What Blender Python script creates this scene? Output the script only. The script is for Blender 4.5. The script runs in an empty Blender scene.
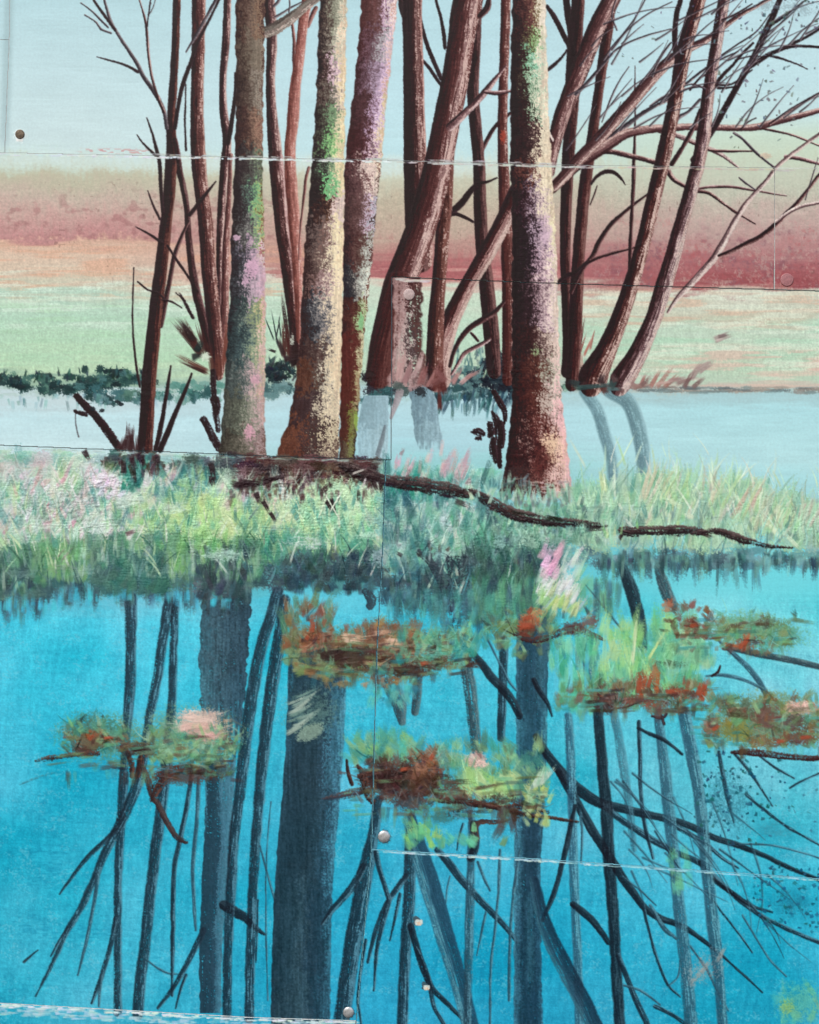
import math, random
import numpy as np
import bpy

# ------------------------------------------------------------------ scene, camera, light
scene = bpy.context.scene
PX = 0.001                       # one photo pixel is about a millimetre of wall
CX, CY, ZC = 409.5, 512.0, 1.50  # middle of the picture, its height above the ground
def wx(x): return (x - CX) * PX
def wz(y): return ZC + (CY - y) * PX

cam = bpy.data.objects.new('camera', bpy.data.cameras.new('camera'))
scene.collection.objects.link(cam)
scene.camera = cam
CAM_D = 1.5
cam.location = (0, -CAM_D, ZC)
cam.rotation_euler = (math.radians(90), 0, 0)
cam.data.sensor_fit = 'VERTICAL'
cam.data.sensor_height = 24.0
cam.data.lens = 24.0 * CAM_D / 1.024
cam.data.clip_start = 0.01
cam.data.clip_end = 200.0

world = bpy.data.worlds.new('World')
scene.world = world
world.use_nodes = True
wn = world.node_tree
bg = wn.nodes['Background']
sky = wn.nodes.new('ShaderNodeTexSky')
sky.sky_type = 'NISHITA'
sky.sun_disc = False
sky.sun_elevation = math.radians(46)
sky.sun_rotation = math.radians(205)
sky.air_density = 1.0
sky.dust_density = 3.0
sky.ozone_density = 1.0
wn.links.new(sky.outputs[0], bg.inputs[0])
bg.inputs[1].default_value = 0.10

sun = bpy.data.objects.new('sun', bpy.data.lights.new('sun', 'SUN'))
scene.collection.objects.link(sun)
sun.data.energy = 1.5
sun.data.angle = math.radians(14)
sun.data.color = (1.0, 0.95, 0.89)
_az = math.radians(205); _el = math.radians(46)
from mathutils import Vector
_to = Vector((math.sin(_az) * math.cos(_el), math.cos(_az) * math.cos(_el), math.sin(_el)))
sun.rotation_euler = _to.to_track_quat('Z', 'Y').to_euler()

scene.view_settings.view_transform = 'Standard'
scene.view_settings.look = 'None'
scene.view_settings.gamma = 1.0
scene.view_settings.exposure = 0.55
GAIN = np.array([0.96, 1.01, 1.035])   # pigment reflectance per unit of picture colour under this daylight
SHEEN = 0.010                          # what the gloss of the paint adds to every tone

# ------------------------------------------------------------------ materials
def new_mat(name):
    m = bpy.data.materials.new(name); m.use_nodes = True
    return m, m.node_tree.nodes, m.node_tree.links, m.node_tree.nodes['Principled BSDF']

def paint_material(name, rough=0.55, spec=0.16, bump=0.22, grain=0.10):
    """acrylic paint: pigment laid on by the brush (colour attribute), fine grain, brush-hair relief"""
    m, n, l, b = new_mat(name)
    at = n.new('ShaderNodeAttribute'); at.attribute_name = 'pigment'
    tc = n.new('ShaderNodeTexCoord')
    no = n.new('ShaderNodeTexNoise'); no.inputs['Scale'].default_value = 420; no.inputs['Detail'].default_value = 3
    l.new(tc.outputs['Object'], no.inputs['Vector'])
    mr = n.new('ShaderNodeMapRange'); mr.inputs[3].default_value = 1 - grain; mr.inputs[4].default_value = 1 + grain
    l.new(no.outputs['Fac'], mr.inputs[0])
    mx = n.new('ShaderNodeMix'); mx.data_type = 'RGBA'; mx.blend_type = 'MULTIPLY'; mx.inputs[0].default_value = 1
    l.new(at.outputs['Color'], mx.inputs[6]); l.new(mr.outputs[0], mx.inputs[7])
    l.new(mx.outputs[2], b.inputs['Base Color'])
    r2 = n.new('ShaderNodeTexNoise'); r2.inputs['Scale'].default_value = 35; r2.inputs['Detail'].default_value = 4
    l.new(tc.outputs['Object'], r2.inputs['Vector'])
    rr = n.new('ShaderNodeMapRange'); rr.inputs[3].default_value = rough - 0.14; rr.inputs[4].default_value = rough + 0.14
    l.new(r2.outputs['Fac'], rr.inputs[0]); l.new(rr.outputs[0], b.inputs['Roughness'])
    b.inputs['Specular IOR Level'].default_value = spec
    mp = n.new('ShaderNodeMapping'); mp.inputs['Scale'].default_value = (260, 260, 1100)
    l.new(tc.outputs['Object'], mp.inputs['Vector'])
    bn = n.new('ShaderNodeTexNoise'); bn.inputs['Scale'].default_value = 1; bn.inputs['Detail'].default_value = 4
    l.new(mp.outputs[0], bn.inputs['Vector'])
    bu = n.new('ShaderNodeBump'); bu.inputs['Strength'].default_value = bump; bu.inputs['Distance'].default_value = 0.0004
    l.new(bn.outputs['Fac'], bu.inputs['Height']); l.new(bu.outputs[0], b.inputs['Normal'])
    return m

def plain_material(name, col, rough=0.6, metal=0.0, var=0.25, scale=180, bump=0.2):
    m, n, l, b = new_mat(name)
    tc = n.new('ShaderNodeTexCoord')
    no = n.new('ShaderNodeTexNoise'); no.inputs['Scale'].default_value = scale; no.inputs['Detail'].default_value = 5
    l.new(tc.outputs['Object'], no.inputs['Vector'])
    cr = n.new('ShaderNodeValToRGB')
    cr.color_ramp.elements[0].position = 0.3; cr.color_ramp.elements[1].position = 0.7
    cr.color_ramp.elements[0].color = (*[c * (1 - var) for c in col], 1)
    cr.color_ramp.elements[1].color = (*[min(1, c * (1 + var)) for c in col], 1)
    l.new(no.outputs['Fac'], cr.inputs[0]); l.new(cr.outputs[0], b.inputs['Base Color'])
    b.inputs['Roughness'].default_value = rough; b.inputs['Metallic'].default_value = metal
    bu = n.new('ShaderNodeBump'); bu.inputs['Strength'].default_value = bump; bu.inputs['Distance'].default_value = 0.0005
    l.new(no.outputs['Fac'], bu.inputs['Height']); l.new(bu.outputs[0], b.inputs['Normal'])
    return m

M_PAINT = paint_material('acrylic_paint')
M_THICK = paint_material('acrylic_paint_thick', rough=0.5, spec=0.2, bump=0.35)
M_EDGE = plain_material('board_edge', (0.20, 0.21, 0.21))
M_BLUE = plain_material('board_edge_blue', (0.12, 0.34, 0.42))
M_PALE = plain_material('board_edge_primer', (0.45, 0.48, 0.48))
M_BACK = plain_material('backing_wall', (0.10, 0.10, 0.10))
M_STEEL = plain_material('screw_steel', (0.56, 0.58, 0.59), rough=0.3, metal=0.55, var=0.35, scale=260)
M_RUST = plain_material('screw_brass', (0.11, 0.085, 0.06), rough=0.45, metal=0.6, var=0.5, scale=500)
M_DARK = plain_material('screw_recess', (0.03, 0.028, 0.025))

# ------------------------------------------------------------------ a brush engine: pigment and relief on one grid
S = 1.5                        # grid points per picture pixel
MG = 60                         # the boards go on this far beyond the picture
W0, H0 = 819, 1024
GW, GH = int((W0 + 2 * MG) * S) + 1, int((H0 + 2 * MG) * S) + 1
gx = (np.arange(GW) / S - MG).astype(np.float32)
gy = (np.arange(GH) / S - MG).astype(np.float32)
C = np.zeros((GH, GW, 3), np.float32)      # pigment, display colour 0..1
R = np.zeros((GH, GW), np.float32)         # relief in mm
A = np.zeros((GH, GW), np.float32)         # how much the present piece covers
rng = np.random.default_rng(11)
random.seed(5)
_T = [np.random.default_rng(100 + k).random((257, 257)).astype(np.float32) for k in range(24)]
for _t in _T: _t[256, :] = _t[0, :]; _t[:, 256] = _t[:, 0]

def samp(k, u, v):
    """smooth value noise 0..1 at arbitrary places"""
    t = _T[k % 24]
    fu = np.floor(u); fv = np.floor(v)
    a = u - fu; b = v - fv
    a = a * a * (3 - 2 * a); b = b * b * (3 - 2 * b)
    i = fu.astype(np.int32) & 255; j = fv.astype(np.int32) & 255
    return (t[j, i] * (1 - a) + t[j, i + 1] * a) * (1 - b) + (t[j + 1, i] * (1 - a) + t[j + 1, i + 1] * a) * b

def fbm(k, u, v, o=3):
    s = 0; w = 0.5; tot = 0
    for q in range(o):
        s = s + w * samp(k + q, u * 2 ** q + 17.3 * q, v * 2 ** q + 9.1 * q); tot += w; w *= 0.5
    return s / tot

def sstep(a, b, x):
    t = np.clip((x - a) / (b - a), 0, 1)
    return t * t * (3 - 2 * t)

def bands(u, n):
    """colour laid in separate touches rather than one smooth gradient"""
    f = u * n; i = np.floor(f)
    return np.clip((i + sstep(0.25, 0.75, f - i)) / n, 0, 1)

def col(c): return np.array(c, np.float32) / 255.0

def win(x0, y0, x1, y1):
    i0 = max(0, int((x0 + MG) * S)); i1 = min(GW, int((x1 + MG) * S) + 2)
    j0 = max(0, int((y0 + MG) * S)); j1 = min(GH, int((y1 + MG) * S) + 2)
    if i1 - i0 < 2 or j1 - j0 < 2: return None
    sl = (slice(j0, j1), slice(i0, i1))
    return sl, gx[None, i0:i1], gy[j0:j1, None]

DIRTY = [GH, 0, GW, 0]
def lay(sl, c, a, h=0.06):
    a3 = a[..., None]
    DIRTY[0] = min(DIRTY[0], sl[0].start); DIRTY[1] = max(DIRTY[1], sl[0].stop)
    DIRTY[2] = min(DIRTY[2], sl[1].start); DIRTY[3] = max(DIRTY[3], sl[1].stop)
    C[sl] = C[sl] * (1 - a3) + c * a3
    A[sl] = np.maximum(A[sl], a)
    R[sl] += a * h

# the tooth of the boards: level scratches of the primer brush and a fine grain; dry paint catches only its high points
_X0, _Y0 = gx[None, :], gy[:, None]
_wv = sstep(440, 470, _Y0) * sstep(640, 560, _Y0) * sstep(420, 300, _X0) * 0.5 + 0.5      # the weave shows most in the left bank
TOOTH = (0.46 * samp(1, _X0 / 1.05 + 0 * _Y0, _Y0 / 1.05 + 0 * _X0) + 0.26 * _wv * samp(2, _X0 / 8.0 + _Y0 / 60, _Y0 / 1.1 + 0 * _X0) + 0.14 * samp(3, _X0 / 0.9 + 0 * _Y0, _Y0 / 7 + 0 * _X0) + 0.12 * samp(4, _X0 / 3.1 + 0 * _Y0, _Y0 / 2.7 + 0 * _X0)
         + 0.16 * samp(5, _X0 / 2.0 + _Y0 / 2.3, _Y0 / 1.9 - _X0 / 2.9)).astype(np.float32)
TOOTH = (TOOTH - TOOTH.mean()) / TOOTH.std() * 0.24 + 0.5

def ramp_of(stops):
    xs = [s[0] for s in stops]; cs = np.array([s[1] for s in stops], np.float32) / 255.0
    u = np.linspace(0, 1, 48)
    return np.stack([np.interp(u, xs, cs[:, k]) for k in range(3)], 1).astype(np.float32)

def spline(pts, step=3.0):
    p = np.array(pts, float)
    if len(p) == 2: p = np.array([p[0], (p[0] + p[1]) / 2, p[1]])
    q = np.vstack([2 * p[0] - p[1], p, 2 * p[-1] - p[-2]])
    out = []
    for i in range(1, len(q) - 2):
        d = np.hypot(*(q[i + 1] - q[i])[:2]); n = max(2, int(d / step))
        for t in np.arange(n) / n:
            out.append(0.5 * (2 * q[i] + (q[i + 1] - q[i - 1]) * t + (2 * q[i - 1] - 5 * q[i] + 4 * q[i + 1] - q[i + 2]) * t * t
                              + (3 * q[i] - q[i - 1] - 3 * q[i + 1] + q[i + 2]) * t ** 3))
    out.append(p[-1])
    out = np.array(out); out[:, 2] = np.maximum(out[:, 2], 0.5)
    return out

def limb(pts, stops, a=1.0, dry=0.0, wob=0.7, warp=0.42, k=0, soft=0.7, h=0.10, ends=True, streak=0.5, light=0.10, con=1.16):
    """one long stroke of changing width: trunk, branch or twig; the ramp runs from its shaded to its lit side"""
    pts = list(pts)
    (xa, ya, wa), (xb, yb, wb) = pts[-2], pts[-1]
    if (yb > 1011 and xb > 350 and yb > ya) or (xb > 834 and xb > xa):      # what runs off the picture runs on to the edge of the boards
        f = 75.0 / max(4.0, math.hypot(xb - xa, yb - ya)); pts.append((xb + (xb - xa) * f, yb + (yb - ya) * f, wb))
    P = spline(pts)
    ramp = ramp_of(stops)
    if con != 1:      # bark: near-black shade side, chalky lit side
        lum = ramp.mean(1, keepdims=True); ramp = lum + (ramp - lum) * 0.74
        ramp = np.maximum(np.clip(0.45 + (ramp - 0.45) * con, 0, 0.92), np.float32([0.16, 0.10, 0.12]))
    wmax = P[:, 2].max()
    pad = wmax / 2 + 3
    W = win(P[:, 0].min() - pad, P[:, 1].min() - pad, P[:, 0].max() + pad, P[:, 1].max() + pad)
    if W is None: return
    sl, X, Y = W
    sh = (Y.shape[0], X.shape[1])
    D = np.full(sh, 1e6, np.float32); Sg = np.zeros(sh, np.float32); Tt = np.zeros(sh, np.float32); Hw = np.ones(sh, np.float32)
    tot = P[-1] - P[0]
    flip = 1.0
    n0 = np.array([-tot[1], tot[0]])
    if n0[0] - 0.45 * n0[1] < 0: flip = -1.0
    t0 = 0.0; j00 = sl[0].start; i00 = sl[1].start
    for i in range(len(P) - 1):
        ax, ay, aw = P[i]; bx, by, bw = P[i + 1]
        L = math.hypot(bx - ax, by - ay)
        if L < 1e-6: continue
        q = max(aw, bw) / 2 + 3
        V = win(min(ax, bx) - q, min(ay, by) - q, max(ax, bx) + q, max(ay, by) + q)
        if V is None: t0 += L; continue
        s2, x, y = V
        loc = (slice(s2[0].start - j00, s2[0].stop - j00), slice(s2[1].start - i00, s2[1].stop - i00))
        ux, uy = (bx - ax) / L, (by - ay) / L
        tt = (x - ax) * ux + (y - ay) * uy
        sd = ((x - ax) * -uy + (y - ay) * ux) * flip
        tc = np.clip(tt, 0 if (i > 0 or not ends) else -1e-3, L)
        dd = np.hypot(tt - tc, sd)
        hw = (aw + (bw - aw) * tc / L) / 2
        better = dd - hw < D[loc] - Hw[loc]
        D[loc] = np.where(better, dd, D[loc]); Hw[loc] = np.where(better, hw, Hw[loc])
        Sg[loc] = np.where(better, sd, Sg[loc]); Tt[loc] = np.where(better, t0 + tc, Tt[loc])
        t0 += L
    o = 31.7 * k
    n1 = samp(k, Tt / 7 + o, Sg / 2.2 + o); n2 = samp(k + 1, Tt / 2.6 + o, Sg / 1.5); n3 = samp(k + 2, Tt / 26 + o, Sg / 1.6 + 5)
    edge = Hw - D + wob * (0.55 * samp(k + 3, Tt / 11 + o, np.sign(Sg) * 30 + o) + 0.45 * TOOTH[sl] - 0.5) * 1.6
    cov = sstep(-soft, soft, edge) * a
    n4 = samp(k + 4, Tt / 11 + o, Sg / 0.9 + o)
    if dry > 0:
        cov = cov * sstep(dry - 0.26, dry + 0.26, 0.35 * n3 + 0.3 * n4 + 0.35 * TOOTH[sl])
    u = np.clip(0.5 + 0.5 * Sg / np.maximum(Hw, 0.4), 0, 1) + warp * (0.25 * n1 + 0.25 * TOOTH[sl] + 0.7 * n4 + 0.4 * n3 - 0.8)
    u = bands(np.clip(0.5 + (u - 0.5) * 1.15, 0, 1) ** (1.25 if con != 1 else 1.0), 6)
    c = ramp[np.clip(u * 47, 0, 47).astype(int)]
    c = c * (1 + light * streak * 2 * (n3[..., None] - 0.5) + 1.6 * light * (TOOTH[sl][..., None] - 0.5))
    if con != 1 and wmax > 6 and ramp.max() > 0.5:      # chalky broken lights dragged along the lit side
        hl = sstep(0.54, 0.76, 0.5 + 0.5 * Sg / np.maximum(Hw, 0.4) + 0.5 * (n4 - 0.5)) * sstep(0.52, 0.70, 0.45 * TOOTH[sl] + 0.3 * n1 + 0.25 * n3) * 0.72
        c = c * (1 - hl[..., None]) + np.float32([0.84, 0.73, 0.69]) * hl[..., None]
    lay(sl, np.clip(c, 0, 1), cov, h * (0.4 + 0.8 * n3))

def bole(rows, keys, k=0, wob=1.2, warp=0.22, vw=10, soft=0.8, a=1.0, dry=0, gx_=3.0, gy_=4.0, h=0.14, fade=None, light=0.14, speck=0.17):
    """a thick painted trunk: rows give its two outlines, keys give the colours across it at several heights;
    ragged dabs of one colour run into the next"""
    rows = list(rows) + ([(1100, rows[-1][1], rows[-1][2])] if rows[-1][0] > 1026 else [])
    rows = np.array(rows, float)
    W = win(rows[:, 1].min() - 4, rows[0, 0], rows[:, 2].max() + 4, rows[-1, 0])
    if W is None: return
    sl, X, Y = W
    y = Y[:, 0]
    def sm(c):
        v = np.interp(y, rows[:, 0], rows[:, c])
        n = 15; kk = np.ones(n) / n
        return np.convolve(np.pad(v, n // 2, mode='edge'), kk, 'valid')[:len(v)].astype(np.float32)
    xl = sm(1)[:, None]; xr = sm(2)[:, None]
    xl = xl + wob * (samp(k + 4, Y / 6, Y * 0 + 3.3) - 0.5) * 2 + 0.6 * wob * (samp(k + 5, Y / 2, Y * 0 + 1.3) - 0.5)
    xr = xr + wob * (samp(k + 6, Y / 5, Y * 0 + 7.3) - 0.5) * 2 + 0.8 * wob * (samp(k + 7, Y / 1.8, Y * 0 + 2.3) - 0.5)
    ky = np.array([q[0] for q in keys], float)
    tex = np.stack([ramp_of(q[1]) for q in keys])
    n1 = samp(k, X / gx_ + 0 * Y, Y / gy_ + 0 * X); n2 = samp(k + 1, X / 1.4 + 0 * Y, Y / 1.7 + 0 * X)
    n3 = samp(k + 2, X / 7 + 0 * Y, Y / 11 + 0 * X); n4 = samp(k + 3, X / 1.5 + 0 * Y, Y / 16 + 0 * X)
    nn = 0.32 * n1 + 0.34 * TOOTH[sl] + 0.34 * n3 - 0.5
    u = (X - xl) / np.maximum(xr - xl, 1) + warp * 2.0 * nn + speck * (TOOTH[sl] - 0.5)
    yy = Y + vw * 4 * (0.5 * samp(k + 8, X / 4 + 0 * Y, Y / 6 + 0 * X) + 0.5 * samp(k + 9, X / 1.7 + 0 * Y, Y / 2 + 0 * X) - 0.5)
    fi = np.interp(yy.ravel(), ky, np.arange(len(ky))).reshape(yy.shape)
    i0 = np.clip(np.floor(fi).astype(int), 0, max(0, len(ky) - 2)); f = sstep(0.4, 0.6, fi - i0)[..., None]
    ui = np.clip(bands(np.clip(u, 0, 1), 9) * 47, 0, 47).astype(int)
    c = tex[i0, ui] * (1 - f) + tex[np.minimum(i0 + 1, len(ky) - 1), ui] * f
    c = c * (1 + light * (n2[..., None] - 0.5) + light * (n4[..., None] - 0.5))
    if speck > 0.12: m_ = c.mean(-1, keepdims=True); c = m_ + (c - m_) * 0.80
    c = np.maximum(0.48 + (c - 0.48) * 1.10, np.float32([0.15, 0.10, 0.12])) if speck > 0.12 else c
    cov = sstep(-soft, soft, X - xl) * sstep(-soft, soft, xr - X) * a
    if dry > 0:
        cov = cov * sstep(dry - 0.2, dry + 0.2, 0.4 * n4 + 0.6 * TOOTH[sl])
    if fade is not None:
        y0, y1 = fade   # paint thins out between the two heights
        cov = cov * sstep(0, 0.35, 1 - np.clip((Y - y0) / (y1 - y0), 0, 1) - 0.75 * (0.5 * n4 + 0.5 * n1) * sstep(y0 - 5, y0 + 5, Y))
    lay(sl, np.clip(c, 0, 1), cov, h * (0.3 + 0.9 * n1))

def dab(x, y, ang, L, w, c, a=0.9, dry=0.35, k=0, bend=0.0, h=0.16, jit=0.06):
    """one brush mark: hairs run along it, dry and ragged towards its end. ang: degrees, 0 right, 90 up"""
    r = L + w
    W = win(x - r, y - r, x + r, y + r)
    if W is None: return
    sl, X, Y = W
    t = math.radians(ang); ux, uy = math.cos(t), -math.sin(t)
    u = (X - x) * ux + (Y - y) * uy
    v = (X - x) * -uy + (Y - y) * ux + bend * u * u / max(L, 1)
    un = u / L; vn = v / (w / 2)
    o = (x * 0.37 + y * 0.53) % 97
    hair = 0.6 * samp(k, v / 0.75 + o, u / (L * 0.6) + o) + 0.4 * samp(k + 2, v / 1.9 + o, u / (L * 0.45) + o); rag = samp(k + 1, v / 1.1 + o, u / 2.2)
    hair = np.clip(0.5 + (hair - 0.5) * 1.35, 0, 1)
    prof = sstep(-0.06, 0.12, un + 0.10 * (hair - 0.5)) * sstep(1.0, 0.55, un + 0.5 * (hair - 0.4))
    side = sstep(1.08 if w > 4 else 1.35, 0.55 if w > 4 else 0.7, np.abs(vn) + 0.5 * (hair - 0.5) + 0.25 * np.clip(un, 0, 1))
    m = prof * side * sstep(dry * np.clip(un, 0.2, 1) * 1.2 - 0.24, dry * np.clip(un, 0.2, 1) * 1.2 + 0.26, 0.52 * hair + 0.10 * rag + 0.38 * TOOTH[sl]) * a
    cc = np.clip(col(c) * (1 + jit * 2 * (hair[..., None] - 0.5)), 0, 1)
    lay(sl, cc, m, h * (0.3 + hair))

def smear(x, y, rx, ry, c, dens=0.5, gxs=2.0, gys=2.0, a=0.9, k=0, rot=0.0, h=0.10, jit=0.16, hard=0.2):
    """a scumbled patch: broken paint inside a soft oval"""
    r = max(rx, ry) * 1.15
    W = win(x - r, y - r, x + r, y + r)
    if W is None: return
    sl, X, Y = W
    t = math.radians(rot)
    u = ((X - x) * math.cos(t) - (Y - y) * math.sin(t)); v = ((X - x) * math.sin(t) + (Y - y) * math.cos(t))
    d = np.hypot(u / rx, v / ry)
    o = (x * 1.7 + y * 0.9) % 131
    n = 0.4 * samp(k, u / gxs + o, v / gys + o) + 0.25 * samp(k + 1, u / (gxs * 0.45) + o, v / (gys * 0.45)) + 0.35 * samp(k + 2, u / (gxs * 3.3), v / (gys * 3.3) + o)
    th = 1 - dens * sstep(1.05, 0.15, d)
    n = 0.58 * n + 0.42 * TOOTH[sl]
    m = sstep(th - hard, th + hard, n + 0.22) * sstep(1.05, 0.8, d) * a
    cc = np.clip(col(c) * (1 + jit * 2 * (n[..., None] - 0.5)), 0, 1)
    lay(sl, cc, m, h)

def bristle(poly_x, poly_y, n, pal, ang=(80, 100), L=(12, 26), w=(2, 5), a=0.85, dry=0.4, k0=0, r=None, bend=0.0):
    """n brush marks between two heights: poly_x = (x0, x1), poly_y = (f(x) top, f(x) bottom) for the foot of each mark"""
    r = r or random
    for q in range(n):
        x = r.uniform(*poly_x)
        ya = poly_y[0](x) if callable(poly_y[0]) else poly_y[0]; yb = poly_y[1](x) if callable(poly_y[1]) else poly_y[1]
        y = r.uniform(ya, yb)
        c = r.choice(pal)
        c = tuple(min(255, max(0, v + r.uniform(-10, 10))) for v in c)
        dab(x, y, r.uniform(*ang), r.uniform(*L), r.uniform(*w), c, a=a * r.uniform(0.7, 1), dry=dry * r.uniform(0.6, 1.3), k=k0 + q, bend=r.uniform(-1, 1) * bend)

def hairs(x0, x1, ya, yb, n, seed, ang=(60, 120), L=(12, 30), w=(0.9, 1.8), delta=34, a=0.55, dry=0.45, on=None):
    """single brush hairs that carry the paint they cross a little lighter or darker"""
    r = random.Random(seed)
    for q in range(n):
        x = r.uniform(x0, x1); y0 = ya(x) if callable(ya) else ya; y1 = yb(x) if callable(yb) else yb
        y = r.uniform(y0, y1)
        i = int((x + MG) * S); j = int((y + MG) * S)
        if not (0 <= i < GW and 0 <= j < GH): continue
        if on is not None and A[j, i] < on: continue
        d = r.choice([-1, 1, 1]) * r.uniform(0.3, 1) * delta
        c = tuple(float(min(250, max(20, v * 255 + d))) for v in C[j, i])
        dab(x, y, r.uniform(*ang), r.uniform(*L), r.uniform(*w), c, a=a, dry=dry, k=q % 20, bend=r.uniform(-0.5, 0.5))

# ------------------------------------------------------------------ boards: outlines in the picture plane, height of each in mm
EX = MG - 1
BOARDS = [  # outline (left-top, clockwise), height; the raised sheets lap over the lower ones
    ('sky',     [(10.8, -EX), (819 + EX, -EX), (819 + EX, 171), (775, 170), (560, 167), (430, 164), (240, 160), (4.9, 155)], 0.0),
    ('corner',  [(-EX, -EX), (10.7, -EX), (9.3, 39.6), (-EX, 38.0)], 0.12),
    ('strip',   [(-EX, 38.2), (9.2, 39.8), (4.8, 154.4), (-EX, 153.0)], 0.12),
    ('centre',  [(388.0, 274.4), (545, 280.6), (775, 287.3), (819 + EX, 289.8), (819 + EX, 885.0), (700, 872.6), (540, 861.2), (371.5, 851.6), (377.2, 650), (382.9, 550), (386.2, 456.6), (387.8, 456.2)], 0.2),
    ('lowleft', [(-EX, 439.4), (270, 452.6), (385.6, 456.2), (382.4, 550), (376.7, 650), (370.9, 850), (355.9, 1022), (250, 1019), (-EX, 1002)], 0.35),
    ('middle',  [(-EX, 151.2), (5.0, 152.9), (240, 157.4), (430, 161.6), (560, 165.0), (774.5, 168.0), (773.9, 289.6), (545, 283.0), (391.6, 276.8), (391.2, 459.6), (386, 459.6), (270, 456.0), (-EX, 442.8)], 1.05),
    ('farright',[(774.6, 168.1), (819 + EX, 168.9), (819 + EX, 292.2), (774.0, 289.7)], 1.2),
    ('lowright',[(371.5, 849.2), (540, 858.8), (700, 870.2), (819 + EX, 882.6), (819 + EX, 1024 + EX), (351.6, 1024 + EX), (356.4, 1021.6)], 1.0),
    ('bottom',  [(-EX, 999.4), (250, 1017.0), (355.8, 1020.4), (351.0, 1024 + EX), (-EX, 1024 + EX)], 1.2),
]
BID = np.full((GH, GW), -1, np.int8)
BZ = np.zeros((GH, GW), np.float32)
def inside(poly, X, Y):
    r = np.zeros(np.broadcast(X, Y).shape, bool)
    n = len(poly)
    for i in range(n):
        x0, y0 = poly[i]; x1, y1 = poly[(i + 1) % n]
        if y0 == y1: continue
        c = ((y0 > Y) != (y1 > Y)) & (X < (x1 - x0) * (Y - y0) / (y1 - y0) + x0)
        r ^= c
    return r
for _i, (_n, _p, _z) in sorted(enumerate(BOARDS), key=lambda b: b[1][2]):
    _q = np.array(_p)
    _sl, _X, _Y = win(_q[:, 0].min() - 1, _q[:, 1].min() - 1, _q[:, 0].max() + 1, _q[:, 1].max() + 1)
    _m = inside(_p, _X, _Y)
    BID[_sl][_m] = _i; BZ[_sl][_m] = _z

# ------------------------------------------------------------------ from paint to objects
def srgb2lin(c):
    return np.where(c <= 0.04045, c / 12.92, ((c + 0.055) / 1.055) ** 2.4)

def film_mesh(name, sel, mat, lift=0.0, j0=0, i0=0):
    """the painted points chosen by sel (bool grid) become one relief mesh lying on the boards; the board joints stay open"""
    f = sel[:-1, :-1] & sel[1:, :-1] & sel[:-1, 1:] & sel[1:, 1:]
    b = BID[j0:j0 + sel.shape[0], i0:i0 + sel.shape[1]]
    f &= (b[:-1, :-1] >= 0) & (b[:-1, :-1] == b[1:, :-1]) & (b[:-1, :-1] == b[:-1, 1:]) & (b[:-1, :-1] == b[1:, 1:])
    jj, ii = np.nonzero(f)
    if len(jj) == 0: return None
    v00 = (jj + j0) * GW + ii + i0
    quads = np.stack([v00, v00 + GW, v00 + GW + 1, v00 + 1], 1)
    used, inv = np.unique(quads.ravel(), return_inverse=True)
    vj, vi = used // GW, used % GW
    co = np.empty((len(used), 3), np.float32)
    co[:, 0] = wx(gx[vi]); co[:, 2] = wz(gy[vj]); co[:, 1] = -(BZ[vj, vi] + R[vj, vi] + lift) * 0.001
    me = bpy.data.meshes.new(name)
    me.vertices.add(len(used)); me.vertices.foreach_set('co', co.ravel())
    me.loops.add(len(inv)); me.loops.foreach_set('vertex_index', inv.astype(np.int32).ravel())
    me.polygons.add(len(quads))
    me.polygons.foreach_set('loop_start', np.arange(0, len(inv), 4, dtype=np.int32))
    me.polygons.foreach_set('loop_total', np.full(len(quads), 4, np.int32))
    me.polygons.foreach_set('use_smooth', np.ones(len(quads), bool))
    me.update(calc_edges=True)
    at = me.color_attributes.new('pigment', 'FLOAT_COLOR', 'POINT')
    rgba = np.ones((len(used), 4), np.float32)
    rgba[:, :3] = np.clip((srgb2lin(np.clip(C[vj, vi], 0, 1)) - SHEEN) * GAIN, 0.003, 0.92)
    at.data.foreach_set('color', rgba.ravel())
    me.materials.append(mat)
    return me

def link(name, me, parent=None):
    o = bpy.data.objects.new(name, me)
    scene.collection.objects.link(o)
    if parent is not None: o.parent = parent
    return o

def tag(o, label, cat, group=None, kind=None):
    o['label'] = label; o['category'] = cat
    if group: o['group'] = group
    if kind: o['kind'] = kind
    return o

def begin():
    if DIRTY[1] > DIRTY[0]:
        A[DIRTY[0]:DIRTY[1], DIRTY[2]:DIRTY[3]] = 0
    DIRTY[:] = [GH, 0, GW, 0]

def finish(name, mat=None, parent=None, thr=0.10):
    """what has been painted since begin() becomes one object"""
    if DIRTY[1] <= DIRTY[0]: return None
    j0, j1, i0, i1 = max(0, DIRTY[0] - 2), min(GH, DIRTY[1] + 2), max(0, DIRTY[2] - 2), min(GW, DIRTY[3] + 2)
    sel = A[j0:j1, i0:i1] > thr
    sel2 = sel.copy()
    sel2[1:] |= sel[:-1]; sel2[:-1] |= sel[1:]; sel2[:, 1:] |= sel2[:, :-1]; sel2[:, :-1] |= sel2[:, 1:]
    R[j0:j1, i0:i1][sel2] += 0.02
    me = film_mesh(name, sel2, mat or M_THICK, 0.0, j0, i0)
    if me is None: return None
    return link(name, me, parent)

class Thing:
    """a painted thing made of several painted parts"""
    def __init__(s, name, label, cat, x, y, group=None):
        s.o = bpy.data.objects.new(name, None); scene.collection.objects.link(s.o)
        s.o.empty_display_size = 0.02
        s.o.location = (wx(x), -0.001, wz(y))
        bpy.context.view_layer.update()
        tag(s.o, label, cat, group)
    def part(s, name, fn, mat=None, label=None):
        begin(); fn()
        o = finish(name, mat, s.o)
        if o is None: return None
        o.matrix_parent_inverse = s.o.matrix_world.inverted()
        if label: o['label'] = label
        return o

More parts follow.
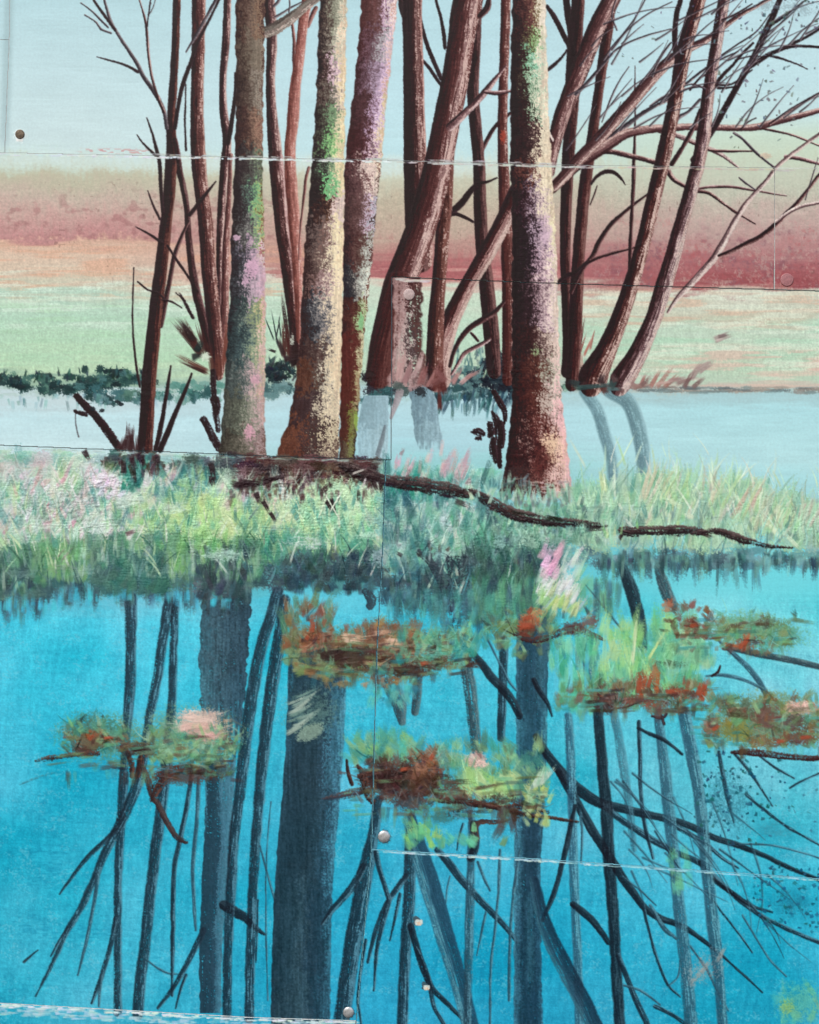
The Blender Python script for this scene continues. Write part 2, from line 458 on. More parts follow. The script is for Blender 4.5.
def single(name, label, cat, fn, group=None, kind=None, mat=None):
    begin(); fn()
    o = finish(name, mat)
    if o is not None: tag(o, label, cat, group, kind)
    return o
# ------------------------------------------------------------------ the painted landscape itself, laid straight on the boards
XX, YY = gx[None, :], gy[:, None]
def field(columns, xs, y):
    """colour by height, given at several x positions and blended between them"""
    keys = []
    for c in columns:
        ys = [q[0] for q in c]; cs = np.array([q[1] for q in c], np.float32) / 255
        keys.append(np.stack([np.interp(y, ys, cs[:, k]) for k in range(3)], -1).astype(np.float32))
    out = keys[0].copy()
    for i in range(len(xs) - 1):
        f = sstep(xs[i], xs[i + 1], XX + 0 * YY)[..., None]
        out = out * (1 - f) + keys[i + 1] * f
    return out

# brush-carried displacement of the lookups, so that one colour is dragged into the next
_hz = fbm(0, XX / 46 + 0 * YY, YY / 5.0 + 0 * XX, 3) - 0.5       # long level strokes
_vt = fbm(3, XX / 3.0 + 0 * YY, YY / 16 + 0 * XX, 3) - 0.5       # upright flecks
_bl = fbm(6, XX / 24 + 0 * YY, YY / 17 + 0 * XX, 4) - 0.5        # clouds of tone
_fn = fbm(9, XX / 2.2 + 0 * YY, YY / 1.6 + 0 * XX, 2) - 0.5      # grain
_dy = np.where(YY < 145, 10 * _bl + 2 * _fn, np.where(YY < 240, 20 * _bl + 13 * _vt + 8 * _fn, np.where(YY < 390, 26 * _hz + 3 * _fn, 14 * _hz + 10 * _bl + 5 * _fn)))
_ramp = sstep(140, 156, YY)
_yy = (YY + _dy * np.clip(_ramp + 0.6, 0, 1)).astype(np.float32)
left = [(-80, (172, 210, 216)), (0, (186, 218, 223)), (70, (198, 224, 227)), (140, (206, 226, 226)), (152, (205, 226, 222)), (164, (200, 214, 196)), (176, (194, 190, 166)),
        (200, (200, 180, 166)), (220, (200, 162, 154)), (238, (192, 140, 138)), (246, (216, 178, 156)), (258, (220, 194, 172)), (274, (216, 196, 174)), (284, (204, 204, 182)), (294, (188, 214, 194)),
        (318, (182, 214, 190)), (345, (184, 216, 186)), (370, (190, 216, 182)), (384, (150, 180, 160)), (396, (200, 218, 220)), (420, (196, 226, 230)), (452, (202, 228, 230)), (470, (180, 206, 196)),
        (560, (130, 170, 150)), (600, (92, 186, 206)), (625, (70, 198, 222)), (700, (58, 190, 216)), (800, (54, 178, 206)), (900, (60, 180, 206)), (985, (64, 180, 206)), (1010, (62, 174, 200)), (1104, (52, 150, 180))]
mid = [(-80, (176, 214, 222)), (0, (186, 220, 226)), (90, (194, 226, 232)), (150, (196, 228, 232)), (160, (206, 228, 224)), (172, (206, 210, 188)), (200, (194, 182, 160)),
       (235, (194, 168, 152)), (255, (184, 134, 128)), (271, (172, 104, 106)), (278, (222, 172, 162)), (290, (206, 218, 198)), (330, (190, 220, 196)), (370, (192, 216, 190)), (388, (170, 196, 190)),
       (398, (186, 220, 226)), (440, (178, 218, 226)), (470, (150, 206, 206)), (560, (96, 178, 190)), (600, (86, 198, 218)), (650, (70, 192, 216)), (760, (66, 184, 210)), (840, (62, 176, 206)), (930, (46, 168, 202)), (1015, (44, 160, 196)), (1104, (34, 138, 176))]
right = [(-80, (186, 218, 224)), (0, (192, 222, 228)), (80, (196, 226, 230)), (115, (200, 226, 226)), (135, (204, 222, 204)), (160, (202, 214, 192)), (192, (196, 194, 176)),
         (216, (196, 174, 164)), (244, (190, 152, 148)), (266, (176, 120, 122)), (286, (160, 90, 94)), (292, (214, 214, 196)), (305, (204, 206, 186)), (318, (204, 198, 176)), (330, (196, 214, 194)), (352, (188, 208, 182)), (372, (212, 204, 184)), (386, (198, 192, 178)),
         (393, (172, 204, 206)), (410, (178, 222, 226)), (460, (184, 224, 226)), (520, (150, 210, 214)), (560, (116, 216, 224)), (620, (112, 212, 222)), (700, (98, 200, 216)), (800, (88, 190, 208)), (880, (64, 182, 208)), (960, (50, 172, 202)), (1024, (54, 166, 196)), (1104, (50, 150, 176))]
C[...] = field([left, mid, right], [60, 400, 760], _yy)

# reds of the far trees, brushed upright and thinning towards the top
_m = sstep(226, 286, YY + 26 * _vt + 30 * _bl) * sstep(292, 286, YY) * sstep(560, 640, XX + 0 * YY)
_r = samp(12, XX / 38 + 0 * YY, YY / 60 + 0 * XX)[..., None]
C[...] = C * (1 - 0.42 * _m[..., None]) + (np.float32([0.56, 0.27, 0.29]) * (1 - _r) + np.float32([0.66, 0.36, 0.36]) * _r) * 0.42 * _m[..., None]
_m = sstep(240, 279, YY + 40 * _vt) * sstep(283, 277, YY - 0.005 * XX) * sstep(380, 400, XX + 0 * YY) * sstep(600, 560, XX + 0 * YY)
C[...] = C * (1 - 0.5 * _m[..., None]) + np.float32([0.68, 0.40, 0.40]) * 0.5 * _m[..., None]
# mauve and grey dapples over the right hillside
for (k, cc, am, t0) in [(2, (0.50, 0.34, 0.38), 0.55, 0.54), (7, (0.74, 0.64, 0.60), 0.5, 0.54), (13, (0.66, 0.33, 0.34), 0.45, 0.56)]:
    _m = sstep(t0, t0 + 0.16, 0.5 * fbm(k, XX / 15 + 0 * YY, YY / 11 + 0 * XX, 4) + 0.25 * TOOTH + 0.25 * samp(k + 3, XX / 3 + 0 * YY, YY / 3.4 + 0 * XX)) * sstep(205, 250, YY + 20 * _bl) * sstep(292, 286, YY) * sstep(560, 640, XX + 0 * YY) * am
    C[...] = C * (1 - _m[..., None]) + np.float32(cc) * _m[..., None]
# purple and rust dapples on the left hillside
_m = sstep(0.55, 0.75, fbm(14, XX / 9 + 0 * YY, YY / 7 + 0 * XX, 3)) * sstep(178, 215, YY) * sstep(246, 236, YY) * sstep(420, 300, XX + 0 * YY)
C[...] = C * (1 - 0.45 * _m[..., None]) + np.float32([0.62, 0.42, 0.42]) * 0.45 * _m[..., None]
# cream and peach drags across the meadow
for (xa, xb, ya, yb, k, cc, am) in [(-80, 360, 246, 300, 15, (0.86, 0.66, 0.55), 0.55), (-80, 330, 268, 330, 16, (0.86, 0.92, 0.85), 0.6), (-80, 330, 300, 372, 17, (0.69, 0.83, 0.70), 0.6),
                                    (560, 900, 288, 330, 18, (0.84, 0.72, 0.63), 0.7), (560, 900, 318, 388, 19, (0.70, 0.85, 0.74), 0.6), (640, 900, 345, 390, 20, (0.86, 0.74, 0.68), 0.75), (560, 900, 288, 380, 21, (0.88, 0.92, 0.84), 0.5)]:
    _m = sstep(0.50, 0.68, fbm(k, XX / 52 + 0 * YY, YY / 4.2 + 0 * XX, 3) + 0.06 * _fn + 0.08 * (TOOTH - 0.5)) * sstep(ya - 6, ya + 8, YY) * sstep(yb + 8, yb - 10, YY) * sstep(xa, xa + 30, XX + 0 * YY) * sstep(xb, xb - 40, XX + 0 * YY) * am
    C[...] = C * (1 - _m[..., None]) + np.float32(cc) * _m[..., None]
# the blue water: crossed scrubbing strokes, deeper and paler clouds, paler worn tooth of the board
_w = sstep(575, 625, YY)
_s1 = fbm(1, XX / 4 + YY / 30, YY / 22 + 0 * XX, 3) - 0.5
_s2 = fbm(5, XX / 26 + 0 * YY, YY / 3.2 - XX / 40, 3) - 0.5
_bb = fbm(11, XX / 70 + 0 * YY, YY / 60 + 0 * XX, 3) - 0.5
_s3 = fbm(16, XX / 2.6 + 0 * YY, YY / 6 + XX / 30, 3) - 0.5
_tone = 1 + _w * (0.15 * _s1 + 0.12 * _s2 + 0.26 * _bb + 0.14 * _s3 + 0.16 * (TOOTH - 0.5))
C[..., 0] *= _tone * (1 + _w * 0.9 * _bb); C[..., 1] *= (1 + (_tone - 1) * 0.75); C[..., 2] *= (1 + (_tone - 1) * 0.6)
_m = (_w * sstep(0.62, 0.78, 0.5 * samp(2, XX / 1.6 + 0 * YY, YY / 1.4 + 0 * XX) + 0.5 * fbm(8, XX / 13 + 0 * YY, YY / 9 + 0 * XX, 2)) * 0.35)[..., None]
C[...] = C * (1 - _m) + np.float32([0.50, 0.80, 0.86]) * _m
_m = (_w * sstep(0.60, 0.8, 0.4 * samp(4, XX / 5 + 0 * YY, YY / 1.3 + 0 * XX) + 0.6 * fbm(13, XX / 50 + 0 * YY, YY / 30 + 0 * XX, 2)) * sstep(330, 60, XX + 0 * YY) * sstep(700, 780, YY) * 0.35)[..., None]
C[...] = C * (1 - _m) + np.float32([0.10, 0.50, 0.64]) * _m
# the sky: barely visible level and slanting brush tracks, dust
_sk = sstep(168, 140, YY)
C *= (1 + _sk * (0.035 * _hz + 0.03 * _bl + 0.02 * _fn))[..., None]
_pw = sstep(395, 410, YY) * sstep(520, 470, YY)
C *= (1 + _pw * (0.07 * _hz + 0.03 * _fn))[..., None]
_hl = sstep(165, 200, YY) * sstep(395, 370, YY)
C *= (1 + _hl * (0.05 * _fn + 0.05 * _vt + 0.10 * (TOOTH - 0.5)))[..., None]
_m = (sstep(0.80, 0.86, samp(17, XX / 2.4 + 0 * YY, YY / 2.4 + 0 * XX) * (0.7 + 0.3 * samp(18, XX / 30 + 0 * YY, YY / 30 + 0 * XX))) * sstep(170, 190, YY) * sstep(290, 270, YY) * 0.30)[..., None]
C[...] = C * (1 - _m) + np.float32([0.42, 0.30, 0.28]) * _m
# pale band of primer showing along the joint below the sky
_yj = 154 + 0.0195 * XX
_m = (sstep(14, 2, np.abs(YY - _yj - 5) + 8 * _bl + 5 * _fn) * 0.6 * sstep(640, 500, XX + 0 * YY))[..., None]
C[...] = C * (1 - _m) + np.float32([0.84, 0.90, 0.88]) * _m
# rubbed red pigment left above that joint
_m = (sstep(0.5, 0.7, samp(20, XX / 3.5 + 0 * YY, YY / 1.2 + 0 * XX)) * sstep(3.5, 0.5, np.abs(YY - 150.6 - 0.014 * (XX - 90))) * sstep(70, 100, XX + 0 * YY) * sstep(160, 140, XX + 0 * YY) * 0.75)[..., None]
C[...] = C * (1 - _m) + np.float32([0.82, 0.55, 0.55]) * _m
# soft grey edge shading painted down the joint of the left-hand strip
_m = (sstep(8, 1, np.abs(XX - 9 + 0.032 * YY + 0 * YY)) * sstep(160, 130, YY) * 0.5)[..., None]
C[...] = C * (1 - _m) + np.float32([0.60, 0.70, 0.71]) * _m
np.clip(C, 0, 1, out=C)
R[...] = 0.10 * np.abs(_hz) + 0.05 * (samp(21, XX / 22 + 0 * YY, YY / 1.3 + 0 * XX)) + 0.05 * samp(22, XX / 1.3 + 0 * YY, YY / 14 + 0 * XX) + 0.06 * _w * samp(23, XX / 1.8 + 0 * YY, YY / 1.6 + 0 * XX)

# ------------------------------------------------------------------ the boards
BOARD_LABEL = {
    'sky': 'wide top mural board of pale blue sky with one dark screw near its corner',
    'corner': 'small mural board scrap of plain sky in the very top left corner',
    'strip': 'narrow upright mural board strip of pale sky left of the dark screw',
    'middle': 'L-shaped mural board with brown hillside, mint meadow and left half of the pale pond',
    'farright': 'short mural board at right edge with red hillside and a painted-over screw',
    'centre': 'tall mural board carrying the right grass bank, most tuft islands and a painted-over screw',
    'lowleft': 'mural board with the left grass bank and turquoise water down to a steel screw',
    'lowright': 'lower right mural board of blue water with two chipped nail holes',
    'bottom': 'bottom left mural board showing only its broad white worn upper edge',
}
BOBJ = {}
def make_board(i, name, poly, z):
    """a thin sheet with softened edges; its painted face is a relief mesh on the front"""
    th = 0.6
    n = len(poly)
    cxm = sum(p[0] for p in poly) / n; cym = sum(p[1] for p in poly) / n
    def inset(d):
        out = []
        for q in range(n):
            p0, p1, p2 = np.array(poly[q - 1]), np.array(poly[q]), np.array(poly[(q + 1) % n])
            e1 = (p1 - p0) / np.linalg.norm(p1 - p0); e2 = (p2 - p1) / np.linalg.norm(p2 - p1)
            n1 = np.array([-e1[1], e1[0]]); n2 = np.array([-e2[1], e2[0]])
            b = n1 + n2; b = b / max(0.3, np.dot(b, n1))
            out.append(p1 + d * b)
        return out
    rings = [(inset(0.4), z - 0.06), (inset(0.1), z - 0.2), (inset(-0.15), z - 0.5), (inset(-0.15), z - th)]
    vs = []; fs = []
    for ring, zz in rings:
        for p in ring: vs.append((wx(p[0]), -zz * 0.001, wz(p[1])))
    for r in range(len(rings) - 1):
        for q in range(n):
            a, b = r * n + q, r * n + (q + 1) % n
            fs.append((a, a + n, b + n, b))
    fs.append(tuple(range(n))); fs.append(tuple(reversed(range((len(rings) - 1) * n, len(rings) * n))))
    me = bpy.data.meshes.new('mural_board'); me.from_pydata(vs, [], fs); me.update()
    me.materials.append(M_PALE if name in ('sky', 'corner', 'strip', 'bottom', 'farright') else M_BLUE if name in ('lowright', 'lowleft', 'centre') else M_EDGE)
    o = link('mural_board', me)
    tag(o, BOARD_LABEL[name], 'mural board', 'overlapping painted mural boards')
    BOBJ[name] = o
    f = film_mesh('painted_face', BID == i, M_PAINT)
    if f is not None: link('painted_face', f, o)
for _i, (_n, _p, _z) in enumerate(BOARDS): make_board(_i, _n, _p, _z)
# the wall that carries them
def slab(name, x0, y0, x1, y1, za, zb, mat):
    vs = [(wx(x), -z * 0.001, wz(y)) for z in (za, zb) for x, y in ((x0, y0), (x1, y0), (x1, y1), (x0, y1))]
    fs = [(0, 1, 2, 3), (7, 6, 5, 4), (0, 4, 5, 1), (1, 5, 6, 2), (2, 6, 7, 3), (3, 7, 4, 0)]
    me = bpy.data.meshes.new(name); me.from_pydata(vs, [], fs); me.update(); me.materials.append(mat)
    return link(name, me)
tag(slab('backing_wall', -EX - 6, -EX - 6, 819 + EX + 6, 1024 + EX + 6, -24, -0.9, M_BACK), 'dark wall showing in the narrow joints behind the mural boards', 'wall', kind='structure')
# ------------------------------------------------------------------ pale pond: far bank growth and the reflections on it
def hedge(x0, x1, yt, yb, n, seed, pal):
    r = random.Random(seed)
    for q in range(n):
        x = r.uniform(x0, x1); t = r.random()
        y = yt(x) + (yb(x) - yt(x)) * t
        smear(x, y, r.uniform(5, 13), r.uniform(3.5, 8), r.choice(pal), dens=r.uniform(0.45, 0.8), gxs=1.6, gys=1.8, a=0.9, k=q % 20, h=0.05)
HP = [(28, 52, 54), (40, 72, 70), (24, 40, 44), (62, 100, 92), (86, 124, 110), (34, 60, 60)]
def far_bank_left():
    hedge(-70, 130, lambda x: 372 + 4 * math.sin(x / 19), lambda x: 388 + 5 * math.sin(x / 31), 80, 3, HP)
    hedge(80, 150, lambda x: 376 + 4 * math.sin(x / 11), lambda x: 402, 60, 4, HP + [(58, 100, 104), (70, 110, 110)])
    hedge(150, 222, lambda x: 382, lambda x: 400, 26, 5, [(70, 120, 112), (96, 146, 134), (46, 84, 84), (120, 160, 150)])
    bristle((-70, 150), (372, 386), 80, HP[:4], ang=(60, 120), L=(5, 11), w=(1.5, 3), dry=0.3, k0=2, r=random.Random(3))
    bristle((-70, 210), (392, 402), 60, [(120, 160, 165), (150, 190, 195), (90, 130, 132)], ang=(255, 285), L=(6, 14), w=(2, 5), dry=0.6, a=0.6, k0=4, r=random.Random(4))
single('far_bank_plants', 'dark green fringe of plants along the far edge of the pale pond at left', 'plants', far_bank_left, kind='stuff')

def shrub_mid():
    hedge(266, 296, lambda x: 366, lambda x: 386, 26, 7, [(30, 44, 50), (40, 60, 64), (24, 34, 40)])
    hedge(262, 300, lambda x: 384, lambda x: 396, 14, 8, [(96, 130, 130), (120, 150, 150), (60, 90, 92)])
    bristle((268, 294), (362, 384), 30, [(28, 40, 46), (44, 62, 64)], ang=(30, 150), L=(5, 12), w=(1.5, 3), dry=0.3, r=random.Random(9))
single('painted_shrub', 'small dark spiky shrub at the pond edge between two thick left trunks', 'shrub', shrub_mid, group='painted shrubs at the pond edge')

def dark_growth():
    r = random.Random(21)
    hedge(366, 396, lambda x: 372, lambda x: 392, 26, 11, [(36, 30, 36), (48, 46, 54), (26, 26, 34), (70, 66, 70)])
    hedge(364, 392, lambda x: 388, lambda x: 402, 12, 12, [(60, 100, 102), (44, 74, 78), (90, 120, 120)])
    hedge(396, 432, lambda x: 380, lambda x: 396, 26, 13, [(58, 76, 76), (84, 100, 98), (38, 44, 50), (100, 116, 112)])
    hedge(436, 520, lambda x: 372 - 0.12 * (x - 436), lambda x: 398, 95, 14, [(40, 66, 74), (60, 96, 100), (28, 40, 50), (92, 126, 126), (50, 82, 84)])
    hedge(484, 516, lambda x: 352, lambda x: 390, 50, 15, [(30, 36, 46), (40, 52, 60), (24, 26, 36)])
    bristle((440, 512), (388, 404), 70, [(44, 78, 88), (70, 108, 114), (36, 60, 70), (110, 150, 156)], ang=(245, 275), L=(10, 22), w=(1.5, 4), dry=0.45, a=0.8, r=r)
    bristle((455, 500), (352, 380), 50, [(90, 128, 124), (64, 104, 102), (130, 164, 152), (170, 190, 176)], ang=(65, 110), L=(8, 18), w=(1.2, 3), dry=0.45, a=0.8, k0=5, r=r)
single('painted_shrub', 'dark teal shrub around the middle trunk bases, hanging into the pale pond', 'shrub', dark_growth, group='painted shrubs at the pond edge')

W_ = dict(con=1.0)
GREYW = [(0, (104, 142, 152)), (0.5, (122, 160, 170)), (1, (148, 184, 192))]
def r_a():
    bole([(396, 364, 389), (420, 358, 388), (440, 358, 388), (458, 358, 387)], [(396, [(0, (132, 166, 176)), (1, (148, 180, 190))]), (458, [(0, (146, 182, 192)), (1, (160, 192, 200))])], k=3, wob=0.8, warp=0.3, light=0.1, h=0.05)
    limb([(378, 454, 5), (383, 436, 4), (385, 426, 2)], [(0, (96, 106, 112)), (1, (130, 140, 146))], a=0.8, k=4, con=1.0)
single('painted_reflection', 'flat grey reflection on the pale pond, left of the upright joint', 'reflection', r_a, group='grey reflections on the pale pond')
def r_b():
    limb([(400, 392, 8), (396, 404, 6), (391, 418, 3)], [(0, (150, 134, 138)), (1, (172, 160, 162))], a=0.85, k=5, con=1.0)
    bole([(386, 408, 430), (400, 411, 436), (425, 413, 440), (448, 418, 444), (456, 420, 444)], [(386, [(0, (106, 136, 148)), (1, (132, 164, 176))]), (456, [(0, (120, 152, 162)), (1, (150, 184, 194))])], k=5, wob=1, warp=0.3, light=0.12, fade=(436, 458), h=0.05)
single('painted_reflection', 'grey reflection on the pale pond, right of the upright joint, slanting and fading into grass', 'reflection', r_b, group='grey reflections on the pale pond')
def r_c():
    limb([(585, 392, 12), (597, 410, 12), (605, 435, 12), (612, 462, 11), (613, 488, 9)], [(0, (96, 128, 136)), (0.6, (116, 150, 158)), (1, (140, 176, 182))], a=0.9, dry=0.16, soft=1.8, warp=0.9, k=6, h=0.05, con=1.0)
single('painted_reflection', 'left one of two bent grey reflections on the pale pond at right', 'reflection', r_c, group='grey reflections on the pale pond')
def r_d():
    limb([(612, 391, 16), (628, 402, 15), (637, 424, 15), (643, 455, 14), (643, 486, 10)], [(0, (92, 122, 130)), (0.6, (112, 146, 152)), (1, (140, 174, 180))], a=0.9, dry=0.18, soft=1.8, warp=0.9, k=8, h=0.05, con=1.0)
single('painted_reflection', 'right one of two bent grey reflections on the pale pond at right', 'reflection', r_d, group='grey reflections on the pale pond')

def bank_right():
    r = random.Random(31)
    for q in range(60):
        x = r.uniform(640, 890); y = 389 + r.uniform(-3, 3) + 0.008 * (x - 640)
        smear(x, y, r.uniform(10, 26), r.uniform(1.5, 3), r.choice([(140, 130, 122), (96, 104, 106), (168, 158, 146), (120, 140, 140)]), dens=0.55, gxs=5, gys=1.0, a=0.7, k=q % 20, h=0.04)
    for (x, y, a, L, w, c) in [(650, 388, 62, 26, 4, (170, 120, 110)), (656, 388, 52, 30, 5, (176, 132, 122)), (664, 387, 40, 24, 4, (160, 112, 102)), (640, 388, 70, 18, 4, (160, 110, 104)),
                               (668, 382, 15, 22, 6, (158, 130, 126)), (676, 384, 20, 26, 5, (146, 120, 116)), (690, 378, 50, 26, 8, (164, 142, 136)), (698, 372, 35, 22, 8, (170, 150, 144)),
                               (684, 388, 62, 22, 6, (120, 92, 90)), (692, 388, 40, 20, 4, (128, 104, 100)), (655, 384, 8, 26, 3, (190, 160, 150)), (702, 366, 25, 12, 6, (178, 160, 152))]:
        dab(x, y, a, L, w, c, dry=0.35, k=r.randint(0, 20))
single('painted_dry_grass', 'pinkish brown clump of dry grass at the pond edge right of the leaning trunk feet', 'dry grass', bank_right)
def pebble():
    dab(714, 340, 22, 20, 9, (166, 150, 144), dry=0.2, k=3); dab(718, 337, 18, 14, 5, (126, 108, 106), dry=0.25, k=5); dab(716, 341, 15, 10, 3, (196, 180, 172), dry=0.4, k=6)
single('painted_stone', 'small grey brown stone lying alone on the mint meadow at right', 'stone', pebble)
def sprigs():
    for (x, y, a, L, w, c) in [(579, 352, 80, 40, 2.4, (96, 56, 52)), (577, 362, 72, 32, 2, (150, 92, 84)), (584, 356, 66, 28, 2.6, (176, 110, 98)), (590, 350, 78, 24, 2, (170, 116, 104)), (582, 372, 95, 24, 5, (190, 160, 146)), (594, 362, 60, 18, 2.6, (150, 96, 90)),
                               (586, 374, 88, 18, 7, (120, 150, 140)), (592, 376, 80, 14, 5, (90, 120, 112))]:
        dab(x, y, a, L, w, c, dry=0.25, k=int(x) % 20)
    hedge(564, 600, lambda x: 380, lambda x: 388, 14, 41, [(70, 100, 92), (130, 170, 150), (50, 60, 60)])
single('painted_dry_grass', 'thin reddish grass sprigs between the cream trunk and the two leaning trunks', 'dry grass', sprigs)

# ------------------------------------------------------------------ trees
DK = [(0, (30, 20, 26)), (0.35, (52, 32, 36)), (0.65, (76, 46, 48)), (0.85, (104, 68, 68)), (1, (128, 90, 88))]      # dark red brown bark
MD = [(0, (36, 24, 30)), (0.3, (62, 38, 42)), (0.55, (98, 62, 62)), (0.8, (142, 100, 96)), (1, (190, 150, 142))]   # lit on the right
PK = [(0, (52, 32, 38)), (0.3, (98, 62, 64)), (0.6, (150, 108, 108)), (1, (206, 172, 168))]        # pinkish
RD = [(0, (70, 38, 40)), (0.45, (120, 72, 68)), (1, (184, 128, 118))]                               # reddish
GR = [(0, (46, 40, 48)), (0.5, (86, 74, 80)), (1, (150, 134, 136))]                                 # greyish twig
BK = [(0, (26, 18, 26)), (0.5, (42, 28, 34)), (1, (72, 50, 54))]                                    # near black
LT = [(0, (76, 52, 56)), (0.3, (132, 100, 100)), (0.6, (196, 170, 162)), (1, (222, 204, 192))]      # pale branch
TG = 'painted trees of the grove'

class Tree(Thing):
    def __init__(s, label, x, y, **kw):
        Thing.__init__(s, 'painted_tree', label, 'tree', x, y, TG)
    def trunk(s, pts, stops=DK, **kw): return s.part('trunk', lambda: limb(pts, stops, **kw))
    def branch(s, pts, stops=DK, **kw):
        pts = [(x, y, w * (0.86 if w < 9 else 0.94)) for x, y, w in pts]
        return s.part('branch', lambda: limb(pts, stops, **kw))
    def twigs(s, lst, stops=DK, **kw):
        for q, p in enumerate(lst): s.part('twig', lambda: limb(p, stops, k=q % 20, wob=0.35, **kw))

def specks(x0, y0, x1, y1, n, seed, c, dens=None, sz=(1.2, 3.2)):
    r = random.Random(seed)
    q = 0
    while q < n:
        x = r.uniform(x0, x1); y = r.uniform(y0, y1)
        if dens and r.random() > dens(x, y): q += 0.34; continue
        dab(x, y, r.choice([r.uniform(-40, 40), r.uniform(60, 120)]), r.uniform(2.5, 6), r.uniform(*sz), tuple(v + r.uniform(-14, 14) for v in c), a=r.uniform(0.55, 0.95), dry=0.12, k=int(r.uniform(0, 20)))
        q += 1

# thin trunks between and behind the thick ones, left to right
t = Tree('thin reddish trunk just left of the grey green trunk, forked near the white joint', 222, 372)
t.trunk([(231, -70, 7), (228, -10, 7.5), (226, 40, 8), (223, 80, 7), (223.5, 110, 8), (227, 140, 9), (225, 165, 9.5), (222, 200, 8), (220, 240, 7), (219, 290, 7), (219, 350, 7)], MD, k=2)
t.branch([(228, 143, 6), (232, 120, 5), (235, 95, 4), (235, 73, 2.6)], BK, k=4)
t.branch([(231, 155, 4), (229, 200, 6), (226, 250, 8), (225, 310, 9), (222, 360, 12)], RD, k=7, dry=0.12)

t = Tree('brown trunk second from the left, with ragged dark leaf sheath at its foot', 216, 372)
t.branch([(186, 85, 1.5), (185, 120, 2.4), (186, 150, 3)], BK, k=1)
t.branch([(178, 168, 8), (183, 185, 7), (187, 210, 7), (190, 250, 8), (196, 290, 9), (204, 322, 10), (210, 352, 9)], DK, k=3)
t.trunk([(199, -70, 14), (199, -10, 14), (198, 60, 13), (197, 110, 13), (198, 150, 15), (201, 185, 14), (206, 225, 15), (209, 270, 15), (214, 320, 14), (219, 362, 12), (219, 376, 9)], [(0, (44, 26, 28)), (0.3, (74, 40, 40)), (0.6, (112, 66, 62)), (0.85, (136, 86, 78)), (1, (176, 128, 116))], k=6)
t.branch([(190, 215, 5), (198, 205, 5), (207, 193, 4), (216, 182, 2)], BK, k=5)
t.branch([(186, 52, 2), (196, 36, 4), (207, 16, 4), (219, -6, 4), (236, -40, 4)], GR, k=9)
def sheath():
    for (x, y, a, L, w, c) in [(200, 352, 130, 46, 9, (52, 26, 26)), (202, 356, 118, 42, 11, (66, 32, 30)), (196, 342, 128, 34, 8, (40, 24, 26)), (206, 352, 105, 38, 9, (60, 30, 30)), (208, 372, 152, 38, 7, (92, 50, 44)), (206, 373, 158, 34, 5, (54, 28, 28)),
                               (214, 372, 100, 34, 8, (76, 40, 36)), (219, 378, 92, 34, 8, (98, 54, 46)), (192, 358, 20, 12, 8, (36, 40, 40)), (196, 352, 60, 14, 8, (34, 44, 44)), (224, 366, 84, 60, 7, (110, 60, 50))]:
        dab(x, y, a, L, w, c, dry=0.28, k=int(x + y) % 20)
    for (p) in [[(213, 372, 6), (214, 392, 6), (216, 412, 6), (218, 430, 5)], [(219, 448, 8), (213, 438, 8), (208, 427, 7), (204, 420, 8)], [(215, 400, 9), (217, 408, 7), (216, 414, 5)], [(190, 312, 2), (184, 300, 2), (176, 293, 2)], [(193, 318, 3), (186, 304, 3), (180, 294, 2)]]:
        limb(p, BK, dry=0.25, k=int(p[0][0]) % 20, wob=1.2)
    smear(206, 357, 7, 6, (206, 216, 196), dens=0.55, k=3)
t.part('leaf_sheath', sheath)

t = Tree('thin dark tree furthest left, with long forked sky twigs and broken stump at its foot', 146, 450)
t.branch([(140, 387, 2.6), (136, 362, 2.8), (133, 330, 2.4), (133, 300, 2), (134, 268, 1.4)], BK, k=2)
t.branch([(161, 326, 6), (166, 300, 6), (171, 275, 5.5), (175, 255, 5), (182, 236, 4), (189, 222, 3)], DK, k=3)
t.trunk([(178, -70, 7), (177, -10, 8), (175.5, 45, 8), (173, 90, 8.5), (171, 125, 9), (172, 150, 12), (170, 185, 12), (166, 225, 12), (161, 270, 13), (155, 320, 14), (150, 370, 14.5), (147, 415, 14.5), (145, 452, 16)], [(0, (28, 20, 26)), (0.4, (46, 26, 30)), (0.7, (78, 42, 40)), (1, (120, 72, 62))], k=7)
t.branch([(167, 128, 4.5), (163, 108, 4.5), (153, 90, 5), (143, 76, 5), (135, 60, 4.5), (123, 42, 4), (112, 24, 3.5), (106, 6, 3), (100, -20, 2.4)], GR, k=4)
t.branch([(115, 30, 3.5), (105, 16, 3.2), (95, 2, 3), (88, -12, 2.4)], BK, k=5)
t.branch([(111, 33, 2.6), (101, 29, 3), (96, 22, 2.2), (85, 15, 1.4)], GR, k=6)
t.branch([(108, 27, 2.2), (98, 17, 2.4), (88, 8, 2), (81, 3, 1.4)], GR, k=16)
t.branch([(138, 72, 3), (128, 66, 3), (115, 62, 2.2), (97, 57, 1.4)], BK, k=7)
t.branch([(164, 112, 3.6), (157, 95, 3.4), (151, 72, 3), (148, 48, 3.4), (146, 24, 3.2), (140, 2, 2), (136, -14, 1.5)], MD, k=8)
t.branch([(147, 26, 2.2), (149, 12, 2), (151, -4, 1.6)], BK, k=9)
t.branch([(149, 15, 1.4), (153, 8, 1.3), (156, -2, 1)], GR, k=10)
t.branch([(175, 128, 4.5), (178, 108, 4.5), (183, 84, 5), (191, 62, 4.5), (198, 42, 4), (208, 22, 3.5), (219, 0, 3), (228, -20, 2.5)], BK, k=11)
t.branch([(175, 140, 6), (179, 162, 6), (183, 188, 5), (187, 208, 3)], DK, k=12)
t.branch([(163, 212, 4), (161, 185, 4.5), (160, 165, 4.5), (156, 148, 3.6), (152, 132, 2.6), (147, 118, 1.6)], BK, k=13)
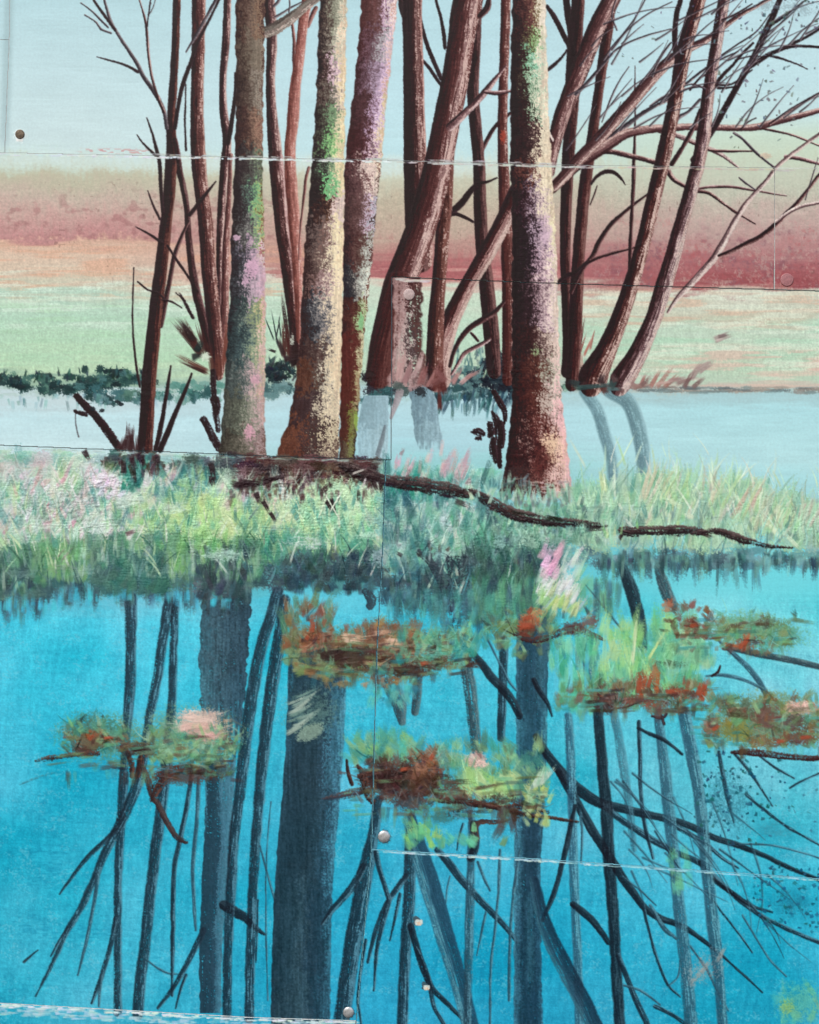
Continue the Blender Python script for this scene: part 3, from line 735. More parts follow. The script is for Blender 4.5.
t.branch([(158, 158, 3), (150, 150, 2.6), (143, 143, 2.2), (137, 135, 1.5)], BK, k=14)
t.branch([(160, 219, 2.4), (154, 207, 2.2), (148, 191, 1.4)], BK, k=15)
t.branch([(162, 243, 3), (154, 237, 3), (145, 232, 2.4), (136, 227, 1.5)], BK, k=16)
t.branch([(165, 300, 2.2), (158, 293, 2), (148, 290, 1.6), (138, 282, 1.5)], BK, k=17)
t.branch([(168, 246, 3), (178, 262, 3), (188, 276, 3), (198, 292, 3)], BK, k=1)
t.branch([(162, 300, 2), (172, 302, 2), (182, 308, 1.4)], BK, k=2)
t.branch([(155, 452, 5), (160, 432, 6), (164, 410, 5), (168, 386, 4), (171, 366, 2)], BK, k=18)
t.branch([(160, 450, 7), (168, 432, 7), (176, 412, 6), (184, 394, 4.5), (192, 374, 2.5)], BK, k=19)
def stump():
    limb([(120, 450, 8), (110, 434, 8), (99, 420, 8), (88, 408, 8), (77, 396, 6)], BK, dry=0.1, k=3, wob=1.4)
    limb([(86, 414, 5), (80, 413, 4), (75, 411, 3)], BK, dry=0.2, k=4, wob=1.4); limb([(76, 411, 1), (76, 424, 1), (79, 437, 1)], BK, a=0.7, k=4)
    for (x, y, a, L, w) in [(128, 452, 88, 30, 8), (122, 452, 78, 20, 8), (134, 452, 100, 26, 7), (130, 452, 80, 28, 4), (117, 452, 60, 14, 8), (138, 453, 94, 20, 5)]:
        dab(x, y, a, L, w, (58, 34, 36), dry=0.25, k=int(x) % 20)
    for (x, y) in [(93, 409), (102, 411), (118, 402), (121, 404)]: smear(x, y, 4, 3, (34, 40, 44), dens=0.8, k=int(x) % 20)
t.part('broken_stump', stump)

t = Tree('slender brown trunk with pale right side, just right of the thick grey green trunk', 296, 350)
t.branch([(274, -60, 12), (270, -5, 11), (270, 10, 12), (272, 40, 11), (270.5, 80, 10), (271.5, 110, 11), (274, 140, 14), (276, 160, 15)], MD, k=3)
t.trunk([(276, 158, 15), (279, 190, 15), (282, 225, 14), (287, 260, 14), (292, 300, 13), (298, 345, 14), (300, 360, 12)], [(0, (50, 28, 30)), (0.45, (78, 44, 44)), (0.7, (140, 94, 90)), (1, (196, 150, 146))], k=6)
def leaves5():
    for (x, y, a, L, w, c) in [(290, 352, 98, 64, 5, (44, 30, 32)), (287, 358, 92, 44, 11, (70, 32, 30)), (293, 362, 86, 48, 10, (52, 28, 30)), (284, 356, 110, 24, 6, (48, 30, 32)), (297, 368, 96, 40, 12, (46, 28, 30)), (290, 364, 30, 22, 11, (40, 28, 30)), (284, 360, 10, 20, 7, (50, 32, 34)),
                               (278, 346, 100, 40, 1.6, (40, 50, 50)), (274, 340, 112, 34, 1.5, (40, 50, 50)), (276, 340, 80, 30, 1.4, (50, 54, 54)), (281, 338, 96, 30, 1.6, (40, 44, 46)), (276, 352, 160, 10, 3, (40, 34, 36))]:
        dab(x, y, a, L, w, c, dry=0.3, k=int(x + y) % 20)
    smear(292, 340, 3, 8, (190, 196, 180), dens=0.5, k=3)
t.part('leaf_sheath', leaves5)

t = Tree('slender salmon pink trunk just left of the cream edged, green patched trunk', 290, 345)
t.branch([(292, 20, 3), (294, 40, 4), (294, 60, 4), (295, 74, 3)], RD, k=1)
t.branch([(316, 8, 5), (312, 16, 5), (308, 26, 5)], RD, k=2)
t.trunk([(312, -60, 9), (307, -4, 10), (303, 25, 10), (299, 60, 10), (295, 90, 11), (293, 120, 12), (290, 150, 11), (291, 180, 12), (294, 215, 12), (297, 260, 10), (299, 305, 8), (300, 340, 7)], [(0, (104, 52, 46)), (0.35, (150, 86, 76)), (0.7, (186, 116, 104)), (1, (206, 140, 126))], k=4)
t.branch([(309, 168, 3), (306, 180, 3.6), (303, 205, 3), (300, 235, 2), (299, 260, 1.4)], RD, k=7)

t = Tree('dark upright trunk in the middle, left of the stout leaning trunk, with pinkish mottled base', 412, 376)
t.branch([(441, 79, 4.5), (434, 62, 5), (427, 45, 5), (421, 22, 4), (417, -2, 3.4), (412, -30, 3)], BK, k=2)
t.branch([(440, 84, 4), (434, 75, 4), (428, 66, 3.4), (423, 61, 3)], BK, k=3)
t.branch([(445, 48, 4), (444, 36, 4.5), (441, 18, 3.4), (436, 0, 3), (432, -25, 2.4)], BK, k=4)
t.branch([(400, -6, 4), (402, 6, 8), (404, 16, 6)], DK, k=5)
t.trunk([(412, -60, 20), (412, 0, 20), (413, 50, 20), (414, 100, 21), (415, 150, 23), (416, 185, 24), (418, 220, 26), (420, 260, 26)], [(0, (34, 22, 28)), (0.3, (58, 32, 34)), (0.55, (78, 44, 44)), (0.72, (150, 104, 98)), (0.82, (110, 66, 62)), (1, (186, 134, 124))], k=9, warp=0.2)
t = Tree('narrow dark trunk right of the stout leaning one, with a forked dark branch before it', 490, 372)
t.branch([(479, 158, 5), (484, 146, 5), (492, 131, 5), (502, 120, 5), (512, 112, 4)], DK, k=1)
t.trunk([(480, -60, 8), (478, 0, 9), (475, 50, 11), (473, 90, 12), (476, 130, 12), (479, 165, 12), (480, 205, 13), (482, 245, 13), (487, 290, 15), (491, 330, 16), (494, 372, 14)], [(0, (36, 24, 28)), (0.4, (56, 32, 34)), (0.7, (88, 56, 56)), (1, (128, 86, 82))], k=2)
t.branch([(437, 220, 9), (450, 213, 8), (461, 204, 8), (470, 192, 7), (478, 184, 5), (487, 182, 3.4), (497, 178, 1.6)], BK, k=4)
t.branch([(446, 217, 4), (455, 214, 4.4), (464, 217, 4), (473, 222, 3)], BK, k=5)

t = Tree('slim reddish trunk close along the left edge of the tallest cream lit trunk', 506, 375)
t.trunk([(507, -60, 9), (506, 0, 9.5), (504.5, 50, 9.5), (503, 95, 9.5), (502.5, 140, 10), (504, 180, 11), (505, 215, 12), (508, 255, 14), (509, 300, 14), (509, 345, 14), (508, 380, 12)], [(0, (66, 32, 32)), (0.4, (96, 50, 46)), (0.75, (128, 76, 70)), (1, (150, 96, 88))], k=3)
t.part('rusty_patch', lambda: smear(503, 137, 4, 9, (150, 62, 48), dens=0.5, k=3, gys=3))

t = Tree('short leaning pinkish trunk rising to the right behind the tallest cream lit trunk', 448, 385)
t.trunk([(518, 190, 17), (508, 212, 17), (496, 236, 17), (484, 258, 17), (472, 278, 16), (461, 298, 17), (450, 322, 19), (441, 348, 23), (437, 378, 28)], [(0, (48, 26, 28)), (0.36, (80, 42, 42)), (0.5, (160, 112, 106)), (0.62, (206, 168, 158)), (0.72, (120, 70, 66)), (0.82, (188, 150, 140)), (1, (196, 164, 150))], k=5, warp=0.22)
t.branch([(504, 302, 4), (494, 313, 6), (482, 320, 7), (470, 328, 6.5), (461, 338, 6), (454, 352, 5), (450, 366, 4)], DK, k=6)
t.branch([(490, 339, 3), (482, 344, 5), (472, 349, 5), (464, 354, 5), (458, 364, 4), (452, 374, 4)], PK, k=8, dry=0.15)
t.branch([(478, 341, 3), (474, 336, 4), (471, 333, 3)], DK, k=9)

t = Tree('stout reddish brown trunk leaning right, with a pale stripe and pinkish side branch', 380, 370)
def lean():
    limb([(446, 130, 16), (446, 165, 16), (445, 200, 15), (442, 240, 14), (439, 280, 14), (436, 320, 16), (434, 375, 18)], [(0, (52, 30, 30)), (0.4, (82, 46, 42)), (0.75, (130, 78, 68)), (1, (140, 88, 78))], k=1)
    limb([(484, -60, 28), (468, 0, 30), (461, 40, 27), (455, 80, 27), (447, 120, 27), (440, 155, 28), (432, 190, 29), (422, 225, 30), (410, 258, 31), (399, 285, 31), (391, 315, 29), (384, 345, 28), (380, 374, 27)],
         [(0, (56, 28, 30)), (0.28, (78, 40, 40)), (0.5, (104, 58, 56)), (0.66, (150, 108, 104)), (0.8, (206, 170, 160)), (0.92, (170, 120, 112)), (1, (120, 72, 68))], k=8, warp=0.3)
t.part('trunk', lean)
t.part('trunk', lambda: limb([(398, 285, 28), (390, 318, 27), (383, 348, 27), (379, 376, 26)], [(0, (60, 30, 30)), (0.5, (86, 44, 42)), (0.8, (108, 62, 58)), (1, (96, 54, 50))], k=13, warp=0.5, dry=0.15, soft=1.5))
t.part('trunk', lambda: bole([(278, 393, 421), (300, 393, 422), (330, 394, 421), (360, 392, 425), (386, 388, 431)], [(276, [(0, (150, 112, 108)), (0.45, (176, 140, 136)), (0.6, (96, 58, 56)), (1, (66, 34, 34))]), (310, [(0, (160, 120, 116)), (0.4, (184, 152, 148)), (0.58, (80, 48, 48)), (1, (72, 36, 34))]), (345, [(0, (178, 142, 138)), (0.35, (190, 158, 152)), (0.6, (70, 48, 52)), (1, (96, 52, 48))]), (384, [(0, (170, 130, 126)), (0.5, (180, 146, 142)), (1, (120, 84, 82))])], k=4, warp=0.4, dry=0.2, wob=2.0, soft=1.4, a=0.92))
t.branch([(450, 127, 9), (460, 118, 9), (474, 104, 8), (486, 91, 8), (496, 78, 5), (506, 66, 2.4)], PK, k=10)
t.branch([(486, 92, 4), (498, 93, 5), (510, 91, 3)], PK, k=11)
t.branch([(489, -2, 5), (487, 8, 8), (480, 16, 6)], DK, k=12)
def feet():
    for (x, y, a, L, w, c) in [(398, 382, 80, 40, 9, (188, 150, 146)), (404, 384, 70, 34, 8, (150, 112, 112)), (412, 378, 60, 30, 7, (178, 146, 144)), (420, 386, 76, 32, 9, (140, 92, 90)), (428, 388, 60, 34, 10, (158, 110, 106)), (436, 392, 80, 36, 10, (96, 50, 46)),
                               (444, 394, 95, 38, 8, (80, 36, 34)), (440, 410, 92, 30, 6, (84, 36, 34)), (452, 384, 60, 24, 8, (176, 130, 126)), (460, 384, 40, 26, 6, (190, 150, 146)), (432, 384, 30, 20, 8, (120, 76, 74)), (408, 390, 20, 18, 6, (170, 136, 134)), (418, 370, 75, 24, 6, (196, 166, 162)), (446, 382, 130, 24, 8, (130, 84, 82)), (466, 378, 25, 22, 5, (160, 120, 116))]:
        dab(x, y, a, L, w, c, dry=0.42, k=int(x + y) % 20)
    smear(398, 386, 9, 6, (84, 96, 92), dens=0.75, k=5); smear(420, 392, 10, 7, (40, 42, 46), dens=0.7, k=7)
t.part('root', feet)
# ------------------------------------------------------------------ the right-hand trees
t = Tree('dark upright trunk nearest the right side of the tallest trunk, forking at the top', 570, 372)
t.branch([(547, 6, 4), (553, 15, 6), (561, 30, 6), (569, 46, 6), (573, 60, 5)], BK, k=1)
t.branch([(546, 71, 4), (554, 65, 4), (562, 57, 3), (567, 50, 2.4)], BK, k=2)
t.branch([(564, -30, 6), (567, 6, 8), (571, 30, 9), (573, 52, 8)], BK, k=4)
t.trunk([(580, -60, 12), (578, 0, 13), (575, 40, 15), (573, 80, 15), (570, 130, 13), (567, 180, 12), (565, 240, 11), (566, 290, 10), (568, 340, 11), (567, 372, 12)], [(0, (34, 22, 26)), (0.45, (56, 30, 32)), (0.8, (84, 50, 48)), (1, (120, 78, 74))], k=5)
t = Tree('second dark trunk right of the tallest one, leaning slightly, reddish towards its foot', 575, 385)
t.trunk([(614, -60, 11), (611, 0, 11), (606, 40, 11), (601, 75, 10), (596, 110, 10), (591, 145, 11), (585, 185, 12), (580, 235, 12), (577, 280, 13), (575, 330, 14), (572, 385, 13)], [(0, (40, 22, 26)), (0.4, (66, 34, 36)), (0.75, (98, 56, 52)), (1, (130, 86, 80))], k=6)
t.branch([(591, 184, 2.4), (597, 176, 4), (605, 172, 5), (614, 173, 4.4), (621, 179, 3), (625, 185, 1.6)], BK, k=7)
t.branch([(590, 205, 1.4), (594, 195, 1.6), (597, 186, 1.2)], DK, k=8)
t.branch([(571, 292, 5), (582, 270, 5), (593, 255, 6), (600, 240, 6), (610, 226, 5.5), (618, 218, 5), (632, 206, 4), (648, 194, 2.4)], DK, k=9)
t.branch([(584, 265, 3), (595, 259, 4), (610, 254, 4), (630, 249, 2.4), (642, 244, 1.4)], DK, k=10)
t.branch([(553, 287, 3), (565, 277, 5), (576, 272, 5), (586, 263, 4)], BK, k=11)

t = Tree('straight upright pole thin as a twig, standing among the branches right of centre', 629, 280)
t.trunk([(635, 66, 1), (635, 100, 1.4), (635, 130, 2), (634, 160, 3.4), (633, 190, 4), (631, 225, 3.6), (630, 250, 4), (629, 278, 3)], DK, k=3)

t = Tree('long pinkish trunk leaning right, with broad pale branches spreading to the right edge', 550, 170)
t.branch([(588, 157, 5), (598, 148, 6), (612, 136, 7), (626, 126, 6.5), (640, 115, 5), (655, 106, 4), (669, 99, 4), (686, 84, 3.4), (704, 70, 3), (720, 60, 2.4), (738, 52, 1.6)], GR, k=2)
t.branch([(600, 152, 6), (614, 152, 6), (634, 157, 6), (650, 161, 6), (664, 166, 7), (672, 178, 5.5), (680, 184, 4.5), (694, 190, 4.5), (710, 194, 4), (725, 205, 3.6), (738, 214, 3), (755, 224, 1.8)], MD, k=3)
t.branch([(696, 189, 3), (712, 187, 3.4), (732, 187, 3.2), (755, 191, 2.8), (786, 196, 1.6)], PK, k=4)
t.branch([(660, 131, 6), (676, 135, 6), (694, 142, 6), (708, 148, 5.5), (722, 155, 5), (738, 167, 2.4)], LT, k=5)
t.branch([(690, 142, 3), (710, 150, 3.4), (730, 151, 3), (755, 151, 2)], MD, k=6)
t.branch([(734, 133, 2.4), (743, 139, 3), (752, 149, 3.4), (762, 158, 3), (775, 168, 3)], GR, k=7)
t.branch([(757, 128, 3), (775, 131, 2.6), (795, 136, 2.4), (820, 146, 2), (840, 152, 1.6)], MD, k=8)
t.branch([(786, 157, 5), (797, 158, 5), (812, 162, 4), (835, 168, 3)], PK, k=9)
t.branch([(552, 188, 12), (566, 175, 12), (580, 163, 12), (594, 154, 12), (610, 144, 11), (626, 134, 10), (645, 130, 9), (665, 128, 8.5), (690, 127, 8), (715, 127.5, 7.5), (740, 128, 7.5), (758, 127, 8), (775, 122, 8), (795, 117, 7), (820, 110, 6), (850, 102, 5)],
         [(0, (74, 42, 44)), (0.35, (116, 76, 76)), (0.6, (150, 108, 104)), (0.85, (212, 176, 164)), (1, (170, 124, 116))], k=10, warp=0.35)
t.branch([(770, 124, 3), (785, 114, 3.4), (802, 103, 3), (820, 93, 2.4), (840, 84, 2)], MD, k=11)
t.branch([(555, 186, 11), (568, 172, 12), (580, 158, 13), (594, 144, 13), (612, 124, 13), (630, 104, 13), (645, 86, 13), (660, 70, 12), (673, 58, 11), (690, 48, 9), (706, 40, 8), (722, 28, 6.5), (742, 14, 5), (768, 0, 4), (800, -20, 3)],
         [(0, (60, 34, 36)), (0.35, (96, 60, 60)), (0.6, (132, 92, 90)), (0.82, (204, 172, 160)), (1, (150, 108, 102))], k=12, warp=0.3)
t.branch([(652, 76, 3.4), (657, 64, 3.4), (664, 52, 3), (671, 43, 2)], GR, k=13)
t.trunk([(640, -60, 18), (611, 0, 18), (598, 25, 18), (588, 50, 18), (578, 75, 18), (568, 100, 17), (560, 122, 16), (553, 148, 14), (549, 172, 12)], [(0, (56, 32, 34)), (0.35, (92, 54, 54)), (0.6, (130, 86, 84)), (0.8, (196, 156, 148)), (0.92, (150, 106, 100)), (1, (110, 72, 70))], k=14, warp=0.32)
t.branch([(540, 132, 3), (546, 130, 4), (552, 140, 4)], LT, k=15)
t.twigs([[(605, 62, 2.4), (616, 50, 2.4), (632, 41, 2), (652, 34, 1.8), (671, 29, 1.2)], [(604, 60, 2.4), (613, 46, 2.2), (625, 32, 2), (637, 15, 1.8), (647, -4, 1.4)], [(612, 50, 2), (628, 30, 1.8), (648, 14, 1.6), (672, 2, 1.2)],
         [(602, 122, 1.4), (612, 96, 1.8), (620, 80, 1.6), (629, 67, 1)], [(576, 94, 4), (588, 82, 3.6), (600, 68, 3), (612, 54, 2)], [(650, 106, 2), (662, 98, 3), (676, 92, 2.6), (690, 88, 2), (706, 86, 1.5)], [(670, 130, 4), (678, 118, 4.4), (688, 112, 3), (700, 100, 3)], [(617, 30, 1.6), (612, 14, 1.6), (618, -6, 1.2)]], GR)

t = Tree('left of two leaning trunks with curved feet on the far bank, red brown', 594, 388)
t.branch([(684, -60, 6), (681, -5, 6), (677, 12, 6.5), (675, 30, 6.5), (675, 50, 6), (680, 66, 5)], BK, k=2)
t.trunk([(712, -60, 14), (698, 0, 15), (690, 28, 15), (683, 55, 15), (678, 85, 14), (672, 115, 14), (665, 150, 15), (659, 175, 15), (652, 205, 15), (645, 235, 15), (638, 262, 15), (630, 288, 16), (622, 312, 17), (613, 335, 19), (604, 355, 22), (596, 370, 27), (593, 378, 30), (591, 386, 22)],
        [(0, (42, 22, 24)), (0.38, (74, 38, 36)), (0.62, (110, 66, 60)), (0.76, (190, 152, 140)), (0.88, (206, 172, 156)), (1, (140, 96, 88))], k=5, warp=0.42)
t = Tree('right of two leaning trunks with curved feet on the far bank, pinkish grey', 632, 388)
t.branch([(668, 312, 4), (676, 300, 5), (686, 289, 7), (700, 274, 8), (712, 261, 8), (720, 248, 8), (728, 234, 7), (736, 219, 6.5), (746, 204, 6), (757, 191, 5.4), (767, 180, 5), (776, 168, 4.6), (788, 157, 4.6), (803, 146, 4), (820, 134, 4), (840, 122, 3)], LT, k=3, warp=0.5)
t.branch([(719, 256, 4), (732, 251, 5), (746, 244, 5.5), (760, 237, 6), (775, 225, 6.5), (786, 214, 5.5), (798, 202, 5), (812, 184, 4), (822, 172, 4), (842, 154, 3)], MD, k=4)
t.branch([(776, 222, 4), (786, 214, 4), (800, 207, 4), (822, 202, 3.4), (845, 198, 3)], LT, k=6)
t.branch([(755, 190, 1.4), (745, 183, 2.4), (739, 178, 1.6)], GR, k=8)
t.branch([(805, 200, 1.5), (811, 180, 1.8), (818, 158, 1.4)], GR, k=9)
t.branch([(672, 164, 6), (684, 145, 5.5), (694, 126, 5), (700, 110, 4)], DK, k=10)
t.branch([(693, 160, 6), (702, 147, 6), (713, 130, 6.5), (724, 110, 7), (734, 92, 7), (744, 74, 7.5), (752, 60, 7.5), (762, 40, 7.5), (772, 18, 7), (782, -5, 6.5), (805, -55, 5)], BK, k=11)
t.branch([(750, 67, 5), (760, 60, 5.4), (770, 54, 5), (784, 48, 4.6), (796, 42, 4), (808, 36, 3.4), (822, 27, 3)], BK, k=12)
t.branch([(782, 49, 3.4), (796, 46, 3.4), (820, 47, 3), (842, 48, 2)], BK, k=13)
t.branch([(766, 55, 2.4), (780, 58, 2.6), (794, 63, 2), (807, 69, 1.4)], BK, k=14)
t.branch([(714, 87, 4), (722, 76, 4), (732, 66, 3.6), (742, 54, 3), (753, 43, 2.6)], BK, k=15)
t.branch([(764, 30, 3), (776, 22, 3.4), (790, 12, 2.6), (808, -2, 2)], BK, k=16)
t.trunk([(736, -60, 12), (724, 0, 12), (718, 35, 12), (713, 65, 12), (708, 95, 12.5), (705, 125, 14), (701, 150, 14), (696, 172, 14), (688, 200, 14), (681, 225, 15), (673, 255, 16), (664, 285, 17), (656, 312, 17), (646, 336, 18), (636, 357, 20), (627, 372, 23), (622, 380, 24), (619, 387, 18)],
        [(0, (46, 26, 30)), (0.35, (84, 54, 56)), (0.55, (128, 94, 96)), (0.72, (176, 146, 144)), (0.9, (214, 190, 176)), (1, (170, 134, 126))], k=7, warp=0.45)
def roots():
    r = random.Random(3)
    for (x, y, a, L, w, c) in [(588, 384, 200, 12, 8, (60, 34, 34)), (592, 388, 250, 10, 12, (66, 38, 36)), (602, 386, 300, 12, 10, (84, 50, 46)), (612, 386, 200, 10, 8, (110, 78, 76)), (620, 388, 260, 9, 10, (96, 66, 66)), (630, 384, 330, 14, 8, (150, 120, 116)), (582, 388, 180, 14, 6, (80, 100, 92)), (606, 389, 0, 20, 5, (84, 110, 110)), (580, 384, 170, 16, 8, (46, 60, 60)), (600, 384, 70, 14, 10, (54, 40, 42)), (610, 388, 60, 16, 9, (60, 76, 74)), (576, 388, 5, 50, 6, (54, 76, 76)), (632, 387, 10, 26, 7, (150, 120, 112)), (640, 386, 40, 18, 5, (130, 100, 96)), (586, 378, 110, 16, 8, (46, 30, 32)), (616, 382, 120, 12, 7, (90, 66, 66))]:
        dab(x, y, a, L, w, c, dry=0.45, k=r.randint(0, 20))
t.part('root', roots)
t.branch([(705, 89, 2.4), (694, 84, 2), (684, 86, 1.4)], GR, k=18)
t.branch([(718, 88, 3), (726, 88, 2.6), (738, 86, 1.6)], BK, k=17)
t.twigs([[(716, 85, 2.4), (732, 84, 2), (752, 70, 1.4)], [(722, 55, 1.5), (738, 44, 1.5), (756, 32, 1.4), (770, 14, 1)], [(722, 20, 2), (736, 14, 2), (752, 4, 1.4)], [(690, 90, 2.2), (700, 78, 2), (712, 72, 1.6)], [(740, 130, 1.4), (748, 122, 1.4), (756, 118, 1)], [(735, 60, 1.2), (752, 56, 1.4), (764, 57, 1)]], BK)
_r = random.Random(77)
_tw = []
for (x, y) in [(600, 118), (612, 104), (622, 96), (640, 84), (652, 74), (664, 62), (676, 54), (688, 46), (700, 40), (716, 30), (640, 116), (660, 104), (680, 92), (700, 78), (716, 70), (728, 60), (736, 84), (748, 66), (760, 44), (770, 24), (690, 128), (712, 126), (736, 127), (776, 120), (800, 112), (612, 64), (622, 44), (790, 44), (806, 34), (568, 96), (580, 66), (592, 46), (604, 24), (596, 140), (618, 130), (634, 128), (650, 126), (668, 60), (684, 40), (694, 20), (706, 98), (722, 92), (742, 74), (756, 54), (764, 36), (778, 52), (800, 40), (744, 126), (760, 127), (784, 118), (566, 150), (640, 62), (656, 40), (676, 22), (712, 14)]:
    an = math.radians(_r.uniform(24, 62)); L = _r.uniform(26, 78); bend = _r.uniform(-0.35, 0.25)
    pts = []
    for f in (0, 0.35, 0.7, 1.0):
        aa = an + bend * f
        pts.append((x + L * f * math.cos(aa), y - L * f * math.sin(aa), 1.7 * (1 - f) + 0.6))
    _tw.append(pts)
t.twigs(_tw, GR, a=0.85)
def sp():
    specks(718, 62, 800, 120, 60, 4, (104, 112, 114), lambda x, y: math.exp(-((x - 755) / 34) ** 2 - ((y - 95) / 22) ** 2))
    specks(725, 0, 900, 34, 90, 6, (80, 90, 98), lambda x, y: 0.9)
    specks(740, 20, 815, 80, 26, 7, (96, 104, 112), None, (1, 2.2))
    specks(600, 0, 740, 60, 26, 8, (110, 120, 128), None, (0.8, 1.8))
    specks(720, 110, 800, 150, 14, 9, (100, 104, 100), None, (0.8, 2))
    smear(800, 8, 26, 12, (120, 136, 142), dens=0.36, k=4, a=0.45, gxs=3); smear(768, 6, 18, 8, (120, 136, 142), dens=0.34, k=6, a=0.45, gxs=3)
    smear(766, 156, 8, 5, (206, 186, 164), dens=0.6, k=9)
o = t.part('leaf_specks', sp); o['kind'] = 'stuff'

# ------------------------------------------------------------------ the five thick trunks in front
t = Tree('thick grey green trunk with pink dabs and one grey side branch, leftmost thick trunk', 243, 452)
t.branch([(262, 33, 12), (272, 30, 13), (284, 23, 12), (296, 14, 11), (306, 6, 10), (322, -6, 9), (345, -28, 8)], [(0, (84, 72, 66)), (0.3, (134, 124, 112)), (0.6, (120, 100, 92)), (0.8, (176, 164, 150)), (1, (146, 124, 112))], k=3, warp=0.5, wob=1.4)
t.twigs([[(276, 17, 2.6), (284, 12, 2.4), (292, 7, 2), (302, 2, 1.5)], [(289, 12, 1.6), (290, 4, 1.6), (288, -6, 1.4)], [(274, 6, 3), (278, 2, 3), (282, -6, 3)]], GR)
t.part('trunk', lambda: bole([(-80, 238, 270), (0, 236, 265.5), (40, 236, 264), (100, 236, 263), (150, 235, 262.5), (200, 233, 263.5), (240, 231.5, 264.5), (300, 230, 266), (350, 227, 265.5), (400, 224, 264.5), (430, 221.5, 265), (452, 219, 266.5), (460, 219, 267)],
    [(-40, [(0, (60, 36, 34)), (0.35, (96, 64, 54)), (0.65, (118, 90, 78)), (0.85, (140, 112, 94)), (1, (96, 64, 58))]),
     (20, [(0, (58, 36, 34)), (0.3, (92, 66, 56)), (0.55, (112, 90, 78)), (0.75, (146, 114, 90)), (1, (90, 60, 54))]),
     (50, [(0, (60, 42, 38)), (0.3, (96, 78, 66)), (0.6, (124, 110, 94)), (0.85, (140, 122, 104)), (1, (96, 66, 56))]),
     (90, [(0, (56, 40, 38)), (0.35, (84, 64, 56)), (0.6, (112, 96, 84)), (0.85, (156, 142, 126)), (1, (120, 92, 80))]),
     (130, [(0, (54, 34, 36)), (0.4, (80, 54, 48)), (0.65, (118, 88, 74)), (0.85, (160, 122, 100)), (1, (126, 86, 74))]),
     (165, [(0, (44, 34, 38)), (0.4, (66, 54, 54)), (0.7, (92, 96, 86)), (0.85, (120, 134, 104)), (1, (90, 80, 66))]),
     (200, [(0, (40, 28, 32)), (0.3, (60, 52, 54)), (0.55, (86, 104, 94)), (0.75, (126, 182, 122)), (0.9, (166, 176, 112)), (1, (130, 110, 70))]),
     (230, [(0, (46, 32, 34)), (0.3, (70, 66, 66)), (0.55, (120, 116, 112)), (0.75, (136, 172, 122)), (0.92, (198, 190, 120)), (1, (150, 110, 90))]),
     (255, [(0, (50, 40, 46)), (0.25, (70, 70, 76)), (0.5, (160, 136, 150)), (0.75, (200, 160, 176)), (0.92, (206, 184, 170)), (1, (170, 110, 110))]),
     (285, [(0, (46, 40, 44)), (0.3, (72, 74, 78)), (0.5, (168, 146, 156)), (0.8, (206, 168, 184)), (1, (202, 160, 170))]),
     (315, [(0, (40, 42, 46)), (0.35, (62, 76, 76)), (0.55, (112, 124, 112)), (0.75, (146, 160, 110)), (0.9, (206, 176, 140)), (1, (212, 170, 160))]),
     (345, [(0, (44, 52, 54)), (0.35, (64, 82, 84)), (0.55, (104, 124, 112)), (0.75, (146, 160, 124)), (0.9, (196, 180, 150)), (1, (214, 180, 168))]),
     (375, [(0, (56, 60, 60)), (0.35, (84, 96, 92)), (0.55, (140, 132, 128)), (0.75, (190, 156, 158)), (0.9, (182, 174, 140)), (1, (206, 160, 150))]),
     (410, [(0, (66, 66, 60)), (0.35, (94, 98, 84)), (0.55, (124, 128, 110)), (0.75, (160, 148, 136)), (0.9, (196, 160, 160)), (1, (184, 150, 140))]),
     (450, [(0, (60, 54, 48)), (0.35, (86, 82, 70)), (0.6, (120, 112, 98)), (0.8, (170, 140, 140)), (1, (120, 92, 84))])], k=1, warp=0.27, vw=9))
t.part('pink_patch', lambda: smear(237, 238, 5, 4, (206, 168, 186), dens=0.9, k=3))
t.part('pink_patch', lambda: smear(252, 268, 9, 16, (206, 164, 184), dens=0.6, k=4))
t.part('pink_patch', lambda: smear(256, 380, 8, 8, (206, 160, 172), dens=0.55, k=5))
t.part('pink_patch', lambda: smear(250, 432, 8, 10, (200, 152, 164), dens=0.5, k=6))
t.part('pink_patch', lambda: smear(246, 280, 6, 9, (196, 160, 178), dens=0.6, k=7))

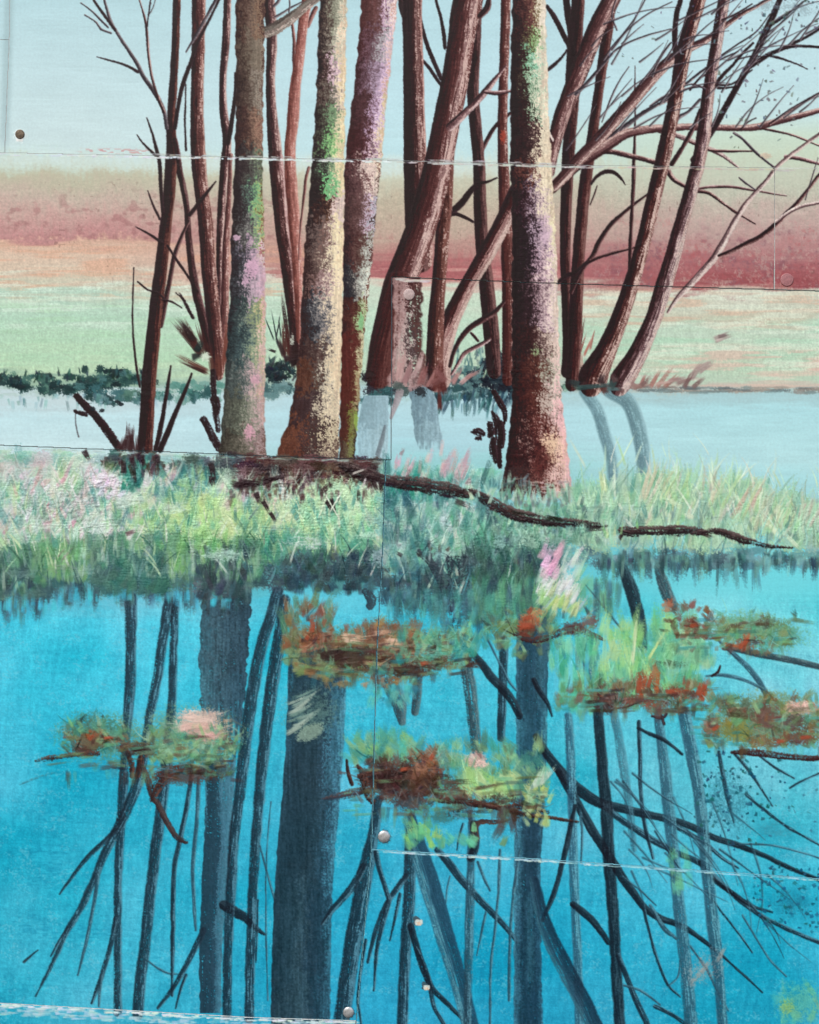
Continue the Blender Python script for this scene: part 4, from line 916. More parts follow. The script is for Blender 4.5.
t = Tree('thick trunk with lilac upper bark and a yellow green streak at its foot', 349, 455)
t.part('trunk', lambda: bole([(-80, 370, 404), (0, 362, 397.5), (60, 357, 391), (110, 351, 386), (155, 345.5, 382), (162, 345, 381), (200, 344, 377), (240, 343.5, 374), (290, 342.5, 369), (340, 341, 364), (375, 340.5, 361), (420, 340, 357.5), (456, 339.5, 355), (462, 340, 354)],
    [(-40, [(0, (70, 36, 38)), (0.4, (100, 58, 60)), (0.6, (126, 84, 86)), (0.75, (206, 170, 190)), (0.9, (224, 206, 190)), (1, (200, 150, 140))]),
     (10, [(0, (80, 42, 42)), (0.4, (104, 62, 60)), (0.58, (120, 84, 86)), (0.72, (196, 156, 184)), (0.88, (226, 204, 196)), (1, (206, 160, 150))]),
     (45, [(0, (72, 36, 38)), (0.3, (110, 74, 84)), (0.5, (120, 92, 100)), (0.7, (168, 164, 166)), (0.86, (214, 182, 196)), (1, (226, 190, 180))]),
     (75, [(0, (64, 34, 38)), (0.35, (112, 80, 92)), (0.6, (158, 132, 150)), (0.8, (200, 168, 196)), (0.93, (222, 188, 196)), (1, (206, 160, 150))]),
     (110, [(0, (62, 34, 36)), (0.45, (92, 56, 60)), (0.62, (150, 116, 136)), (0.78, (204, 172, 200)), (0.92, (226, 202, 190)), (1, (216, 190, 150))]),
     (150, [(0, (64, 32, 34)), (0.5, (84, 44, 46)), (0.66, (140, 104, 114)), (0.78, (200, 164, 180)), (0.9, (228, 208, 180)), (1, (214, 180, 146))]),
     (166, [(0, (76, 40, 42)), (0.3, (96, 60, 60)), (0.5, (196, 170, 160)), (0.75, (218, 190, 176)), (0.92, (226, 206, 178)), (1, (150, 110, 96))]),
     (185, [(0, (66, 40, 42)), (0.3, (100, 66, 66)), (0.55, (116, 80, 78)), (0.75, (206, 178, 168)), (0.92, (216, 196, 178)), (1, (120, 90, 80))]),
     (215, [(0, (64, 44, 46)), (0.35, (92, 60, 58)), (0.6, (122, 90, 88)), (0.78, (196, 166, 182)), (0.92, (176, 178, 186)), (1, (90, 70, 70))]),
     (250, [(0, (46, 34, 38)), (0.4, (86, 50, 48)), (0.65, (110, 82, 74)), (0.82, (164, 164, 152)), (0.95, (200, 196, 186)), (1, (110, 70, 66))]),
     (285, [(0, (36, 36, 44)), (0.35, (64, 60, 62)), (0.55, (134, 126, 118)), (0.78, (190, 194, 180)), (0.93, (214, 210, 190)), (1, (120, 80, 70))]),
     (318, [(0, (60, 36, 36)), (0.4, (88, 44, 40)), (0.62, (104, 74, 58)), (0.76, (150, 170, 114)), (0.9, (196, 200, 160)), (1, (130, 90, 70))]),
     (350, [(0, (88, 40, 36)), (0.5, (98, 44, 40)), (0.7, (112, 60, 50)), (0.85, (170, 160, 120)), (1, (206, 190, 150))]),
     (390, [(0, (88, 40, 34)), (0.5, (94, 44, 38)), (0.7, (112, 66, 50)), (0.86, (168, 156, 112)), (1, (150, 120, 90))]),
     (425, [(0, (80, 42, 38)), (0.45, (92, 50, 40)), (0.65, (126, 130, 62)), (0.82, (120, 116, 70)), (1, (70, 46, 40))]),
     (456, [(0, (70, 46, 42)), (0.5, (104, 88, 66)), (0.75, (124, 130, 76)), (1, (60, 40, 36))])], k=5, warp=0.25, vw=8))
t.part('green_patch', lambda: smear(361, 322, 4, 12, (132, 184, 130), dens=0.62, k=4, gys=3))
t.part('green_patch', lambda: smear(356, 420, 3, 16, (146, 172, 84), dens=0.6, k=6, gys=4))

t = Tree('thick mottled brown trunk with broad cream right edge, green patches and flared foot', 310, 456)
t.part('trunk', lambda: bole([(-80, 321, 350), (0, 320, 347), (50, 318, 346), (100, 316, 345), (150, 313, 344.5), (165, 312, 344.5), (200, 309, 344), (240, 305, 343.5), (280, 303, 343), (330, 300, 342), (360, 298, 341), (385, 295, 340.5), (405, 292, 340), (425, 288, 339.5), (440, 281, 339), (456, 277, 338.5), (462, 276, 338)],
    [(-40, [(0, (56, 38, 38)), (0.35, (104, 90, 80)), (0.65, (150, 146, 122)), (0.85, (206, 196, 172)), (1, (190, 170, 140))]),
     (15, [(0, (44, 30, 32)), (0.3, (92, 74, 66)), (0.5, (134, 132, 112)), (0.75, (168, 166, 142)), (0.9, (216, 204, 178)), (1, (206, 180, 150))]),
     (45, [(0, (42, 28, 30)), (0.3, (90, 76, 68)), (0.5, (150, 136, 122)), (0.65, (170, 170, 148)), (0.8, (224, 208, 180)), (1, (222, 190, 160))]),
     (70, [(0, (44, 28, 30)), (0.3, (90, 66, 62)), (0.5, (190, 156, 164)), (0.65, (210, 176, 186)), (0.8, (232, 212, 178)), (1, (226, 196, 156))]),
     (95, [(0, (48, 32, 32)), (0.3, (96, 78, 70)), (0.55, (124, 120, 106)), (0.7, (206, 180, 166)), (0.85, (234, 214, 176)), (1, (224, 196, 150))]),
     (118, [(0, (46, 34, 34)), (0.3, (84, 80, 68)), (0.5, (112, 150, 106)), (0.66, (130, 150, 114)), (0.8, (232, 214, 172)), (1, (220, 194, 150))]),
     (146, [(0, (40, 28, 30)), (0.25, (76, 70, 62)), (0.45, (116, 178, 108)), (0.62, (150, 196, 126)), (0.78, (230, 214, 166)), (1, (216, 190, 150))]),
     (166, [(0, (44, 32, 32)), (0.3, (60, 56, 52)), (0.5, (104, 130, 100)), (0.7, (150, 170, 126)), (0.8, (230, 212, 166)), (1, (220, 196, 150))]),
     (186, [(0, (40, 28, 30)), (0.3, (62, 48, 48)), (0.42, (112, 182, 116)), (0.7, (128, 190, 130)), (0.82, (224, 202, 160)), (1, (226, 204, 160))]),
     (206, [(0, (40, 28, 30)), (0.35, (66, 42, 40)), (0.55, (110, 76, 58)), (0.75, (200, 172, 166)), (0.88, (224, 196, 180)), (1, (214, 190, 180))]),
     (232, [(0, (58, 40, 40)), (0.3, (112, 92, 86)), (0.5, (126, 90, 80)), (0.68, (176, 150, 140)), (0.8, (234, 214, 172)), (1, (230, 206, 164))]),
     (262, [(0, (62, 40, 40)), (0.3, (104, 80, 74)), (0.5, (130, 104, 94)), (0.65, (196, 176, 152)), (0.8, (236, 216, 176)), (1, (232, 206, 164))]),
     (284, [(0, (58, 38, 38)), (0.3, (114, 84, 78)), (0.5, (158, 124, 122)), (0.64, (200, 172, 160)), (0.8, (232, 210, 172)), (1, (228, 204, 166))]),
     (305, [(0, (54, 38, 40)), (0.3, (60, 60, 66)), (0.5, (120, 116, 116)), (0.64, (176, 160, 146)), (0.8, (228, 206, 170)), (1, (226, 200, 166))]),
     (325, [(0, (60, 40, 40)), (0.3, (56, 56, 62)), (0.48, (110, 108, 110)), (0.64, (150, 136, 128)), (0.8, (226, 204, 168)), (1, (224, 198, 164))]),
     (350, [(0, (62, 40, 40)), (0.35, (84, 62, 58)), (0.55, (110, 92, 84)), (0.68, (196, 178, 152)), (0.85, (226, 204, 166)), (1, (222, 192, 156))]),
     (376, [(0, (84, 50, 40)), (0.3, (104, 64, 50)), (0.5, (90, 76, 70)), (0.66, (190, 176, 154)), (0.85, (224, 202, 164)), (1, (218, 190, 156))]),
     (405, [(0, (64, 42, 42)), (0.35, (72, 52, 54)), (0.55, (92, 74, 70)), (0.68, (190, 174, 150)), (0.85, (222, 202, 166)), (1, (200, 176, 150))]),
     (435, [(0, (92, 54, 42)), (0.25, (120, 70, 52)), (0.45, (74, 52, 52)), (0.66, (84, 66, 62)), (0.78, (206, 186, 152)), (0.92, (200, 184, 150)), (1, (120, 96, 84))]),
     (458, [(0, (92, 52, 40)), (0.25, (110, 62, 48)), (0.5, (66, 46, 46)), (0.7, (110, 90, 82)), (0.82, (190, 170, 140)), (1, (110, 86, 76))])], k=2, warp=0.3, vw=9))

t = Tree('tallest, thickest trunk right of centre, near-black left, cream right, its foot in grass', 538, 492)
t.part('trunk', lambda: bole([(-80, 512, 544), (0, 512, 545.5), (60, 511, 547), (110, 510.5, 549), (163, 510.5, 551), (200, 511, 553.5), (240, 512, 555.5), (284, 512, 557), (320, 512, 558.5), (370, 512, 560), (400, 511.5, 562), (430, 510, 565.5), (460, 506, 569), (480, 502, 571), (500, 497, 573)],
    [(-40, [(0, (46, 30, 32)), (0.35, (78, 46, 44)), (0.6, (120, 76, 66)), (0.78, (200, 170, 140)), (0.9, (226, 212, 186)), (1, (210, 190, 170))]),
     (15, [(0, (40, 28, 32)), (0.35, (84, 48, 46)), (0.55, (118, 74, 66)), (0.68, (150, 130, 96)), (0.8, (220, 206, 180)), (1, (222, 206, 186))]),
     (35, [(0, (40, 28, 32)), (0.35, (70, 44, 42)), (0.5, (110, 100, 70)), (0.66, (140, 180, 116)), (0.8, (218, 210, 180)), (1, (224, 206, 184))]),
     (60, [(0, (38, 26, 30)), (0.35, (64, 44, 42)), (0.5, (110, 150, 112)), (0.64, (140, 202, 166)), (0.78, (210, 210, 184)), (1, (226, 206, 180))]),
     (82, [(0, (40, 26, 30)), (0.4, (70, 52, 46)), (0.56, (142, 176, 140)), (0.7, (196, 204, 176)), (0.85, (226, 212, 184)), (1, (220, 196, 170))]),
     (105, [(0, (40, 26, 30)), (0.45, (66, 42, 42)), (0.6, (120, 150, 120)), (0.72, (200, 206, 176)), (0.86, (228, 214, 186)), (1, (222, 196, 166))]),
     (135, [(0, (42, 28, 32)), (0.5, (64, 40, 42)), (0.64, (112, 84, 78)), (0.76, (226, 210, 180)), (1, (224, 202, 172))]),
     (158, [(0, (44, 28, 32)), (0.5, (74, 48, 48)), (0.64, (176, 150, 132)), (0.78, (230, 212, 180)), (1, (222, 196, 166))]),
     (170, [(0, (44, 28, 32)), (0.35, (104, 58, 50)), (0.5, (120, 76, 70)), (0.66, (210, 188, 164)), (0.8, (230, 214, 180)), (1, (220, 196, 164))]),
     (200, [(0, (38, 26, 30)), (0.35, (66, 42, 48)), (0.55, (140, 114, 126)), (0.7, (206, 180, 172)), (0.84, (232, 214, 182)), (1, (214, 190, 160))]),
     (235, [(0, (40, 28, 32)), (0.38, (56, 40, 46)), (0.56, (150, 124, 138)), (0.72, (196, 164, 176)), (0.86, (232, 212, 186)), (1, (226, 212, 170))]),
     (265, [(0, (40, 28, 32)), (0.4, (52, 38, 44)), (0.55, (120, 92, 104)), (0.72, (206, 170, 180)), (0.88, (230, 206, 190)), (1, (214, 196, 170))]),
     (288, [(0, (38, 26, 30)), (0.35, (60, 42, 46)), (0.55, (128, 98, 104)), (0.72, (196, 164, 166)), (0.86, (220, 196, 186)), (1, (206, 184, 166))]),
     (315, [(0, (42, 28, 32)), (0.4, (64, 44, 48)), (0.58, (140, 110, 118)), (0.74, (204, 172, 174)), (0.88, (222, 200, 186)), (1, (216, 190, 172))]),
     (342, [(0, (44, 28, 30)), (0.4, (70, 42, 42)), (0.6, (112, 84, 80)), (0.76, (190, 164, 150)), (0.9, (222, 196, 180)), (1, (218, 186, 172))]),
     (370, [(0, (48, 28, 30)), (0.4, (84, 46, 42)), (0.58, (110, 66, 56)), (0.72, (150, 144, 126)), (0.88, (206, 190, 170)), (1, (222, 186, 178))]),
     (395, [(0, (46, 28, 32)), (0.4, (86, 44, 40)), (0.58, (104, 58, 50)), (0.74, (166, 150, 138)), (0.88, (214, 184, 172)), (1, (230, 182, 178))]),
     (420, [(0, (48, 30, 32)), (0.4, (80, 42, 40)), (0.6, (110, 58, 52)), (0.74, (176, 140, 132)), (0.88, (212, 172, 166)), (1, (232, 180, 176))]),
     (450, [(0, (50, 30, 34)), (0.4, (76, 40, 40)), (0.6, (104, 52, 48)), (0.72, (182, 138, 128)), (0.86, (226, 186, 160)), (1, (226, 172, 166))]),
     (480, [(0, (54, 42, 44)), (0.4, (84, 48, 46)), (0.6, (120, 70, 64)), (0.74, (196, 156, 146)), (0.88, (222, 180, 168)), (1, (220, 170, 170))])], k=10, warp=0.24, vw=9, fade=(486, 510)))
t.part('bark_fleck', lambda: smear(551, 445, 13, 24, (224, 190, 160), dens=0.42, gxs=2.4, gys=1.3, k=3))
t.part('bark_fleck', lambda: smear(544, 402, 10, 20, (196, 176, 164), dens=0.42, k=4, gxs=1.8, gys=1.6))
t.part('bark_fleck', lambda: smear(540, 462, 16, 22, (90, 46, 44), dens=0.35, k=5, gxs=2.4, gys=1.2))
t.part('bark_fleck', lambda: smear(536, 350, 7, 9, (150, 170, 126), dens=0.4, k=6))
t.part('bark_fleck', lambda: smear(560, 420, 5, 30, (234, 186, 186), dens=0.5, k=7, gys=3))
t.part('bark_fleck', lambda: smear(545, 232, 8, 26, (206, 176, 190), dens=0.4, k=8))
t.part('bark_fleck', lambda: smear(527, 440, 12, 36, (150, 120, 112), dens=0.16, k=9, gxs=1.2, gys=1.2))
def deadstem():
    for p in [[(506, 418, 4), (502, 430, 4), (499, 446, 5), (500, 466, 5)], [(498, 424, 3), (494, 430, 3), (490, 434, 3)], [(494, 392, 5), (500, 402, 6), (505, 412, 6), (505, 420, 4)], [(492, 412, 3), (496, 420, 7), (499, 430, 9), (498, 440, 6)], [(490, 424, 6), (491, 432, 8), (490, 436, 5)], [(493, 440, 6), (494, 452, 8), (496, 462, 4)], [(500, 424, 7), (502, 434, 7), (501, 446, 5)], [(472, 432, 3), (478, 432, 8), (482, 434, 6)], [(476, 438, 3), (480, 438, 4)]]:
        limb(p, BK, dry=0.2, k=int(p[0][0]) % 20, wob=1.4)
single('painted_dead_twig', 'dark broken upright twigs in the pale pond beside the tallest trunk', 'twig', deadstem)
# ------------------------------------------------------------------ dark reflections in the turquoise water
NV = [(0, (28, 36, 46)), (0.4, (33, 46, 57)), (0.75, (44, 66, 80)), (1, (76, 114, 130))]      # navy glaze
NL = [(0, (42, 66, 80)), (0.5, (54, 86, 101)), (1, (84, 132, 148))]                          # paler glaze
ND = [(0, (24, 28, 36)), (0.5, (30, 37, 46)), (1, (48, 62, 72))]                           # darkest
NG = [(0, (40, 50, 57)), (0.5, (54, 67, 74)), (1, (92, 112, 116))]                           # grey
RG = 'dark tree reflections in the turquoise water'
class Refl(Thing):
    def __init__(s, label, x, y):
        Thing.__init__(s, 'painted_reflection', label, 'reflection', x, y, RG)
    def trunk(s, pts, st=NV, **kw):
        d = dict(a=0.88, dry=0.2, warp=1.3, h=0.04, soft=1.2, wob=1.2, con=1.0, light=0.16); d.update(kw)
        return s.part('reflected_trunk', lambda: limb(pts, st, **d))
    def branch(s, pts, st=NV, **kw):
        d = dict(a=0.9, dry=0.16, warp=1.0, h=0.04, soft=0.9, wob=0.8, con=1.0); d.update(kw)
        return s.part('reflected_branch', lambda: limb(pts, st, **d))

t = Refl('thin straight dark reflection furthest left, running from bank to bottom joint', 131, 640)
t.trunk([(131, 598, 13), (131, 640, 11), (130, 690, 11), (126, 740, 9), (123, 790, 9), (120, 840, 9), (118, 900, 8), (118, 1012, 8)], NV, k=1)
t.branch([(116, 918, 5), (111, 944, 5), (102, 975, 5), (92, 1003, 3)], NV, k=2)
t.branch([(103, 970, 3), (100, 990, 3), (99, 1006, 2)], NL, k=3)
t = Refl('leaning dark reflection crossing the furthest left one, fanning into twigs at lower left', 163, 640)
t.trunk([(173, 588, 11), (168, 612, 11), (163, 640, 10), (158, 675, 9), (150, 715, 9), (144, 752, 10), (137, 784, 11), (126, 812, 10), (116, 832, 9), (104, 856, 8), (93, 882, 7.5), (82, 906, 7), (68, 930, 6), (54, 960, 4), (36, 996, 2)], NV, k=3)
t.branch([(116, 830, 5), (104, 842, 5), (88, 857, 4.4), (74, 874, 3.6), (60, 894, 2)], NV, k=4)
t.branch([(98, 874, 5), (96, 892, 4), (90, 925, 3.6), (84, 952, 3), (78, 975, 1.8)], NL, k=5)
t.branch([(68, 928, 3), (60, 940, 3), (51, 956, 1.6)], NV, k=6)
t.branch([(24, 962, 2), (31, 956, 2), (38, 950, 1)], ND, k=7)
t = Refl('slim leaning reflection passing behind the salmon dabbed left island, right of the twig fan', 161, 812)
t.trunk([(176, 590, 8), (174, 640, 8), (172, 700, 9), (167, 760, 11), (161, 810, 11), (155, 855, 11), (150, 900, 11), (145, 945, 11), (140, 985, 11), (138, 1014, 11)], NV, k=8)
t.branch([(147, 960, 2), (158, 968, 2.4), (168, 973, 2), (180, 974, 1.4)], NL, k=9)
t.branch([(192, 774, 5), (187, 805, 5), (180, 840, 5), (174, 872, 5), (173, 930, 4.5), (172, 995, 3)], NV, k=10)
t.branch([(199, 778, 4), (197, 820, 4), (193, 865, 4), (194, 900, 4), (196, 930, 2)], NL, k=11)
t.branch([(204, 930, 6), (190, 958, 5.6), (175, 985, 5), (158, 1008, 3)], NV, k=12)
t.branch([(186, 975, 3), (180, 992, 2.6), (176, 1008, 1.6)], NV, k=13)

t = Refl('broad grey two-toned reflection passing right behind the salmon dabbed left island', 226, 620)
t.part('reflected_trunk', lambda: bole([(570, 204, 252), (600, 202, 252), (640, 200, 248), (690, 199, 246), (720, 202, 242), (760, 205, 238), (800, 206, 236)], [(570, [(0, (44, 58, 66)), (0.4, (58, 76, 84)), (0.8, (50, 68, 78)), (1, (60, 84, 94))]), (640, [(0, (60, 98, 112)), (0.3, (64, 92, 104)), (0.7, (54, 80, 94)), (1, (48, 72, 86))]), (700, [(0, (66, 112, 126)), (0.4, (62, 92, 106)), (1, (50, 80, 96))])], k=2, wob=2, warp=0.35, fade=(690, 800), dry=0.06, gx_=1.6, gy_=6, light=0.3, h=0.05, speck=0.1))
t.part('reflected_trunk', lambda: bole([(760, 206, 236), (800, 205, 233), (850, 204, 231), (900, 201, 226), (950, 199, 222), (1012, 200, 221)], [(760, [(0, (60, 104, 122)), (0.1, (34, 44, 56)), (0.4, (40, 54, 66)), (0.5, (64, 98, 116)), (1, (80, 124, 142))]), (880, [(0, (36, 50, 62)), (0.55, (40, 54, 68)), (0.66, (66, 98, 116)), (1, (78, 122, 140))]), (1012, [(0, (36, 48, 60)), (0.65, (42, 56, 70)), (0.78, (64, 96, 114)), (1, (76, 120, 138))])], k=4, wob=1, warp=0.12, dry=0.12, gx_=1.3, gy_=14, light=0.2, h=0.05, a=0.86, speck=0.08))
t.branch([(224, 905, 10), (236, 912, 10), (246, 918, 9), (256, 928, 6), (264, 934, 3)], ND, k=5, wob=1.4)
t = Refl('left of two parallel slender reflections between broad grey and widest dark ones', 244, 752)
t.trunk([(278, 592, 12), (270, 620, 11), (262, 645, 12), (253, 690, 12), (246, 740, 12), (240, 790, 11), (234, 840, 10), (231, 890, 10), (228, 950, 9), (227, 1016, 9)], NV, k=6)
t = Refl('right of two parallel slender reflections, nearest the widest dark one', 262, 771)
t.trunk([(285, 600, 10), (279, 640, 13), (270, 700, 13), (264, 750, 12), (260, 790, 11), (256, 840, 10), (253, 890, 10), (251, 950, 10), (249, 1018, 10)], NV, k=7)
t.branch([(260, 846, 2), (266, 868, 2), (272, 890, 2), (276, 905, 1.4)], NL, k=8)
t.branch([(271, 802, 1.4), (267, 850, 1.6), (266, 920, 1.6), (268, 1000, 1.4)], NL, k=9)
t.branch([(258, 900, 2), (257, 940, 2), (256, 962, 1.6)], NV, k=9)

t = Refl('widest dark navy reflection, streaked from top to bottom', 315, 850)
t.part('reflected_trunk', lambda: bole([(640, 289, 345), (690, 288, 346), (740, 286, 344), (800, 282, 340), (850, 277, 335), (900, 274, 332), (950, 272, 331), (1030, 271, 330)],
    [(640, [(0, (50, 84, 100)), (0.12, (40, 52, 62)), (0.6, (44, 60, 72)), (0.7, (66, 94, 108)), (0.78, (46, 64, 78)), (0.9, (60, 100, 118)), (1, (84, 144, 162))]),
     (740, [(0, (44, 64, 78)), (0.15, (36, 46, 56)), (0.55, (40, 52, 62)), (0.66, (46, 62, 76)), (0.74, (66, 104, 122)), (0.84, (50, 82, 100)), (0.9, (72, 122, 142)), (1, (76, 132, 152))]),
     (840, [(0, (40, 56, 68)), (0.25, (34, 46, 56)), (0.6, (40, 52, 62)), (0.72, (50, 70, 84)), (0.82, (42, 62, 78)), (0.9, (66, 112, 132)), (1, (70, 124, 144))]),
     (930, [(0, (34, 46, 56)), (0.35, (44, 58, 68)), (0.5, (62, 78, 88)), (0.6, (38, 50, 62)), (0.85, (40, 58, 72)), (1, (56, 98, 116))]),
     (1024, [(0, (36, 46, 56)), (0.3, (50, 64, 74)), (0.5, (60, 78, 88)), (0.7, (38, 50, 62)), (1, (54, 94, 112))])], k=6, wob=0.7, warp=0.13, gx_=1.4, gy_=26, vw=14, light=0.34, dry=0, a=0.89, h=0.05, speck=0.08))
t = Refl('dark reflection bending along the lower joint, its branch reaching left to the widest one', 355, 930)
t.trunk([(378, 800, 9), (374, 830, 11), (369, 855, 14), (364, 880, 17), (358, 915, 17), (352, 950, 17), (347, 985, 17), (341, 1024, 16)], NV, k=9)
t.branch([(364, 866, 7), (354, 884, 8), (342, 899, 7), (333, 909, 6), (322, 924, 3)], NV, k=10)
t.branch([(366, 940, 3), (361, 970, 3), (358, 1000, 3), (360, 1015, 2)], NV, k=11)
t = Refl('upright dark reflection just left of the chipped nail holes, with forked branches', 408, 930)
t.trunk([(412, 826, 12), (410, 860, 12), (409, 900, 12), (406, 940, 11), (404, 980, 11), (402, 1030, 11)], NV, k=12)
t.branch([(406, 876, 6), (396, 890, 6), (386, 905, 5), (376, 930, 5), (368, 962, 3)], NV, k=13)
t.branch([(376, 852, 5), (380, 870, 5), (386, 890, 5), (389, 902, 5), (383, 922, 5), (377, 950, 4), (374, 990, 2)], NV, k=14)
t.branch([(400, 894, 3), (395, 918, 3), (390, 940, 1.6)], NV, k=15)
t.branch([(411, 926, 7), (418, 952, 7), (425, 972, 7), (432, 988, 6), (446, 1002, 5), (462, 1018, 4)], ND, k=16)
t.branch([(416, 948, 3), (422, 960, 3), (430, 985, 5), (434, 1006, 4), (444, 1024, 4)], NV, k=17)
t = Refl('thick pale edged reflection slanting right from below the central island', 445, 930)
t.trunk([(410, 820, 14), (417, 845, 18), (426, 872, 20), (436, 905, 20), (446, 940, 19), (456, 972, 18), (464, 1000, 17), (472, 1032, 17)], [(0, (56, 100, 118)), (0.2, (92, 144, 158)), (0.36, (48, 84, 104)), (0.6, (36, 60, 78)), (1, (40, 70, 90))], k=18, warp=0.35)
t.branch([(437, 850, 6), (448, 862, 8), (462, 880, 8), (478, 898, 7), (492, 912, 6.5), (505, 926, 6), (517, 941, 4)], NV, k=19)
t = Refl('slim pale reflection between the thick slanting one and the one under the tallest trunk', 469, 930)
t.trunk([(472, 820, 7), (471, 860, 8), (470, 900, 9), (469, 940, 9), (468, 985, 8), (467, 1026, 7)], NL, k=1)
t.branch([(474, 824, 8), (475, 845, 9), (471, 858, 8)], ND, k=2)
t.branch([(500, 850, 3), (499, 880, 3), (496, 920, 2.6), (491, 965, 2.4), (490, 1020, 2.4)], NL, k=3)
t.branch([(478, 862, 3), (484, 878, 2.6), (490, 890, 2)], NL, k=4)
t.branch([(486, 912, 2.4), (482, 930, 2.4), (477, 955, 1.4)], NL, k=5)
t.branch([(463, 824, 2.4), (459, 838, 2), (457, 850, 1.4)], NV, k=5)
t.branch([(450, 876, 2), (447, 890, 2), (446, 902, 1.2)], NL, k=6)
t = Refl('broad dark reflection directly under the tallest trunk, running to the bottom', 528, 800)
t.part('reflected_trunk', lambda: bole([(590, 518, 552), (640, 516, 549), (700, 516, 547), (740, 516, 547), (800, 516, 545), (850, 514, 541), (900, 514, 540), (950, 514, 541), (1032, 514, 543)],
    [(600, [(0, (40, 70, 88)), (0.4, (38, 60, 76)), (1, (48, 84, 102))]), (660, [(0, (52, 86, 104)), (0.2, (36, 58, 74)), (0.6, (40, 62, 78)), (0.75, (56, 88, 104)), (1, (46, 78, 96))]), (760, [(0, (60, 108, 126)), (0.3, (42, 70, 86)), (0.7, (40, 66, 84)), (1, (70, 124, 140))]), (850, [(0, (74, 128, 148)), (0.2, (54, 90, 108)), (0.35, (36, 54, 70)), (0.75, (34, 50, 66)), (1, (50, 86, 104))]), (940, [(0, (70, 118, 138)), (0.3, (34, 50, 66)), (0.6, (52, 84, 100)), (0.75, (36, 54, 70)), (1, (48, 84, 104))]), (1030, [(0, (60, 106, 126)), (0.3, (36, 56, 72)), (0.8, (36, 56, 74)), (1, (54, 100, 120))])], k=8, wob=0.8, warp=0.13, gx_=1.4, gy_=22, vw=12, light=0.3, dry=0.02, a=0.88, h=0.05, speck=0.08))
t.branch([(520, 850, 3), (514, 890, 3), (510, 940, 3), (509, 1000, 3)], NL, k=6)
t = Refl('short ragged dark reflections above the central island, left of the tallest trunk reflection', 472, 690)
t.trunk([(466, 662, 12), (470, 690, 13), (473, 716, 12), (476, 742, 11), (478, 760, 8)], NG, k=7, dry=0.3)
t.branch([(504, 640, 9), (503, 672, 9), (502, 705, 9), (501, 738, 8)], NV, k=8)
t.branch([(418, 676, 10), (417, 695, 9), (415, 712, 8)], NG, k=9, dry=0.3)
t.branch([(390, 684, 16), (398, 700, 16), (402, 722, 8)], NG, k=9, dry=0.35)
t = Refl('long forked dark branch reflection sweeping down to the right edge', 574, 782)
t.branch([(472, 652, 6), (482, 664, 8), (492, 678, 9), (504, 690, 9), (514, 704, 8), (520, 716, 7)], ND, k=9)
t.branch([(488, 640, 2.4), (498, 660, 2.6), (508, 680, 3), (516, 690, 2)], NL, k=10)
t.branch([(534, 680, 5), (539, 690, 5), (548, 704, 4), (552, 716, 2)], ND, k=11)
t.branch([(536, 736, 6), (544, 750, 8), (556, 766, 10), (570, 782, 11), (586, 795, 11), (602, 804, 10), (620, 808, 9), (645, 814, 8), (668, 819, 7.5), (690, 826, 7), (715, 838, 6.5), (740, 846, 6), (765, 856, 5), (790, 868, 4.5), (815, 878, 4), (850, 892, 3)], ND, k=12, dry=0.05)
t.branch([(560, 772, 9), (570, 790, 9), (580, 808, 9), (592, 830, 9), (604, 848, 9), (614, 864, 9), (624, 880, 9), (634, 894, 8), (645, 908, 7.5), (660, 918, 7), (680, 925, 6), (700, 938, 4.5), (720, 954, 3), (745, 976, 2), (762, 992, 1.4)], ND, k=13, dry=0.05)
t.branch([(604, 806, 6), (622, 820, 6.5), (640, 832, 7), (660, 844, 6.5), (680, 854, 6), (700, 863, 6), (722, 884, 5), (742, 902, 5), (762, 916, 4.5), (790, 930, 4.5), (822, 943, 4), (850, 952, 3)], NV, k=14)
t.branch([(668, 822, 5), (690, 834, 5), (706, 844, 4), (722, 858, 3.4), (738, 868, 2)], NV, k=15)
t.branch([(700, 862, 4), (714, 880, 4.4), (734, 894, 4.4), (752, 906, 3.6), (772, 912, 2)], ND, k=15)
t.branch([(644, 910, 3), (650, 935, 3), (658, 962, 3), (668, 985, 3), (680, 996, 2)], NV, k=16)
t.branch([(690, 946, 2.4), (706, 968, 2.4), (716, 988, 2.4), (728, 1010, 1.6)], NL, k=17)
t.branch([(706, 890, 2), (724, 915, 2.2), (740, 935, 2), (752, 952, 1.4)], NV, k=18)
t.branch([(742, 915, 2), (756, 938, 2), (770, 960, 2), (786, 976, 1.4)], NL, k=19)
t.branch([(622, 876, 2), (640, 890, 2), (656, 905, 1.6)], NL, k=1)
t.branch([(650, 905, 3), (664, 928, 5), (676, 938, 3)], NL, k=2)
t.branch([(668, 986, 1.6), (678, 976, 1.6), (680, 960, 1.2)], NL, k=3)
t = Refl('upright near-black reflection crossing the sweeping branch', 607, 809)
t.trunk([(596, 694, 8), (599, 725, 10), (602, 765, 11), (606, 805, 12), (608, 845, 12), (611, 885, 12), (614, 930, 11), (617, 980, 11), (620, 1034, 11)], ND, k=4, dry=0.05)
t.branch([(618, 955, 5), (626, 975, 5.5), (636, 1000, 6), (648, 1026, 6)], NV, k=5)
t.branch([(624, 985, 3), (640, 990, 2.6), (660, 1004, 2)], NL, k=6)
t.branch([(655, 1006, 4), (668, 1012, 4), (686, 1024, 4)], NV, k=7)
t = Refl('slim greyish upright reflection just left of the near-black one', 572, 809)
t.trunk([(568, 716, 8), (570, 745, 9), (572, 800, 9), (573, 850, 9), (575, 900, 9), (577, 950, 9), (580, 1034, 9)], [(0, (48, 84, 104)), (0.5, (60, 104, 124)), (1, (90, 146, 162))], k=8)
t.branch([(575, 806, 4), (570, 828, 5), (566, 848, 6), (563, 862, 5)], ND, k=9)
